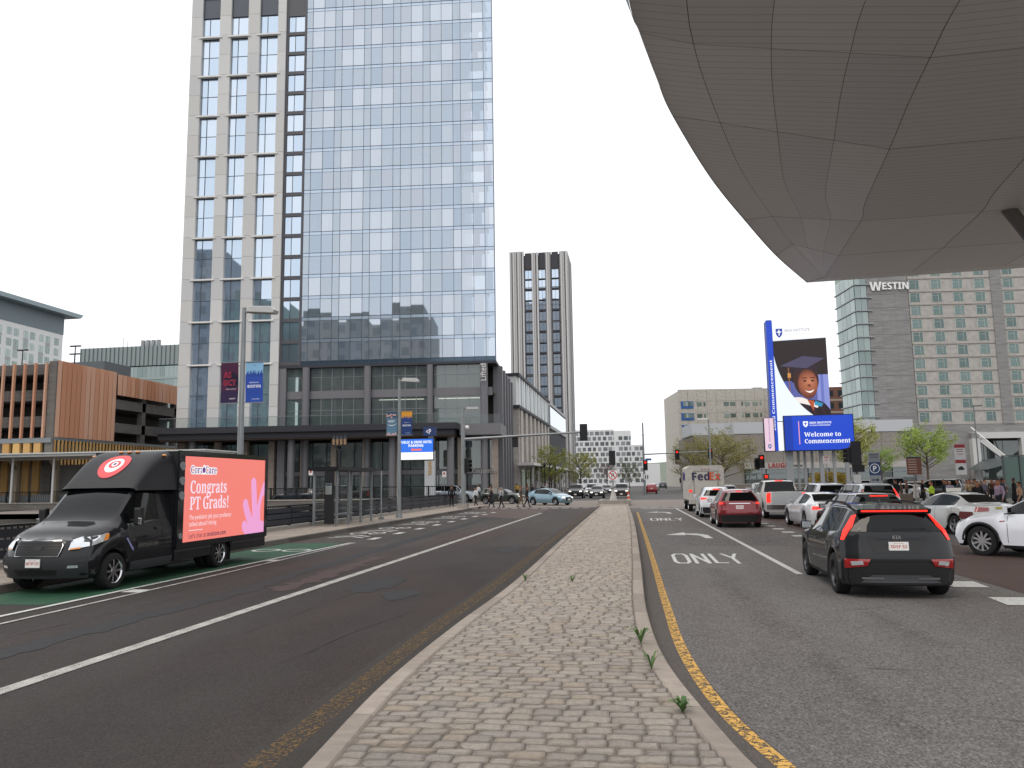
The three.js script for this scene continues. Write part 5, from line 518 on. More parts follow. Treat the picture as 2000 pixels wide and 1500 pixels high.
// ---------------------------------------------------------------- vehicles
function pchip(keys, col) { // monotone cubic through [t, ...] rows
  const n = keys.length, x = keys.map((k) => k[0]), y = keys.map((k) => k[col]), h = [], d = [], m = new Array(n).fill(0);
  for (let i = 0; i < n - 1; i++) { h.push(x[i + 1] - x[i]); d.push((y[i + 1] - y[i]) / h[i]); }
  m[0] = d[0]; m[n - 1] = d[n - 2]; for (let i = 1; i < n - 1; i++) m[i] = d[i - 1] * d[i] <= 0 ? 0 : 3 * (h[i - 1] + h[i]) / ((2 * h[i] + h[i - 1]) / d[i - 1] + (h[i] + 2 * h[i - 1]) / d[i]);
  return (t) => { if (t <= x[0]) return y[0]; if (t >= x[n - 1]) return y[n - 1]; let i = 0; while (t > x[i + 1]) i++; const s = (t - x[i]) / h[i], s2 = s * s, s3 = s2 * s; return (2 * s3 - 3 * s2 + 1) * y[i] + (s3 - 2 * s2 + s) * h[i] * m[i] + (-2 * s3 + 3 * s2) * y[i + 1] + (s3 - s2) * h[i] * m[i + 1]; };
}
const lerpT = (tab, y) => { if (y <= tab[0][0]) return tab[0][1]; for (let i = 1; i < tab.length; i++) if (y <= tab[i][0]) return tab[i - 1][1] + (tab[i][1] - tab[i - 1][1]) * (y - tab[i - 1][0]) / (tab[i][0] - tab[i - 1][0]); return tab[tab.length - 1][1]; };
class Shell { // lofted car body; t runs from nose to tail, forward is -z
  constructor(s) { this.s = s; [this.belt, this.top, this.wm, this.wb, this.wt] = [1, 2, 3, 4, 5].map((c) => pchip(s.keys, c)); this.cf = s.cf ?? 0.2; this.cr = s.cr ?? 0.16; this.t0 = this.cf; this.t1 = s.L - this.cr; }
  low(t) { const s = this.s; let y = s.yb; for (const w of s.wheels) { const r = s.R + 0.07, d = Math.abs(t - w); if (d < r) y = Math.max(y, s.R + Math.sqrt(r * r - d * d)); } return y; }
  ring(t) {
    const s = this.s, yb = this.low(t), be = this.belt(t), to = this.top(t), wm = this.wm(t), wb = this.wb(t), wt = this.wt(t), L = (a) => yb + (be - yb) * a, crown = Math.max(0.015, (to - be) * 0.1);
    const p = [[0, yb], [wm * 0.72, yb], [wm - 0.05, yb], [wm - 0.012, L(0.1)], [wm, L(0.45)], [wm - 0.012, L(0.78)], [wb, be], [wt, to - Math.min(0.07, crown + 0.02)], [wt * 0.9, to - crown * 0.45], [wt * 0.5, to - 0.005], [0, to + 0.005]];
    const kf = Math.max(0, 1 - (t - this.t0) / 0.7), kr = Math.max(0, 1 - (this.t1 - t) / 0.7), mid = s.L / 2;
    return p.map(([x, y]) => [x, y, t - mid + kf * kf * lerpT(s.front, y) - kr * kr * lerpT(s.rear, y)]);
  }
  side(t, y) { const r = this.ring(t); for (let i = 2; i < 7; i++) if (y <= r[i + 1][1] || i === 6) { const u = Math.max(0, Math.min(1, (y - r[i][1]) / Math.max(1e-4, r[i + 1][1] - r[i][1]))); return [r[i][0] + (r[i + 1][0] - r[i][0]) * u, y, r[i][2] + (r[i + 1][2] - r[i][2]) * u]; } }
  cap(rear, u, y) { const t = rear ? this.t1 : this.t0, p = this.side(t, Math.max(y, this.ring(t)[2][1])), c = (rear ? this.cr : this.cf) * (1 - Math.pow(Math.abs(u), rear ? 5 : 3)); return [u * p[0], y, p[2] + (rear ? c : -c)]; }
  build(parent, paint, o = {}) {
    const s = this.s, ts = new Set([this.t0, this.t1, ...s.keys.map((k) => k[0]).filter((t) => t > this.t0 && t < this.t1)]); for (let t = this.t0; t < this.t1; t += 0.16) ts.add(t); for (const w of s.wheels) for (let k = -7; k <= 7; k++) ts.add(w + (s.R + 0.07) * Math.sin(k / 7 * Math.PI / 2) * 0.999); for (const w of s.glass) { ts.add(w[0]); ts.add(w[1]); } if (s.ws) { ts.add(s.ws[0]); ts.add(s.ws[1]); } if (s.rw) { ts.add(s.rw[0]); ts.add(s.rw[1]); }
    const T = [...ts].filter((t) => t >= this.t0 && t <= this.t1).sort((a, b) => a - b).filter((t, i, a) => !i || t - a[i - 1] > 0.004), rings = T.map((t) => this.ring(t)), bins = {};
    const tri = (key, a, b, c) => (bins[key] ??= []).push(...a, ...b, ...c);
    const q4 = (key, a, b, c, d) => { tri(key, a, b, c); tri(key, a, c, d); };
    const mir = (p) => [-p[0], p[1], p[2]];
    for (let i = 0; i < T.length - 1; i++) { const tm = (T[i] + T[i + 1]) / 2; for (let j = 0; j < 10; j++) {
      let key = 'body'; const gl = s.glass.findIndex((g) => tm > g[0] && tm < g[1]);
      if (j === 6 && gl >= 0 && rings[i][7][1] + rings[i + 1][7][1] - rings[i][6][1] - rings[i + 1][6][1] > 0.1) key = 'window' + gl; else if (j === 6 && s.pillar && tm > s.glass[0][0] && tm < s.glass[s.glass.length - 1][1]) key = 'pillar' + s.glass.filter((g) => g[0] < tm).length;
      if (j >= 8 && s.ws && tm > s.ws[0] && tm < s.ws[1]) key = 'windshield'; if (j >= 8 && s.rw && tm > s.rw[0] && tm < s.rw[1]) key = 'rear_window'; if (j < 2) key = 'under'; if (j === 2 && (s.clad)) key = 'cladding'; if (o.roof && j >= 7 && s.ws && tm > s.ws[1] && !s.rw) key = 'roof';
      const a = rings[i][j], b = rings[i + 1][j], c = rings[i + 1][j + 1], d = rings[i][j + 1]; q4(key, a, d, c, b); const k2 = /^(window|pillar|cladding)/.test(key) ? key + 'm' : key; q4(k2, mir(a), mir(b), mir(c), mir(d));
    } }
    const U = [-1, -0.95, -0.9, -0.7, -0.5, -0.25, 0, 0.25, 0.5, 0.7, 0.9, 0.95, 1];
    for (const rear of [false, true]) { const R0 = this.ring(rear ? this.t1 : this.t0), rows = []; for (let j = 2; j <= 7; j++) for (const f of j < 7 ? [0, 0.5] : [0]) { const y = j < 7 ? R0[j][1] + (R0[j + 1][1] - R0[j][1]) * f : R0[7][1]; rows.push(U.map((u) => this.cap(rear, u, y))); } const last = rows[rows.length - 1]; rows.push(U.map((u, i) => { const a = Math.abs(u), y = a >= 0.9 ? R0[7][1] + (R0[8][1] - R0[7][1]) * (1 - a) / 0.1 : a >= 0.5 ? R0[8][1] + (R0[9][1] - R0[8][1]) * (0.9 - a) / 0.4 : R0[9][1] + (R0[10][1] - R0[9][1]) * (0.5 - a) / 0.5; return [u * R0[7][0], y, R0[7][2]]; }));
      for (let r = 0; r < rows.length - 1; r++) for (let c = 0; c < U.length - 1; c++) { const a = rows[r][c], b = rows[r][c + 1], e = rows[r + 1][c + 1], d = rows[r + 1][c]; rear ? q4('body', a, b, e, d) : q4('body', a, d, e, b); }
      for (let c = 0; c < U.length - 1; c++) { const a = rows[0][c], b = rows[0][c + 1], zz = R0[2][2]; q4('under', a, b, [b[0], b[1], zz], [a[0], a[1], zz]); } }
    const M2 = { body: paint, under: M.plasticBlack, trim: s.trimMat || M.plasticBlack, windshield: M.darkGlass, rear_window: M.darkGlass, roof: o.roof };
    for (const k of Object.keys(bins)) { let g = new THREE.BufferGeometry(); g.setAttribute('position', new THREE.Float32BufferAttribute(bins[k], 3)); g = toCreasedNormals(mergeVertices(g, 1e-4), 0.62); part(parent, k === 'windshield' ? k : k.startsWith('window') ? 'side_window' : k === 'under' ? 'underbody' : k.startsWith('pillar') ? 'pillar' : k.startsWith('clad') ? 'cladding' : k, g, M2[k] || (/^(pillar|clad)/.test(k) ? s.trimMat || M.plasticBlack : M.darkGlass)); }
    return this;
  }
  onCap(parent, name, rear, q, m, out = 0.008) { // patch through four (u,y) corners: bottom left, bottom right, top right, top left
    const n = 8, k = 3, pos = [], uv = [], ix = []; for (let j = 0; j <= k; j++) for (let i = 0; i <= n; i++) { const a = i / n, b = j / k, u = (q[0][0] * (1 - a) + q[1][0] * a) * (1 - b) + (q[3][0] * (1 - a) + q[2][0] * a) * b, y = (q[0][1] * (1 - a) + q[1][1] * a) * (1 - b) + (q[3][1] * (1 - a) + q[2][1] * a) * b, p = this.cap(rear, u, y); pos.push(p[0] * (1 + 0.004), p[1], p[2] + (rear ? out : -out)); uv.push(rear ? a : 1 - a, b); } for (let j = 0; j < k; j++) for (let i = 0; i < n; i++) { const a = j * (n + 1) + i; ix.push(a, a + 1, a + n + 1, a + 1, a + n + 2, a + n + 1); }
    const g = new THREE.BufferGeometry(); g.setAttribute('position', new THREE.Float32BufferAttribute(pos, 3)); g.setAttribute('uv', new THREE.Float32BufferAttribute(uv, 2)); g.setIndex(ix); g.computeVertexNormals(); return part(parent, name, g, m);
  }
  onSide(parent, name, sg, q, m, out = 0.006, n = 10, k = 3) { // patch on the flank through four (t,y) corners; sg -1 is the driver's side
    const pos = [], uv = [], ix = []; for (let j = 0; j <= k; j++) for (let i = 0; i <= n; i++) { const a = i / n, b = j / k, t = (q[0][0] * (1 - a) + q[1][0] * a) * (1 - b) + (q[3][0] * (1 - a) + q[2][0] * a) * b, y = (q[0][1] * (1 - a) + q[1][1] * a) * (1 - b) + (q[3][1] * (1 - a) + q[2][1] * a) * b, p = this.side(t, y); pos.push(sg * (p[0] + out), p[1], p[2]); uv.push(sg < 0 ? a : 1 - a, b); } for (let j = 0; j < k; j++) for (let i = 0; i < n; i++) { const a = j * (n + 1) + i; ix.push(a, a + 1, a + n + 1, a + 1, a + n + 2, a + n + 1); }
    const g = new THREE.BufferGeometry(); g.setAttribute('position', new THREE.Float32BufferAttribute(pos, 3)); g.setAttribute('uv', new THREE.Float32BufferAttribute(uv, 2)); g.setIndex(ix); g.computeVertexNormals(); return part(parent, name, g, m);
  }
}
const wheelCache = {};
function wheel(parent, R, w, pos, style = 'alloy') {
  const k = R + style, c = wheelCache[k] ??= (() => {
    const tyre = new THREE.LatheGeometry([[R * 0.66, -w / 2], [R * 0.9, -w / 2 - 0.005], [R * 0.975, -w / 2 + 0.02], [R, -w / 4], [R, w / 4], [R * 0.975, w / 2 - 0.02], [R * 0.9, w / 2 + 0.005], [R * 0.66, w / 2]].map((p) => new THREE.Vector2(...p)), 36).rotateZ(Math.PI / 2);
    const rim = [new THREE.LatheGeometry([[R * 0.67, w / 2], [R * 0.64, w / 2 - 0.01], [R * 0.6, w / 2 - 0.05], [R * 0.58, -w / 2], [R * 0.66, -w / 2]].map((p) => new THREE.Vector2(...p)), 30).rotateZ(Math.PI / 2), new THREE.CylinderGeometry(R * 0.16, R * 0.16, 0.05, 16).rotateZ(Math.PI / 2).translate(-w / 2 + 0.05, 0, 0), new THREE.CylinderGeometry(R * 0.16, R * 0.16, 0.05, 16).rotateZ(Math.PI / 2).translate(w / 2 - 0.05, 0, 0)];
    const dish = new THREE.CylinderGeometry(R * 0.6, R * 0.6, 0.02, 24).rotateZ(Math.PI / 2);
    const n = style === 'ten' ? 10 : style === 'steel' ? 8 : 5; for (let q = 0; q < n; q++) for (const sg of [-1, 1]) { const g = new THREE.BoxGeometry(0.03, R * 0.5, R * (n > 5 ? 0.13 : 0.17)); g.translate(sg * (w / 2 - 0.045), R * 0.37, 0); g.rotateX(q / n * 6.283 + (sg > 0 ? 0.2 : 0)); rim.push(g); }
    return { tyre, rim: join(rim), dish };
  })();
  const t = part(parent, 'wheel', c.tyre, M.rubber, pos); part(t, 'rim', c.rim, style === 'steel' ? M.chrome : style === 'dark' ? mat(0x4a4c50, 0.4, { metalness: 0.7 }) : mat(0xaeb1b4, 0.35, { metalness: 0.8 })); part(t, 'brake_disc', c.dish, mat(0x26272a, 0.6, { metalness: 0.4 })); return t;
}
const blackPaint = (c) => mat(c, 0.45, { metalness: 0, specularIntensity: 0.25, clearcoat: 0.7, clearcoatRoughness: 0.04 });
const paintMat = (c, metal = 0.25, rough = 0.32) => mat(c, rough, { metalness: metal, clearcoat: 1, clearcoatRoughness: 0.04 });
const lampRed = new THREE.MeshPhysicalMaterial({ color: 0x9a0f12, roughness: 0.15, clearcoat: 1 }), lampLit = new THREE.MeshStandardMaterial({ color: 0xa01010, roughness: 0.3, emissive: 0xff2a18, emissiveIntensity: 1.3 }), lampClear = mat(0xd9dde0, 0.12, { metalness: 0.5, clearcoat: 1 }), lampAmber = mat(0xd8842c, 0.25, { clearcoat: 1 }), headLit = new THREE.MeshStandardMaterial({ color: 0xffffff, roughness: 0.2, emissive: 0xfff6e0, emissiveIntensity: 1.5 });
const plateTex = canvasTex(192, 96, (c, w, h) => { c.fillStyle = '#e9e7e4'; c.fillRect(0, 0, w, h); c.fillStyle = '#b3423f'; c.font = 'bold 46px sans-serif'; c.textAlign = 'center'; c.fillText('3DSF 52', w / 2, 64, 176); c.font = '15px sans-serif'; c.fillText('Massachusetts', w / 2, 18); }), plateTex2 = canvasTex(192, 96, (c, w, h) => { c.fillStyle = '#ebe9e6'; c.fillRect(0, 0, w, h); c.fillStyle = '#a8383a'; c.font = 'bold 50px sans-serif'; c.textAlign = 'center'; c.fillText('W18123', w / 2, 66, 180); c.font = '15px sans-serif'; c.fillText('Massachusetts', w / 2, 18); });
const KIND = {
  hatch: { L: 4.42, yb: 0.22, R: 0.335, wheels: [0.88, 3.6], clad: true, cr: 0.2, keys: [[0.2, 0.78, 0.84, 0.8, 0.74, 0.62], [0.55, 0.9, 0.98, 0.89, 0.83, 0.7], [1.12, 0.97, 1.05, 0.91, 0.85, 0.72], [1.95, 1.0, 1.46, 0.912, 0.85, 0.63], [2.5, 1.02, 1.54, 0.912, 0.85, 0.63], [3.4, 1.06, 1.54, 0.912, 0.845, 0.62], [4.0, 1.1, 1.5, 0.905, 0.83, 0.61], [4.22, 1.11, 1.47, 0.89, 0.82, 0.6]], front: [[0.3, 0.1], [0.5, 0], [0.75, 0.02], [0.9, 0.15]], rear: [[0.3, 0.08], [0.42, 0], [0.62, 0.0], [0.7, 0.05], [1.0, 0.1], [1.12, 0.12], [1.47, 0.27]], ws: [1.12, 1.95], glass: [[1.3, 2.35], [2.43, 3.3], [3.4, 3.78]], pillar: true },
  suv: { L: 4.85, yb: 0.25, R: 0.37, wheels: [0.92, 3.82], clad: true, keys: [[0.18, 0.95, 1.0, 0.86, 0.8, 0.68], [0.5, 1.06, 1.13, 0.94, 0.88, 0.76], [1.3, 1.12, 1.2, 0.97, 0.9, 0.78], [1.95, 1.14, 1.68, 0.97, 0.9, 0.7], [2.5, 1.15, 1.76, 0.97, 0.9, 0.7], [3.9, 1.17, 1.75, 0.97, 0.9, 0.7], [4.5, 1.18, 1.71, 0.96, 0.89, 0.68], [4.7, 1.18, 1.69, 0.94, 0.88, 0.67]], front: [[0.3, 0.08], [0.6, 0], [0.95, 0.02], [1.0, 0.1]], rear: [[0.3, 0.06], [0.5, 0], [0.75, 0.0], [0.8, 0.05], [1.15, 0.07], [1.69, 0.24]], ws: [1.3, 1.95], glass: [[1.5, 2.5], [2.58, 3.5], [3.6, 4.4]], pillar: true },
  sedan: { L: 4.95, yb: 0.2, R: 0.335, wheels: [0.95, 3.78], keys: [[0.2, 0.7, 0.74, 0.8, 0.74, 0.6], [0.6, 0.82, 0.88, 0.9, 0.83, 0.68], [1.4, 0.93, 1.0, 0.925, 0.84, 0.7], [2.3, 0.96, 1.38, 0.93, 0.84, 0.57], [2.85, 0.98, 1.45, 0.93, 0.84, 0.56], [3.5, 1.0, 1.38, 0.93, 0.83, 0.55], [4.25, 1.02, 1.1, 0.92, 0.81, 0.64], [4.65, 1.0, 1.07, 0.9, 0.79, 0.64], [4.8, 0.98, 1.04, 0.88, 0.77, 0.63]], front: [[0.25, 0.08], [0.5, 0], [0.7, 0.05]], rear: [[0.3, 0.08], [0.5, 0], [0.75, 0.02], [1.0, 0.06]], ws: [1.4, 2.3], rw: [3.5, 4.25], glass: [[1.65, 2.72], [2.8, 3.75]], pillar: true },
  prius: { L: 4.48, yb: 0.2, R: 0.315, wheels: [0.9, 3.6], keys: [[0.22, 0.72, 0.76, 0.78, 0.72, 0.58], [0.6, 0.84, 0.9, 0.86, 0.8, 0.66], [1.05, 0.92, 1.0, 0.875, 0.81, 0.68], [2.1, 0.97, 1.45, 0.875, 0.8, 0.56], [2.5, 0.99, 1.49, 0.875, 0.8, 0.55], [3.3, 1.02, 1.42, 0.875, 0.79, 0.55], [4.1, 1.06, 1.24, 0.87, 0.78, 0.56], [4.3, 1.06, 1.2, 0.85, 0.76, 0.56]], front: [[0.25, 0.1], [0.5, 0], [0.75, 0.1]], rear: [[0.3, 0.06], [0.5, 0], [0.9, 0.04], [1.2, 0.1]], ws: [1.05, 2.1], rw: [3.4, 4.1], glass: [[1.4, 2.4], [2.48, 3.5]], pillar: true },
  cross: { L: 5.0, yb: 0.22, R: 0.375, wheels: [0.95, 3.92], clad: true, keys: [[0.22, 0.78, 0.84, 0.84, 0.78, 0.64], [0.6, 0.93, 1.0, 0.96, 0.88, 0.74], [1.2, 1.02, 1.1, 1.0, 0.9, 0.76], [2.3, 1.08, 1.6, 1.0, 0.9, 0.62], [2.9, 1.1, 1.68, 1.0, 0.9, 0.62], [3.8, 1.14, 1.6, 1.0, 0.9, 0.62], [4.6, 1.18, 1.32, 0.98, 0.88, 0.62], [4.82, 1.16, 1.24, 0.95, 0.86, 0.62]], front: [[0.3, 0.1], [0.5, 0], [0.8, 0.08]], rear: [[0.3, 0.06], [0.5, 0], [1.1, 0.06]], ws: [1.2, 2.3], rw: [3.8, 4.6], glass: [[1.5, 2.72], [2.8, 3.9]], pillar: true },
  pickup: { L: 5.9, yb: 0.38, R: 0.41, wheels: [1.0, 4.65], keys: [[0.15, 1.12, 1.18, 0.94, 0.9, 0.78], [0.5, 1.2, 1.28, 1.0, 0.95, 0.82], [1.4, 1.25, 1.34, 1.01, 0.95, 0.82], [2.1, 1.27, 1.86, 1.01, 0.94, 0.74], [2.6, 1.28, 1.95, 1.01, 0.94, 0.74], [3.7, 1.29, 1.94, 1.01, 0.94, 0.74], [3.9, 1.3, 1.86, 1.01, 0.94, 0.74], [4.02, 1.34, 1.37, 1.01, 0.96, 0.9], [5.7, 1.36, 1.38, 1.01, 0.96, 0.9], [5.76, 1.36, 1.38, 1.0, 0.96, 0.9]], front: [[0.4, 0.05], [0.7, 0], [1.2, 0.04]], rear: [[0.4, 0.04], [0.6, 0], [1.4, 0.01]], cr: 0.06, ws: [1.4, 2.1], rw: [3.88, 4.02], glass: [[1.65, 2.7], [2.8, 3.72]], pillar: true },
};
function car(kind, name, label, category, pos, ry, paint, o = {}) {
  const k = { ...KIND[kind], ...(o.over || {}) }, t = thing(name, label, category, pos, ry, o.group), sh = new Shell(k); sh.build(t, paint, o);
  const w = o.tyre ?? 0.22, x = Math.max(...k.keys.map((q) => q[3])) - w / 2 - 0.015; for (const tw of k.wheels) for (const s of [-1, 1]) wheel(t, k.R, w, [s * x, k.R, tw - k.L / 2], o.style || 'alloy');
  const ym = k.keys[3][1] + 0.02; for (const s of [-1, 1]) { const g = rbox(0.2, 0.15, 0.12, 0.035); const p = sh.side(k.ws[0] + 0.42, ym); part(t, 'mirror', g, o.mirror || paint, [s * (p[0] + 0.13), ym + 0.06, p[2]]); part(t, 'mirror_glass', new THREE.PlaneGeometry(0.17, 0.12), M.chrome, [s * (p[0] + 0.13), ym + 0.06, p[2] + 0.066]); for (const hy of [0]) for (const g2 of k.glass.slice(0, 2)) sh.onSide(t, 'door_handle', s, [[g2[1] - 0.28, ym - 0.17], [g2[1] - 0.08, ym - 0.17], [g2[1] - 0.08, ym - 0.14], [g2[1] - 0.28, ym - 0.14]], o.handle || paint, 0.028, 3, 1); for (const g2 of [k.glass[0][0] + 0.1, k.glass[0][1] + 0.04, k.glass[Math.min(1, k.glass.length - 1)][1] - 0.02]) sh.onSide(t, 'door_seam', s, [[g2, k.yb + 0.14], [g2 + 0.012, k.yb + 0.14], [g2 + 0.012, ym - 0.03], [g2, ym - 0.03]], M.black, 0.003, 1, 8); }
  if (!o.noPlate) { const rear = !o.frontView, y = o.plateY ?? (kind === 'sedan' ? 0.72 : 0.85), z = sh.cap(rear, 0, y)[2]; const p = part(t, 'licence_plate', new THREE.BoxGeometry(0.31, 0.155, 0.012), M.white, [0, y, z + (rear ? 0.015 : -0.015)]); part(p, 'plate_print', new THREE.PlaneGeometry(0.3, 0.148), mat(0xffffff, 0.5, { map: o.plate || plateTex }), [0, 0, rear ? 0.008 : -0.008], rear ? null : [0, Math.PI, 0]); }
  return [t, sh];
}
const sym = (f) => { f(-1); f(1); }; const mq = (s, q) => s > 0 ? q : [[-q[1][0], q[1][1]], [-q[0][0], q[0][1]], [-q[3][0], q[3][1]], [-q[2][0], q[2][1]]];
const H0 = Math.PI;
{ // dark hatchback in front with light bar and boomerang lamps
  const dk = blackPaint(0x17181a), [t, sh] = car('hatch', 'dark_crossover', 'dark grey crossover with glowing boomerang tail lights driving away', 'car', [4.3, 0, -16.2], -1.5 * D, dk, { plateY: 0.86, style: 'dark', roof: blackPaint(0x141517), tyre: 0.23, over: { R: 0.352 } });
  sh.onCap(t, 'rear_window', true, [[-0.86, 1.1], [0.86, 1.1], [0.9, 1.42], [-0.9, 1.42]], M.darkGlass); sh.onCap(t, 'bumper', true, [[-0.97, 0.24], [0.97, 0.24], [0.97, 0.66], [-0.97, 0.66]], M.plasticBlack, 0.012);
  part(t, 'spoiler', extr([[-0.2, 0.06], [0.26, 0.0], [0.28, 0.05], [-0.2, 0.1]], 1.14, 0.015).rotateY(-Math.PI / 2).translate(0.57, 1.41, 1.74), dk); part(t, 'brake_bar', bx(-0.52, 0.52, 1.425, 1.452, 2.02, 2.045), lampLit);
  sym((s) => { sh.onCap(t, 'tail_lamp', true, mq(s, [[0.86, 1.18], [0.985, 1.18], [0.985, 1.36], [0.9, 1.38]]), lampLit, 0.014); sh.onCap(t, 'tail_lamp', true, mq(s, [[0.94, 0.96], [0.995, 0.96], [0.985, 1.18], [0.86, 1.18]]), lampLit, 0.014); sh.onSide(t, 'quarter_blade', s, [[3.72, 0.78], [4.2, 0.86], [4.2, 1.1], [3.86, 1.1]], paintMat(0x50565e, 0.4, 0.3), 0.006); sh.onCap(t, 'reflector', true, mq(s, [[0.58, 0.55], [0.95, 0.5], [0.95, 0.66], [0.52, 0.66]]), lampRed, 0.02); sh.onCap(t, 'reverse_lamp', true, mq(s, [[0.64, 0.57], [0.84, 0.55], [0.86, 0.62], [0.66, 0.63]]), lampClear, 0.026); sh.onCap(t, 'exhaust_trim', true, mq(s, [[0.3, 0.33], [0.68, 0.33], [0.68, 0.36], [0.3, 0.36]]), M.chrome, 0.03); part(t, 'roof_rail', join([bar([s * 0.58, 1.565, -0.2], [s * 0.58, 1.56, 1.1], 0.03, 0.035), bar([s * 0.58, 1.565, -0.2], [s * 0.58, 1.49, -0.5], 0.03, 0.035), bar([s * 0.58, 1.56, 1.1], [s * 0.58, 1.5, 1.6], 0.03, 0.035)]), M.black); });
  sh.onCap(t, 'skid_plate', true, [[-0.72, 0.27], [0.72, 0.27], [0.5, 0.4], [-0.5, 0.4]], mat(0x5a5c60, 0.45, { metalness: 0.4 }), 0.022); sh.onCap(t, 'plate_recess', true, [[-0.42, 0.76], [0.42, 0.76], [0.55, 1.02], [-0.55, 1.02]], mat(0x1a1b1d, 0.5), 0.005); sh.onCap(t, 'garnish', true, [[-0.42, 0.985], [0.42, 0.985], [0.34, 1.04], [-0.34, 1.04]], mat(0x303236, 0.3, { metalness: 0.6 }), 0.015);
  const z = sh.cap(true, 0, 1.0)[2]; part(t, 'emblem', text3('KIA', 0.06, 0.008).translate(-0.09, 0.98, z + 0.02), M.chrome); part(t, 'antenna', extr([[0, 0], [0.2, 0], [0.16, 0.07], [0.1, 0.05]], 0.03).rotateY(-Math.PI / 2).translate(0.015, 1.555, 1.0), dk); part(t, 'wiper', bar([-0.05, 1.14, z - 0.02], [0.45, 1.15, z - 0.03], 0.015, 0.02), M.black);
}
{ // red crossover
  const [t, sh] = car('hatch', 'red_crossover', 'deep red crossover with lit brake lights waiting in the queue', 'car', [4.2, 0, -36.3], 0, paintMat(0x7d1420, 0.4), { plateY: 0.86, over: { keys: KIND.hatch.keys.map((k) => [k[0], k[1], k[2] * 1.04, k[3], k[4], k[5]]) } });
  sh.onCap(t, 'rear_window', true, [[-0.88, 1.12], [0.88, 1.12], [0.9, 1.46], [-0.9, 1.46]], M.darkGlass); sh.onCap(t, 'bumper', true, [[-0.97, 0.24], [0.97, 0.24], [0.97, 0.55], [-0.97, 0.55]], M.plasticBlack, 0.012); part(t, 'brake_bar', bx(-0.12, 0.12, 1.5, 1.53, 1.9, 1.99), lampLit); sh.onCap(t, 'garnish', true, [[-0.5, 1.0], [0.5, 1.0], [0.5, 1.03], [-0.5, 1.03]], M.chrome, 0.016);
  sym((s) => { sh.onCap(t, 'tail_lamp', true, mq(s, [[0.55, 0.98], [0.98, 0.96], [0.98, 1.1], [0.6, 1.05]]), lampRed, 0.014); sh.onCap(t, 'brake_lamp', true, mq(s, [[0.78, 0.99], [0.95, 0.98], [0.95, 1.07], [0.78, 1.05]]), lampLit, 0.022); part(t, 'roof_rail', bar([s * 0.6, 1.62, -0.2], [s * 0.6, 1.62, 1.3], 0.035, 0.04), M.chrome); });
}
{ // white crossover behind the parcel truck
  const [t, sh] = car('hatch', 'white_crossover', 'white crossover with dark lower cladding just behind the parcel truck', 'car', [4.2, 0, -45.6], 0, paintMat(0xd9dde2, 0.05), { plateY: 0.86, over: { keys: KIND.hatch.keys.map((k) => [k[0], k[1] * 1.04, k[2] * 1.06, k[3], k[4], k[5]]) } });
  sh.onCap(t, 'rear_window', true, [[-0.86, 1.16], [0.86, 1.16], [0.86, 1.46], [-0.86, 1.46]], M.darkGlass); sh.onCap(t, 'bumper', true, [[-0.97, 0.24], [0.97, 0.24], [0.97, 0.56], [-0.97, 0.56]], M.plasticBlack, 0.012); part(t, 'brake_bar', bx(-0.2, 0.2, 1.5, 1.54, 1.92, 2.0), lampLit); sym((s) => { sh.onCap(t, 'tail_lamp', true, mq(s, [[0.62, 1.0], [0.98, 0.96], [0.98, 1.08], [0.64, 1.05]]), lampLit, 0.014); });
}
{ // white pickup
  const wp = paintMat(0xdadad8, 0.05), [t, sh] = car('pickup', 'white_pickup', 'white crew-cab pickup stopped in the second lane', 'pickup truck', [7.35, 0, -44.1], 0, wp, { noPlate: true, mirror: M.plasticBlack, tyre: 0.26 });
  sh.onCap(t, 'tailgate', true, [[-0.72, 0.78], [0.72, 0.78], [0.72, 1.33], [-0.72, 1.33]], mat(0xb9bcbd, 0.4, { metalness: 0.4 }), 0.012); sh.onCap(t, 'bumper', true, [[-0.99, 0.5], [0.99, 0.5], [0.99, 0.72], [-0.99, 0.72]], M.chrome, 0.07); part(t, 'brake_bar', bx(-0.2, 0.2, 1.9, 1.94, 0.92, 0.98), lampLit); part(t, 'bed_rail', bx(-0.96, 0.96, 1.37, 1.42, 2.4, 2.86), M.plasticBlack);
  part(t, 'cab_window', new THREE.PlaneGeometry(1.42, 0.48), M.darkGlass, [0, 1.62, 1.03], [-0.12, 0, 0]); sym((s) => sh.onCap(t, 'tail_lamp', true, mq(s, [[0.78, 0.84], [0.97, 0.84], [0.97, 1.32], [0.78, 1.32]]), lampLit, 0.016));
}
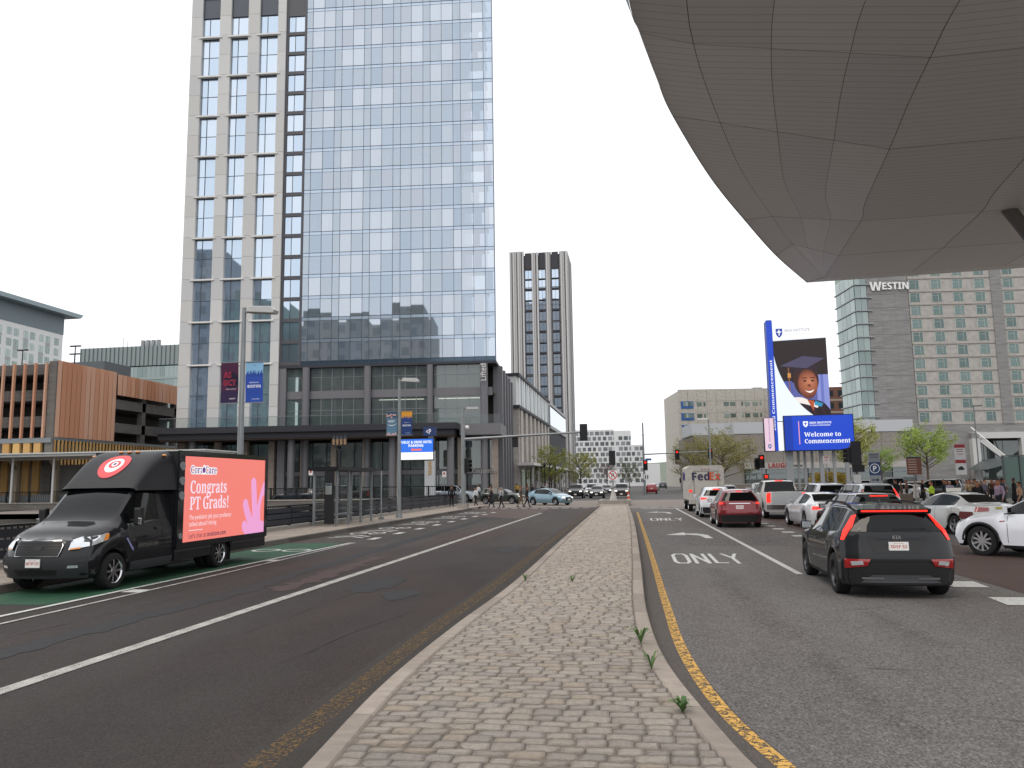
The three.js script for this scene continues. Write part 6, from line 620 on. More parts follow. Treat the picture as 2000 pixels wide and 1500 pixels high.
{ // white sedan, black suv, white suvs in the right-hand queue
  let [t, sh] = car('sedan', 'white_sedan', 'white sedan with amber-red tail lights beside the white pickup', 'car', [7.45, 0, -34.9], 3 * D, paintMat(0xdcdee0, 0.05), {}); sym((s) => sh.onCap(t, 'tail_lamp', true, mq(s, [[0.45, 0.8], [0.98, 0.8], [0.98, 0.92], [0.42, 0.9]]), s < 0 ? lampLit : lampRed, 0.014)); sh.onCap(t, 'bumper', true, [[-0.9, 0.22], [0.9, 0.22], [0.85, 0.4], [-0.85, 0.4]], M.plasticBlack, 0.012);
  [t, sh] = car('hatch', 'black_suv', 'black SUV with roof rails just beyond the dark crossover', 'car', [7.1, 0, -27.3], 3 * D, paintMat(0x16181b, 0.4), { roof: paintMat(0x16181b, 0.4, 0.15), plateY: 0.86 }); sh.onCap(t, 'rear_window', true, [[-0.84, 1.12], [0.84, 1.12], [0.84, 1.42], [-0.84, 1.42]], M.darkGlass); part(t, 'brake_bar', bx(-0.25, 0.25, 1.44, 1.47, 1.9, 1.98), lampLit); sym((s) => { sh.onCap(t, 'tail_lamp', true, mq(s, [[0.6, 0.98], [0.98, 0.98], [0.98, 1.1], [0.62, 1.08]]), lampRed, 0.014); part(t, 'roof_rail', bar([s * 0.6, 1.59, -0.3], [s * 0.6, 1.59, 1.4], 0.04, 0.05), M.black); });
  [t, sh] = car('suv', 'white_suv', 'white SUV with a dark rear window beyond the white sedan', 'car', [10.1, 0, -46], 2 * D, paintMat(0xd2d5d8, 0.05), {}); sh.onCap(t, 'rear_window', true, [[-0.86, 1.2], [0.86, 1.2], [0.86, 1.64], [-0.86, 1.64]], M.darkGlass); sym((s) => sh.onCap(t, 'tail_lamp', true, mq(s, [[0.7, 0.9], [0.98, 0.9], [0.98, 1.25], [0.78, 1.25]]), lampRed, 0.014));
  [t, sh] = car('suv', 'silver_suv', 'silver-white SUV with glowing side marker near the plaza kerb', 'car', [10.6, 0, -40], 4 * D, paintMat(0xbfc3c6, 0.4), {}); sh.onCap(t, 'rear_window', true, [[-0.86, 1.2], [0.86, 1.2], [0.86, 1.64], [-0.86, 1.64]], M.darkGlass); sym((s) => sh.onCap(t, 'tail_lamp', true, mq(s, [[0.82, 1.2], [0.98, 1.1], [0.98, 1.5], [0.88, 1.5]]), s > 0 ? lampLit : lampRed, 0.014));
  [t, sh] = car('sedan', 'taxi', 'white taxi sedan with a burgundy flank panel near the plaza', 'taxi', [11.3, 0, -30.9], 14 * D, paintMat(0xd6d7d4, 0.05), { noPlate: true }); sym((s) => { sh.onCap(t, 'tail_lamp', true, mq(s, [[0.5, 0.84], [0.98, 0.82], [0.98, 0.98], [0.5, 0.96]]), lampRed, 0.014); sh.onSide(t, 'door_panel', s, [[4.05, 0.56], [4.78, 0.6], [4.78, 0.82], [4.15, 0.82]], mat(0x6b2b28, 0.5), 0.01); }); part(t, 'roof_sign', rbox(0.5, 0.14, 0.16, 0.03), mat(0xdedad0, 0.5), [0, 1.52, 0.1]); sh.onCap(t, 'trunk_decal', true, [[-0.2, 0.9], [0.4, 0.9], [0.4, 0.97], [-0.2, 0.97]], mat(0xb8a83a, 0.5), 0.016);
}
{ // white crossover crossing at the right edge
  const wp = paintMat(0xdfe2e8, 0.03), [t, sh] = car('cross', 'white_electric_crossover', 'large white crossover turning in from the right edge with ten-spoke wheels', 'car', [10.3, 0, -21.2], 40 * D, wp, { noPlate: true, style: 'ten', tyre: 0.26, frontView: true, handle: M.chrome });
  sym((s) => { sh.onCap(t, 'headlamp', false, mq(s, [[0.55, 0.74], [0.97, 0.78], [0.98, 0.86], [0.6, 0.8]]), lampClear, 0.012); sh.onSide(t, 'side_camera', s, [[1.42, 0.86], [1.56, 0.88], [1.56, 0.9], [1.44, 0.89]], lampRed, 0.012); for (const w of [0.95, 3.92]) { const pts = []; for (let k = 0; k <= 16; k++) { const a = Math.PI * k / 16; pts.push([w - Math.cos(a) * 0.45, 0.375 + Math.sin(a) * 0.45]); } const sgm = []; for (let k = 0; k < 16; k++) { const p = pts[k], q = pts[k + 1]; sgm.push(bar([s * 1.003, p[1], p[0] - 2.5], [s * 1.003, q[1], q[0] - 2.5], 0.03, 0.05)); } part(t, 'arch_trim', join(sgm), M.plasticBlack); } });
}
{ // parcel step van
  const t = thing('parcel_truck', 'white parcel delivery truck with purple and orange lettering at the crossing', 'truck', [4.35, 0, -54.9]), wb = mat(0xcfccc4, 0.6, { map: rep(concTex, 0.4, 0.4) });
  part(t, 'box', join([bx(-1.16, 1.16, 0.75, 2.78, -2.2, 3.0)]), wb); part(t, 'roof_cap', extr([[-1.16, 0], [1.16, 0], [1.0, 0.16], [-1.0, 0.16]], 5.2).translate(0, 2.78, -2.2), wb); part(t, 'nose', extr([[-2.2, 0.6], [-3.3, 0.6], [-3.4, 1.3], [-2.75, 1.5], [-2.3, 2.7], [-2.2, 2.75]], 2.1, 0.03).rotateY(-Math.PI / 2).translate(1.05, 0, 0).scale(1, 1, 1), wb); t.children[2].geometry.scale(1, 1, 1);
  part(t, 'rear_door', bx(-0.72, 0.72, 0.95, 2.55, 3.0, 3.03), mat(0xc4c1b9, 0.6)); part(t, 'door_frame', join([bx(-0.76, -0.72, 0.95, 2.6, 3.0, 3.05), bx(0.72, 0.76, 0.95, 2.6, 3.0, 3.05), bx(-0.76, 0.76, 2.56, 2.6, 3.0, 3.05)]), mat(0x8e8c86, 0.6)); part(t, 'bumper', bx(-1.1, 1.1, 0.5, 0.74, 2.8, 3.2), mat(0xb9b7b0, 0.6)); part(t, 'underbody', bx(-0.8, 0.8, 0.35, 0.75, -3, 2.8), M.plasticBlack);
  const l1 = text3('Fed', 0.5, 0.02), l2 = text3('Ex', 0.5, 0.02); part(t, 'lettering', l1.translate(-0.92, 2.0, 3.05), mat(0x2e2550, 0.5)); part(t, 'lettering', l2.translate(0.16, 2.0, 3.05), mat(0xd0552a, 0.5)); part(t, 'side_lettering', text3('FedEx', 0.55, 0.02).rotateY(-Math.PI / 2).translate(-1.18, 2.0, -1.2), mat(0x43397a, 0.5));
  for (const s of [-1, 1]) { part(t, 'tail_lamp', bx(s * 0.98 - 0.09, s * 0.98 + 0.09, 1.25, 1.38, 3.0, 3.04), s < 0 ? lampLit : lampRed); wheel(t, 0.4, 0.28, [s * 0.95, 0.4, 1.8], 'steel'); wheel(t, 0.4, 0.28, [s * 0.95, 0.4, -2.55], 'steel'); part(t, 'mirror', rbox(0.12, 0.35, 0.1, 0.02), M.black, [s * 1.3, 2.0, -2.6]); } part(t, 'marker_lamps', join([-0.2, 0, 0.2].map((x) => bx(x - 0.05, x + 0.05, 2.68, 2.73, 3.0, 3.03))), lampRed);
}
{ // black advertising truck
  const t = thing('advertising_truck', 'black van-fronted truck with a glowing coral advertising screen on its side', 'truck', [-11.48, 0, -17.4], Math.PI), bp = blackPaint(0x121317), matte = mat(0x1d1e21, 0.5, { metalness: 0.1 }), grey = mat(0x2b2c2f, 0.7);
  const spec = { L: 7.4, yb: 0.3, R: 0.36, wheels: [0.98], cf: 0.3, keys: [[0.3, 1.0, 1.06, 0.93, 0.86, 0.72], [0.62, 1.12, 1.2, 1.0, 0.92, 0.8], [1.12, 1.26, 1.36, 1.03, 0.95, 0.84], [1.9, 1.3, 2.05, 1.03, 0.96, 0.8], [2.3, 1.32, 2.16, 1.03, 0.96, 0.8], [2.95, 1.32, 2.18, 1.03, 0.96, 0.8]], front: [[0.3, 0.1], [0.5, 0], [0.72, 0.0], [0.78, 0.06], [1.02, 0.16]], rear: [[0, 0]], ws: [1.12, 1.9], glass: [[1.32, 2.5]], trimMat: bp }, sh = new Shell(spec); sh.t1 = 2.95; sh.build(t, bp);
  sh.onCap(t, 'bumper', false, [[-1, 0.3], [1, 0.3], [1, 0.72], [-1, 0.72]], grey, 0.02); sh.onCap(t, 'chrome_surround', false, [[-0.505, 0.725], [0.505, 0.725], [0.585, 1.027], [-0.585, 1.027]], M.chrome, 0.03); sh.onCap(t, 'grille', false, [[-0.49, 0.735], [0.49, 0.735], [0.57, 1.015], [-0.57, 1.015]], mat(0x0c0c0e, 0.5), 0.036); for (let k = 0; k < 5; k++) sh.onCap(t, 'grille_bar', false, [[-0.5, 0.77 + k * 0.05], [0.5, 0.77 + k * 0.05], [0.5, 0.785 + k * 0.05], [-0.5, 0.785 + k * 0.05]], mat(0x1b1c1f, 0.4), 0.042);
  { const z = sh.cap(false, 0, 0.9)[2]; part(t, 'emblem', new THREE.CylinderGeometry(0.1, 0.1, 0.02, 24).rotateX(Math.PI / 2).scale(1.3, 0.55, 1), M.chrome, [0, 0.9, z - 0.05]); const z2 = sh.cap(false, 0, 0.58)[2]; const p = part(t, 'licence_plate', new THREE.BoxGeometry(0.31, 0.16, 0.012), M.white, [0, 0.6, z2 - 0.035]); part(p, 'plate_print', new THREE.PlaneGeometry(0.3, 0.15), mat(0xffffff, 0.5, { map: plateTex2 }), [0, 0, -0.008], [0, Math.PI, 0]); sh.onCap(t, 'air_intake', false, [[-0.45, 0.38], [0.45, 0.38], [0.5, 0.47], [-0.5, 0.47]], mat(0x0c0c0e, 0.6), 0.026); }
  sym((s) => { sh.onCap(t, 'headlamp', false, mq(s, [[0.66, 0.84], [0.99, 0.9], [1, 1.09], [0.7, 0.99]]), lampClear, 0.03); sh.onSide(t, 'headlamp_side', s, [[0.3, 0.9], [0.72, 1.0], [0.78, 1.13], [0.34, 1.06]], lampClear, 0.01); sh.onSide(t, 'indicator', s, [[0.58, 0.98], [0.72, 1.0], [0.78, 1.12], [0.68, 1.1]], lampAmber, 0.016); sh.onCap(t, 'indicator', false, mq(s, [[0.68, 0.84], [0.86, 0.86], [0.86, 0.89], [0.7, 0.87]]), lampAmber, 0.036); sh.onCap(t, 'fog_lamp', false, mq(s, [[0.68, 0.5], [0.86, 0.5], [0.86, 0.55], [0.7, 0.55]]), lampClear, 0.028);
    const p = sh.side(1.55, 1.4); part(t, 'mirror', rbox(0.17, 0.36, 0.16, 0.04), M.plasticBlack, [s * (p[0] + 0.2), 1.42, p[2]]); part(t, 'mirror_arm', bar([s * p[0], 1.34, p[2]], [s * (p[0] + 0.16), 1.36, p[2]], 0.08, 0.05), M.plasticBlack); part(t, 'mirror_cap', rbox(0.08, 0.14, 0.02, 0.01), M.chrome, [s * (p[0] + 0.27), 1.32, p[2] - 0.08]);
    for (const d of [1.35, 2.55]) sh.onSide(t, 'door_seam', s, [[d, 0.42], [d + 0.014, 0.42], [d + 0.014, 1.3], [d, 1.3]], M.black, 0.004, 1, 8); sh.onSide(t, 'door_handle', s, [[2.3, 1.12], [2.48, 1.12], [2.48, 1.16], [2.3, 1.16]], M.plasticBlack, 0.03, 2, 1); sh.onSide(t, 'sill_trim', s, [[1.45, 0.31], [2.94, 0.31], [2.94, 0.5], [1.45, 0.5]], grey, 0.012); sh.onSide(t, 'fender_decal', s, [[1.28, 0.98], [1.5, 0.72], [1.54, 0.74], [1.32, 1.0]], mat(0x8f92c4, 0.4), 0.012); });
  sh.onSide(t, 'door_lettering', -1, [[1.65, 0.74], [2.4, 0.74], [2.4, 0.88], [1.65, 0.88]], mat(0xffffff, 0.6, { map: canvasTex(256, 48, (c, w, h) => { c.fillStyle = '#15161a'; c.fillRect(0, 0, w, h); c.fillStyle = '#77705c'; c.font = 'italic 34px serif'; c.fillText('aftertruck.com', 8, 34, 240); }) }), 0.01);
  for (const s of [-1, 1]) { wheel(t, 0.36, 0.24, [s * 0.9, 0.36, 0.98 - 3.7], 'steel'); wheel(t, 0.36, 0.24, [s * 0.9, 0.36, 5.05 - 3.7], 'steel'); wheel(t, 0.36, 0.22, [s * 0.6, 0.36, 5.05 - 3.7], 'steel'); part(t, 'mudflap', bx(s * 0.9 - 0.14, s * 0.9 + 0.14, 0.15, 0.6, 1.8, 1.82), M.rubber); }
  // roof fairing
  const fp = (u, s, out = 0) => { const w = 0.9 + 0.16 * s, y0 = 1.96, y1 = 2.02 + 0.83 * Math.pow(Math.sin(s * Math.PI / 2), 0.95), y = y0 + (y1 - y0) * Math.pow(Math.max(0, 1 - Math.pow(Math.abs(u), 11)), 0.6); return [u * w, y + out * 0.75, 1.72 + 1.28 * s - 3.7 - out * 0.65]; };
  const sheet = (u0, u1, s0, s1, n, k, out) => { const pos = [], uv = [], ix = []; for (let j = 0; j <= k; j++) for (let i = 0; i <= n; i++) { pos.push(...fp(u0 + (u1 - u0) * i / n, s0 + (s1 - s0) * j / k, out)); uv.push(1 - i / n, j / k); } for (let j = 0; j < k; j++) for (let i = 0; i < n; i++) { const a = j * (n + 1) + i; ix.push(a, a + n + 1, a + 1, a + 1, a + n + 1, a + n + 2); } const g = new THREE.BufferGeometry(); g.setAttribute('position', new THREE.Float32BufferAttribute(pos, 3)); g.setAttribute('uv', new THREE.Float32BufferAttribute(uv, 2)); g.setIndex(ix); g.computeVertexNormals(); return g; };
  part(t, 'roof_fairing', sheet(-1, 1, 0, 1, 40, 16, 0), matte); part(t, 'round_logo', sheet(-0.36, 0.36, 0.14, 0.66, 14, 14, 0.012), mat(0xffffff, 0.5, { alphaTest: 0.5, map: canvasTex(256, 256, (c, w) => { c.clearRect(0, 0, w, w); c.fillStyle = '#e8565a'; c.beginPath(); c.arc(128, 128, 124, 0, 7); c.fill(); c.fillStyle = '#fff'; c.beginPath(); c.arc(128, 128, 74, 0, 7); c.fill(); c.fillStyle = '#e8565a'; c.beginPath(); c.ellipse(128, 122, 50, 40, 0, 0, 7); c.fill(); c.fillStyle = '#fff'; c.beginPath(); c.arc(128, 120, 26, 0, 7); c.fill(); c.fillStyle = '#5b3a78'; c.beginPath(); c.arc(128, 120, 13, 0, 7); c.fill(); }) }));
  for (const u of [-0.85, -0.2, 0, 0.2, 0.85]) { const p = fp(u, 0.8, 0.02); part(t, 'marker_lamp', new THREE.SphereGeometry(0.045, 10, 8).scale(1.4, 0.6, 1), lampAmber, p); }
  part(t, 'cab_back_panel', bx(-1.03, 1.03, 0.5, 2.1, -0.75, -0.72), bp);
  // box with screen
  part(t, 'box', join([bx(-1.05, 1.05, 0.66, 2.84, -0.7, 3.7)]), matte); part(t, 'box_rim', join([bx(-1.09, -1.05, 2.74, 2.86, -0.7, 3.72), bx(-1.09, -1.05, 0.62, 0.74, -0.7, 3.72), bx(-1.09, -1.05, 0.74, 2.74, 3.56, 3.72), bx(-1.09, -1.05, 0.74, 2.74, -0.7, -0.46)]), bp);
  for (const q of [[-1.05, -1.0, -0.72, 0.86], [-1.05, -1.0, 1.86, 3.7], [1.0, 1.05, -0.72, 0.86], [1.0, 1.05, 1.86, 3.7], [-0.95, 0.95, 3.6, 3.7]]) part(t, 'skirt', bx(q[0], q[1], 0.36, 0.64, q[2], q[3]), bp); { const sgm = []; for (const s of [-1, 1]) for (let k = 0; k < 12; k++) { const a = Math.PI * k / 12, b = Math.PI * (k + 1) / 12; sgm.push(bar([s * 1.03, 0.36 + 0.47 * Math.sin(a), 1.35 - 0.49 * Math.cos(a)], [s * 1.03, 0.36 + 0.47 * Math.sin(b), 1.35 - 0.49 * Math.cos(b)], 0.06, 0.05)); } part(t, 'arch_lip', join(sgm), bp); } part(t, 'underbody', bx(-0.7, 0.7, 0.4, 0.66, -0.7, 3.6), M.plasticBlack);
  for (let k = 0; k < 3; k++) part(t, 'vent_fan', new THREE.CylinderGeometry(0.1, 0.1, 0.03, 18).rotateZ(Math.PI / 2), M.galv, [-1.1, 2.5 - k * 0.34, -0.58]); part(t, 'fuel_cap', new THREE.CylinderGeometry(0.07, 0.07, 0.03, 14).rotateZ(Math.PI / 2), M.galv, [-1.1, 0.9, -0.58]);
  const ad = canvasTex(1280, 628, (c, w, h) => { c.fillStyle = '#f68378'; c.fillRect(0, 0, w, h); c.lineJoin = 'round'; c.font = 'bold 74px serif'; c.lineWidth = 16; c.strokeStyle = '#fff'; c.strokeText('Coral', 82, 125); c.strokeText('Care', 285, 125, 170); c.fillStyle = '#6a3d8c'; c.fillText('Coral', 82, 125); c.fillText('Care', 285, 125, 170); c.beginPath(); c.arc(266, 100, 22, 0, 7); c.stroke(); c.fill(); c.fillStyle = '#fbe3f4'; c.font = 'bold 132px serif'; c.fillText('Congrats', 82, 275, 540); c.fillText('PT Grads!', 82, 395, 580); c.font = '43px sans-serif'; c.fillStyle = '#fdeaf0'; c.fillText('The pediatric job your professor', 84, 468, 650); c.fillText('talked about? Hiring', 84, 518, 430); c.fillRect(84, 545, 190, 5); c.font = '46px sans-serif'; c.fillStyle = '#4a2240'; c.fillText("Let's chat at", 84, 606, 240); c.font = 'bold 46px sans-serif'; c.fillText('coralcare.com', 334, 606, 290);
    c.strokeStyle = '#f0a5d8'; c.lineCap = 'round'; c.lineWidth = 92; for (const q of [[1120, 560, 1100, 380, 1075, 200], [1150, 560, 1180, 400, 1290, 230], [1110, 590, 1000, 520, 940, 380], [1130, 610, 1010, 640, 930, 560]]) { c.beginPath(); c.moveTo(q[0], q[1]); c.quadraticCurveTo(q[2], q[3], q[4], q[5]); c.stroke(); } c.fillStyle = '#f0a5d8'; c.fillRect(1080, 520, 200, 110); c.fillStyle = '#f68378'; c.beginPath(); c.ellipse(1270, 420, 60, 120, 0.2, 0, 7); c.fill(); });
  part(t, 'side_screen', new THREE.PlaneGeometry(4.02, 1.99), screenMat(ad, 0.82), [-1.075, 1.74, 1.55], [0, -Math.PI / 2, 0]);
  part(t, 'wiper', join([bar([-0.5, 1.4, -2.42], [-0.1, 1.6, -2.28], 0.015, 0.02), bar([0.25, 1.4, -2.42], [0.75, 1.5, -2.36], 0.015, 0.02)]), M.black); part(t, 'unit_lettering', text3('T11', 0.07, 0.01).rotateY(-Math.PI / 2).translate(-1.07, 2.2, -0.7), M.white);
}
{ // traffic facing the camera, across the junction and on the hotel drive
  const face2 = (t, sh, y) => { sym((s) => { sh.onCap(t, 'headlamp', false, mq(s, [[0.58, y], [0.97, y + 0.02], [0.97, y + 0.12], [0.6, y + 0.1]]), headLit, 0.014); }); sh.onCap(t, 'grille', false, [[-0.5, y - 0.22], [0.5, y - 0.22], [0.52, y + 0.08], [-0.52, y + 0.08]], M.plasticBlack, 0.012); };
  const fr = { frontView: true, plateY: 0.5 }; let t, sh;
  [t, sh] = car('suv', 'black_suv', 'black full-size SUV with lit headlights waiting across the junction', 'car', [-7.5, 0, -99], H0, paintMat(0x1b1d20, 0.4), { ...fr, over: { L: 5.1 } }); face2(t, sh, 0.82);
  [t, sh] = car('hatch', 'grey_crossover', 'dark grey car with lit headlights between the black SUV and the median', 'car', [-4.9, 0, -98], H0, paintMat(0x3b3d41, 0.5), fr); face2(t, sh, 0.66);
  [t, sh] = car('suv', 'brown_suv', 'brown-grey SUV with bright headlights beside the no U-turn sign', 'car', [-1.9, 0, -97.5], H0, paintMat(0x4f4744, 0.5), { ...fr, over: { L: 4.6 } }); face2(t, sh, 0.82);
  for (const [x, z, k, c, lb] of [[-6.3, -112, 'suv', 0xc9ccd0, 'white SUV in the second row of oncoming traffic'], [-4.6, -121, 'hatch', 0x5b5f66, 'grey hatchback in the second row of oncoming traffic'], [-2.7, -113, 'sedan', 0x30363f, 'dark blue sedan in the second row of oncoming traffic']]) { [t, sh] = car(k, 'oncoming_car', lb, 'car', [x, 0, z], H0, paintMat(c, 0.3), fr); face2(t, sh, 0.66); }
  for (const [x, z, k, c, lb] of [[2.2, -128, 'hatch', 0x8a1c22, 'small red car beyond the far signal post'], [8.2, -76, 'hatch', 0x23272c, 'dark hatchback turning beyond the parcel truck'], [3.6, -170, 'sedan', 0xc4c7ca, 'pale sedan far down the avenue'], [6.4, -205, 'suv', 0x3a3d42, 'dark SUV far down the avenue'], [9.4, -62.5, 'suv', 0x1c1d20, 'black SUV glimpsed between parcel truck and pickup']]) car(k, 'distant_car', lb, 'car', [x, 0, z], 0, paintMat(c, 0.3));
  [t, sh] = car('prius', 'blue_hatchback', 'pale blue hatchback turning through the junction', 'car', [-7.7, 0, -70.3], -126 * D, paintMat(0x7896a4, 0.5), fr); face2(t, sh, 0.62);
  [t, sh] = car('hatch', 'green_wagon', 'dark green wagon waiting behind the pedestrians', 'car', [-13.1, 0, -76.3], -101 * D, paintMat(0x2e3631, 0.4), fr); face2(t, sh, 0.66);
  [t, sh] = car('suv', 'silver_suv', 'silver SUV beside the parking pylon on the hotel drive', 'car', [-19.0, 0.1, -81], -94 * D, paintMat(0x9aa1a9, 0.5), fr);
  [t, sh] = car('suv', 'navy_suv', 'dark navy SUV on the drive behind the railing', 'car', [-34.3, 0.1, -76], 88 * D, paintMat(0x20262f, 0.4), fr); [t, sh] = car('pickup', 'maroon_pickup', 'dark pickup with a red tail on the drive left of the shelter', 'pickup truck', [-29.2, 0.1, -76], 88 * D, paintMat(0x2b2426, 0.4), { noPlate: true }); sym((s) => sh.onCap(t, 'tail_lamp', true, mq(s, [[0.75, 0.84], [0.97, 0.84], [0.97, 1.32], [0.75, 1.32]]), lampRed, 0.016));
  const park = [[19.6, -75, 'sedan', 0x2c3466, 72, 'dark blue sedan parked behind the white sedan on the plaza'], [22.4, -73.5, 'sedan', 0xd5d7d8, 80, 'white sedan parked beside the cones'], [27.6, -80, 'suv', 0x202226, 78, 'black SUV with chrome windows parked on the plaza'], [23.0, -88, 'suv', 0x34363a, 85, 'grey SUV parked behind the notice board'], [31.5, -82, 'sedan', 0x46484c, 70, 'dark grey sedan parked beyond the crowd'], [34.5, -97, 'suv', 0x2b2c30, 85, 'dark SUV in the back row by the hotel entrance'], [40.5, -97, 'hatch', 0x7a1f26, 85, 'red hatchback parked in the back row'], [41, -88, 'hatch', 0xd0d2d3, 10, 'white hatchback parked above the crowd'], [29.0, -96, 'pickup', 0x222429, 85, 'black pickup parked below the green tree']];
  for (const [x, z, k, c, a, lb] of park) car(k, 'parked_car', lb, 'car', [x, 0.01, z], a * D, paintMat(c, 0.3), { group: 'cars parked on the plaza', noPlate: true });
}
// ---------------------------------------------------------------- people
function figureGeo(bones, res = 84) { // one continuous surface over tapered bones, meshed on a grid
  const mc = new MarchingCubes(res, new THREE.MeshBasicMaterial(), false, false, 60000), S = 0.95, cy = 0.92; mc.isolation = 0; const f = mc.field, n = res; const bb = bones.map(([a, b, ra, rb]) => { const d = [b[0] - a[0], b[1] - a[1], b[2] - a[2]]; return { a, d, l: d[0] * d[0] + d[1] * d[1] + d[2] * d[2] + 1e-9, ra, rb }; });
  const dist = (x, y, z) => { let s = 1e9; for (const q of bb) { const px = x - q.a[0], py = y - q.a[1], pz = z - q.a[2]; let h = (px * q.d[0] + py * q.d[1] + pz * q.d[2]) / q.l; h = h < 0 ? 0 : h > 1 ? 1 : h; const ex = px - h * q.d[0], ey = py - h * q.d[1], ez = pz - h * q.d[2], v = Math.sqrt(ex * ex + ey * ey + ez * ez) - (q.ra + (q.rb - q.ra) * h), k = 0.035, m = Math.max(k - Math.abs(v - s), 0) / k; s = Math.min(v, s) - m * m * k * 0.25; } return s; };
  for (let k = 0; k < n; k++) for (let j = 0; j < n; j++) for (let i = 0; i < n; i++) { const x = (i - n / 2) / (n / 2) * S, y = (j - n / 2) / (n / 2) * S + cy, z = (k - n / 2) / (n / 2) * S; f[i + j * n + k * n * n] = Math.abs(x) > 0.5 || Math.abs(z) > 0.6 ? -1 : -dist(x, y, z); }
  mc.update(); const c = mc.count, g = new THREE.BufferGeometry(), p = new Float32Array(c * 3), reg = []; for (let i = 0; i < c; i++) { p[i * 3] = mc.positionArray[i * 3] * S; p[i * 3 + 1] = mc.positionArray[i * 3 + 1] * S + cy; p[i * 3 + 2] = mc.positionArray[i * 3 + 2] * S; let best = 1e9, bi = 0; for (let q = 0; q < bb.length; q++) { const o = bb[q], px = p[i * 3] - o.a[0], py = p[i * 3 + 1] - o.a[1], pz = p[i * 3 + 2] - o.a[2]; let h = (px * o.d[0] + py * o.d[1] + pz * o.d[2]) / o.l; h = h < 0 ? 0 : h > 1 ? 1 : h; const v = Math.hypot(px - h * o.d[0], py - h * o.d[1], pz - h * o.d[2]) - (o.ra + (o.rb - o.ra) * h); if (v < best) { best = v; bi = q; } } let r = bones[bi][4]; if (r === 'skin' && p[i * 3 + 1] > 1.6 && (p[i * 3 + 2] > 0.0 || p[i * 3 + 1] > 1.69)) r = 'hair'; reg.push(r); }
  g.setAttribute('position', new THREE.BufferAttribute(p, 3)); g.setAttribute('normal', new THREE.BufferAttribute(mc.normalArray.slice(0, c * 3), 3)); g.computeVertexNormals(); return { g: toCreasedNormals(mergeVertices(g, 1e-4), 1.2), reg: null, raw: p, regs: reg };
}
function bonesOf(o) { // faces -z
  const st = o.stride || 0, b = [], hem = o.robe; b.push([[0, 1.57, -0.01], [0, 1.66, -0.01], 0.085, 0.098, 'skin'], [[0, 1.42, 0.01], [0, 1.54, 0], 0.055, 0.052, 'skin'], [[0, 1.6, -0.1], [0, 1.58, -0.115], 0.014, 0.016, 'skin'], [[-0.15, 1.38, 0.01], [0.15, 1.38, 0.01], 0.075, 0.075, 'top'], [[0, 1.28, 0], [0, 1.06, 0], 0.145, 0.12, 'top'], [[-0.07, 0.96, 0], [0.07, 0.96, 0], 0.12, 0.12, hem ? 'top' : 'legs']);
  for (const s of [-1, 1]) { const k = s * st, hip = [s * 0.09, 0.92, 0], kn = [s * 0.1, 0.5, -0.28 * k - 0.02], an = [s * 0.1, 0.09, -0.62 * k + (k < 0 ? 0.1 : 0)]; b.push([hip, kn, 0.092, 0.062, hem ? 'top' : 'legs'], [kn, an, 0.06, 0.042, hem ? 'top' : 'legs'], [an, [an[0] + s * 0.02, 0.045, an[2] - 0.15], 0.045, 0.036, 'shoe']); if (hem) b.push([[s * 0.07, 0.95, 0], [s * 0.12, 0.35, 0], 0.13, 0.17, 'top']);
    const sh = [s * 0.2, 1.38, 0.01], el = o.phone && s > 0 ? [s * 0.24, 1.12, -0.1] : [s * 0.255, 1.1, 0.04 + 0.14 * k], wr = o.phone ? [s * 0.1, 1.25, -0.28] : [s * 0.26, 0.86, -0.06 + 0.24 * k]; b.push([sh, el, 0.062, 0.046, 'top'], [el, wr, 0.044, 0.032, 'top'], [wr, [wr[0] - s * 0.01, wr[1] + (o.phone ? 0.06 : -0.09), wr[2] - 0.02], 0.034, 0.03, 'skin']); }
  if (o.pack) b.push([[0, 1.34, 0.17], [0, 1.05, 0.19], 0.1, 0.12, 'pack']); return b;
}
const poses = [{}, { stride: 0.32 }, { phone: true }, { robe: true }, { pack: true, stride: 0.25 }].map((o) => figureGeo(bonesOf(o)));
function person(label, pos, ry, pose, c, h = 1, group) {
  const q = poses[pose], n = q.g.attributes.position.count, col = new Float32Array(n * 3), p = q.g.attributes.position, C = { skin: 0xa9745a, hair: 0x2a1f1a, top: 0x333333, legs: 0x23262e, shoe: 0x1b1b1d, pack: 0x1d1e22, ...c }, cs = {}; for (const k in C) cs[k] = new THREE.Color(C[k]);
  if (!q.map) { q.map = new Map(); for (let i = 0; i < q.regs.length; i++) q.map.set(q.raw[i * 3].toFixed(3) + q.raw[i * 3 + 1].toFixed(3) + q.raw[i * 3 + 2].toFixed(3), q.regs[i]); }
  for (let i = 0; i < n; i++) { const r = q.map.get(p.getX(i).toFixed(3) + p.getY(i).toFixed(3) + p.getZ(i).toFixed(3)) || 'top', k = cs[r]; col[i * 3] = k.r; col[i * 3 + 1] = k.g; col[i * 3 + 2] = k.b; }
  const g = q.g.clone(); g.setAttribute('color', new THREE.BufferAttribute(col, 3)); const m = part(scene, numbered('person'), g, mat(0xffffff, 0.85, { vertexColors: true }), pos, [0, ry, 0]); m.scale.setScalar(h); return tag(m, label, 'person', group);
}
person('person in black with a backpack walking along the left sidewalk', [-14.9, 0.15, -62.6], 0.1, 4, { top: 0x1c1d22, legs: 0x1a1b20 }); person('person in a white shirt by the signal mast', [-13.6, 0.0, -66], 1.2, 1, { top: 0xd5d6d8, legs: 0x1d1f26 }, 0.96);
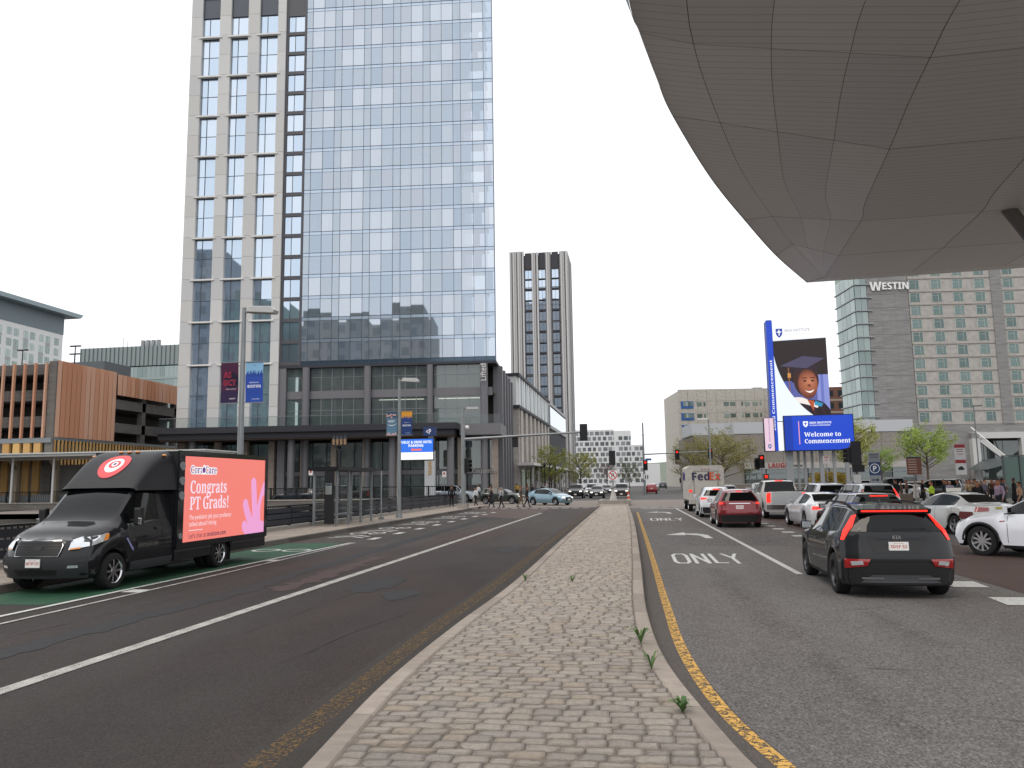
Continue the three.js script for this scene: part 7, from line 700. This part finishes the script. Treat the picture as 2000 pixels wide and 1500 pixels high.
person('person in a dark brown coat crossing with a stroller companion', [-11.9, 0, -64], 1.5, 1, { top: 0x3a332e, legs: 0x24252b }); person('person in a grey jacket crossing just ahead of the green wagon', [-11.0, 0, -63.7], 1.4, 1, { top: 0xa9aaae, hair: 0x8b8580, legs: 0x1d1f26 }, 0.95); person('person in an olive coat crossing before the blue hatchback', [-9.5, 0, -64.4], -1.4, 1, { top: 0x5c5546, legs: 0x7a6a5a }, 1.0); person('person in black crossing beside the olive coat', [-8.95, 0, -64.2], -1.4, 1, { top: 0x1d1f26, legs: 0x23252c }, 0.97);
for (const [x, z, a, po, top, legs, lb] of [[-19.6, -84, 0.4, 0, 0xb3323c, 0x23252c, 'person in a red top near the hotel doors'], [-18.6, -84, 2, 2, 0xb28a62, 0x5d5348, 'person in a tan top next to the red top'], [-17.0, -84, 1, 0, 0xc9cbd0, 0x2b2d33, 'person in white at the hotel doors'], [-14.6, -96, 0, 0, 0xc79a34, 0x2a2c33, 'person in a mustard jacket under the street canopy'], [-13.6, -98, 2, 0, 0x4a3b34, 0x1d1f26, 'person in brown under the street canopy'], [-12.8, -97, 1, 1, 0x2b2d33, 0x1d1f26, 'person in charcoal walking under the street canopy'], [-12.0, -100, 1, 0, 0x25272d, 0x25272d, 'person in black at the canopy kerb'], [-11.3, -98, 4, 0, 0x8a8f97, 0x33363d, 'person in pale grey at the canopy kerb']]) person(lb, [x, 0.14, z], a, po, { top, legs }, rr(0.94, 1.03), 'people near the hotel');
for (const [x, z, a, po, c, lb] of [[15.8, -46, 1.2, 2, { top: 0xb8d43a, legs: 0x1a1b20, hair: 0x16171c }, 'police officer in a yellow high-visibility jacket by the taxi'], [19.6, -64.5, 0.3, 3, { top: 0x17181c }, 'graduate in a black gown standing alone by the orange cone'], [22.3, -70.6, 1, 0, { top: 0x6a5244, legs: 0x2b2d33 }, 'person in brown at the cone'], [22.9, -70.3, 2, 3, { top: 0xcfcac2 }, 'person in a long cream dress at the cone'], [23.7, -71, 4, 3, { top: 0x141519 }, 'graduate in a black gown holding a robe near the cone'], [23.6, -66, 1.4, 0, { top: 0x1d1f25, legs: 0x4a4439 }, 'person in black jacket and khaki trousers by the black SUV'], [21.1, -58, 3, 2, { top: 0xa7a7bb, legs: 0x2b2d33, hair: 0xcfcfd6 }, 'person in a lilac scarf behind the taxi roof'], [22.3, -62, 2.4, 0, { top: 0x1f2229 }, 'person in a dark suit next to the lilac scarf'], [23.1, -62, 1.2, 0, { top: 0x565c62, legs: 0x33363d }, 'person in grey beside the curb signs'], [23.5, -61.5, 3, 3, { top: 0xc3bfb8 }, 'person in a pale robe with an orange bag'], [21.6, -56, 2.6, 2, { top: 0xb39c7c, hair: 0x18130f }, 'person in beige facing the road'], [24.2, -62, 1, 0, { top: 0x7b6a55 }, 'person in a tan coat in the crowd'], [23.9, -60, 2, 0, { top: 0x2b2320, hair: 0x1a1210 }, 'person in dark brown in the crowd'], [25.4, -62, 3, 0, { top: 0x5a3b2c }, 'person in rust in the crowd'], [26.9, -64, 1, 0, { top: 0x6e7265, legs: 0x1d1f26 }, 'person in sage green in the crowd'], [17.5, -42, 1.9, 0, { top: 0xa890a4, hair: 0x3a1c16 }, 'person with red hair and a mauve coat behind the white crossover'], [17.4, -44.2, 3, 0, { top: 0x1e1a18, hair: 0x14100e }, 'person in black with dark hair behind the taxi'], [19.3, -44, 1.2, 0, { top: 0xb78f74, hair: 0x1b1512 }, 'person in a tan shirt at the right edge']]) person(lb, [x, 0.01, z], a, po, c, rr(0.94, 1.04), 'people on the plaza');
for (const [x, z, a, po, top, legs, lb] of [[24.6, -58.5, 0.6, 0, 0x3d4250, 0x1d1f26, 'person in slate blue near the beige top'], [25.2, -60.5, 2.2, 2, 0x8f4a2e, 0x2a2c33, 'person in burnt orange taking a photo'], [26.0, -60, 1, 3, 0x121317, 0x121317, 'graduate in black gown deep in the crowd'], [26.4, -62.5, 4, 0, 0xc8c2b8, 0x4a4a50, 'person in an off-white shirt in the crowd'], [24.9, -63.6, 5, 0, 0x2a3a52, 0x1d1f26, 'person in navy behind the crowd'], [22.8, -59, 0.2, 1, 0x4b4238, 0x1a1b20, 'person in a dark khaki coat walking in front of the crowd'], [27.6, -65.5, 3, 0, 0x7d5a4a, 0x2a2c33, 'person in cocoa brown by the kiosk'], [28.1, -66.5, 1, 2, 0xb0562c, 0x23252c, 'person in an orange vest by the kiosk'], [21.9, -60.5, 2, 3, 0x16171b, 0x16171b, 'graduate in black gown left of the crowd'], [23.0, -57.2, 4.4, 0, 0x6f6a78, 0x2a2c33, 'person in dusty violet at the front of the crowd'], [29.2, -70, 1, 0, 0x94989c, 0x2a2c33, 'person in silver grey beyond the crowd'], [20.6, -66.5, 1.4, 0, 0x5b4a40, 0x1d1f26, 'person in umber behind the lone graduate']]) person(lb, [x, 0.01, z], a, po, { top, legs, skin: pick([0xa9745a, 0x7c4f3a, 0xc99a7e]) }, rr(0.93, 1.05), 'people on the plaza');
function cone(x, z, lb) { const t = thing('traffic_cone', lb, 'traffic cone', [x, 0.01, z], 0, 'orange cones on the plaza'); part(t, 'cone', cyl(0.17, 0.045, [0, 0.04, 0], [0, 0.95, 0], 16), mat(0xd8501f, 0.6)); part(t, 'base', bx(-0.24, 0.24, 0, 0.04, -0.24, 0.24), mat(0xd8501f, 0.6)); part(t, 'collar', cyl(0.115, 0.088, [0, 0.5, 0], [0, 0.66, 0], 16), M.white); }
cone(20.8, -67, 'orange traffic cone by the graduates beside the road'); cone(27.4, -76, 'orange traffic cone in front of the black SUV'); cone(-0.9, -80, 'orange traffic cone on the far median');
{ const b = thing('concrete_barrier', 'low brown barrier block behind the taxi', 'barrier', [17.0, 0.01, -56], 0.3); part(b, 'body', extr([[-0.3, 0], [0.3, 0], [0.16, 0.35], [0.13, 0.85], [-0.13, 0.85], [-0.16, 0.35]], 2.2, 0.02).rotateY(Math.PI / 2).translate(-1.1, 0, 0), mat(0x7a6c5e, 0.9)); part(b, 'cap_strip', bx(-1.0, 1.0, 0.87, 0.9, -0.08, 0.08), M.galv); }
// ---------------------------------------------------------------- trees
function tree(name, label, pos, h, R, y0, leafC, n, twig = false, group) {
  const t = thing(name, label, 'tree', pos, rnd() * 6, group), limbs = [], tips = [], bark = mat(0x5a4d42, 0.95); limbs.push(cyl(h * 0.022, h * 0.012, [0, 0, 0], [0.1, h * 0.7, 0.05], 9));
  for (let k = 0; k < 26; k++) { const a = k * 2.4 + rr(-0.3, 0.3), b = y0 + (h * 0.85 - y0) * k / 26, len = R * (0.55 + 0.45 * Math.sin(Math.PI * (0.15 + 0.8 * k / 26))) * rr(0.75, 1.1), e = [Math.cos(a) * len, b + len * rr(0.25, 0.75), Math.sin(a) * len]; limbs.push(cyl(h * 0.008, h * 0.003, [0, b, 0], e, 6)); for (let q = 0; q < 3; q++) { const u = rr(0.35, 0.9), s = [e[0] * u, b + (e[1] - b) * u, e[2] * u], e2 = [s[0] + rr(-0.4, 0.4) * R, s[1] + rr(0.05, 0.35) * R, s[2] + rr(-0.4, 0.4) * R]; limbs.push(cyl(h * 0.003, h * 0.001, s, e2, 5)); tips.push([s, e2]); } tips.push([[e[0] * 0.4, b + (e[1] - b) * 0.4, e[2] * 0.4], e]); }
  part(t, 'trunk', join(limbs), bark); const pos2 = [], ix = [], col = [], c = new THREE.Color(); for (let k = 0; k < n; k++) { const [s, e] = tips[k % tips.length], u = Math.pow(rnd(), 0.7) * 1.08, sp = R * 0.1, p = V(s[0] + (e[0] - s[0]) * u + rr(-sp, sp), s[1] + (e[1] - s[1]) * u + rr(-sp, sp), s[2] + (e[2] - s[2]) * u + rr(-sp, sp)), a = V(rr(-1, 1), rr(-1, 1), rr(-1, 1)).normalize(), b = V(rr(-1, 1), rr(-1, 1), rr(-1, 1)).cross(a).normalize(), z = (twig ? 0.045 : 0.075) * R * rr(0.5, 1.1) * 0.55, i = pos2.length / 3; for (const [m, q] of [[-1, 0], [0, -0.6], [1, 0], [0, 0.6]]) pos2.push(p.x + (a.x * m + b.x * q) * z, p.y + (a.y * m + b.y * q) * z, p.z + (a.z * m + b.z * q) * z); ix.push(i, i + 1, i + 2, i, i + 2, i + 3); c.set(leafC).offsetHSL(rr(-0.02, 0.02), rr(-0.08, 0.08), rr(-0.05, 0.06)); for (let q = 0; q < 4; q++) col.push(c.r, c.g, c.b); }
  const g = new THREE.BufferGeometry(); g.setAttribute('position', new THREE.Float32BufferAttribute(pos2, 3)); g.setAttribute('color', new THREE.Float32BufferAttribute(col, 3)); g.setIndex(ix); g.computeVertexNormals(); part(t, 'crown', g, new THREE.MeshPhysicalMaterial({ vertexColors: true, roughness: 0.9, transmission: 0.35, thickness: 0, side: THREE.DoubleSide })); return t;
}
tree('plaza_tree', 'bright green spring tree in front of the stone hotel, the right one of two', [36.8, 0.8, -108], 7.0, 3.6, 2.2, 0x97ab50, 4600); tree('plaza_tree', 'yellow-green spring tree beside the welcome board', [29.2, 0.8, -112], 8.6, 3.6, 2.2, 0xaab050, 3800); tree('plaza_tree', 'low green tree between the two taller plaza trees', [33.0, 0.8, -114], 5.0, 2.6, 1.6, 0x8fae45, 2200);
tree('street_tree', 'budding tree behind the parcel truck, left of the low hall', [13.5, 0, -128], 8.4, 5.6, 2.0, 0x8f8a52, 9000, true); tree('street_tree', 'sparse budding tree beside the beige block', [9.8, 0, -140], 7.4, 4.6, 2.0, 0x87824e, 7000, true);
tree('street_tree', 'young green tree by the street canopy of the retail podium', [-13.0, 0, -118], 7.2, 3.0, 1.6, 0x959a48, 4200); tree('street_tree', 'second young tree farther along the retail podium', [-11.6, 0, -165], 7.4, 3.8, 1.6, 0x9fa052, 3600); tree('street_tree', 'bare brownish tree before the checkered block', [-8.5, 0, -230], 7, 4.2, 1.8, 0x8a7a6c, 2600, true); tree('street_tree', 'dark green tree before the checkered block', [-2.5, 0, -260], 7.5, 4, 1.5, 0x66704e, 2600);
{ const t = thing('forsythia_bush', 'rounded yellow flowering bush beneath the welcome board', 'bush', [26.5, 0.8, -116]); const pos = [], ix = [], col = [], c = new THREE.Color(); for (let k = 0; k < 4200; k++) { const v = V(rr(-1, 1), rr(-0.1, 1), rr(-1, 1)); if (v.length() > 1) v.normalize(); v.multiplyScalar(Math.pow(rnd(), 0.2) * (0.9 + 0.2 * fbm(v.x * 4 + 9, v.z * 4 + v.y * 3, 2))); v.x *= 3.2; v.y *= 2.4; v.z *= 2; const a = V(rr(-1, 1), rr(-1, 1), rr(-1, 1)).normalize(), b = V(rr(-1, 1), rr(-1, 1), rr(-1, 1)).cross(a).normalize(), z = rr(0.06, 0.14), i = pos.length / 3; for (const [m, q] of [[-1, 0], [0, -0.6], [1, 0], [0, 0.6]]) pos.push(v.x + (a.x * m + b.x * q) * z, v.y + 0.1 + (a.y * m + b.y * q) * z, v.z + (a.z * m + b.z * q) * z); ix.push(i, i + 1, i + 2, i, i + 2, i + 3); c.set(0xb29a35).offsetHSL(rr(-0.03, 0.03), 0, rr(-0.08, 0.05)); for (let q = 0; q < 4; q++) col.push(c.r, c.g, c.b); } const g = new THREE.BufferGeometry(); g.setAttribute('position', new THREE.Float32BufferAttribute(pos, 3)); g.setAttribute('color', new THREE.Float32BufferAttribute(col, 3)); g.setIndex(ix); g.computeVertexNormals(); part(t, 'foliage', g, new THREE.MeshStandardMaterial({ vertexColors: true, roughness: 0.9, side: THREE.DoubleSide })); const st = []; for (let k = 0; k < 12; k++) st.push(cyl(0.03, 0.01, [rr(-0.6, 0.6), 0, rr(-0.4, 0.4)], [rr(-2.2, 2.2), 1.8, rr(-1.2, 1.2)], 5)); part(t, 'stems', join(st), mat(0x5a4d42, 0.95)); }
for (const [x, z, lb] of [[-13.0, -112, 'black old-style lamp before the young podium tree'], [-12.7, -124, 'black old-style lamp past the young podium tree'], [-46.5, -67, 'old-style lamp post on the deck in front of the garage']]) { const t = thing('lantern_post', lb, 'street lamp', [x, 0.1, z]), k = M.blackMetal, h = x < -40 ? 5.2 : 4.6; part(t, 'post', cyl(0.08, 0.06, [0, 0, 0], [0, h - 0.6, 0], 8), k); part(t, 'lantern', join([cyl(0.12, 0.18, [0, h - 0.6, 0], [0, h - 0.1, 0], 8), cyl(0.22, 0.02, [0, h - 0.1, 0], [0, h + 0.15, 0], 8)]), k); }
renderer.render(scene, camera);
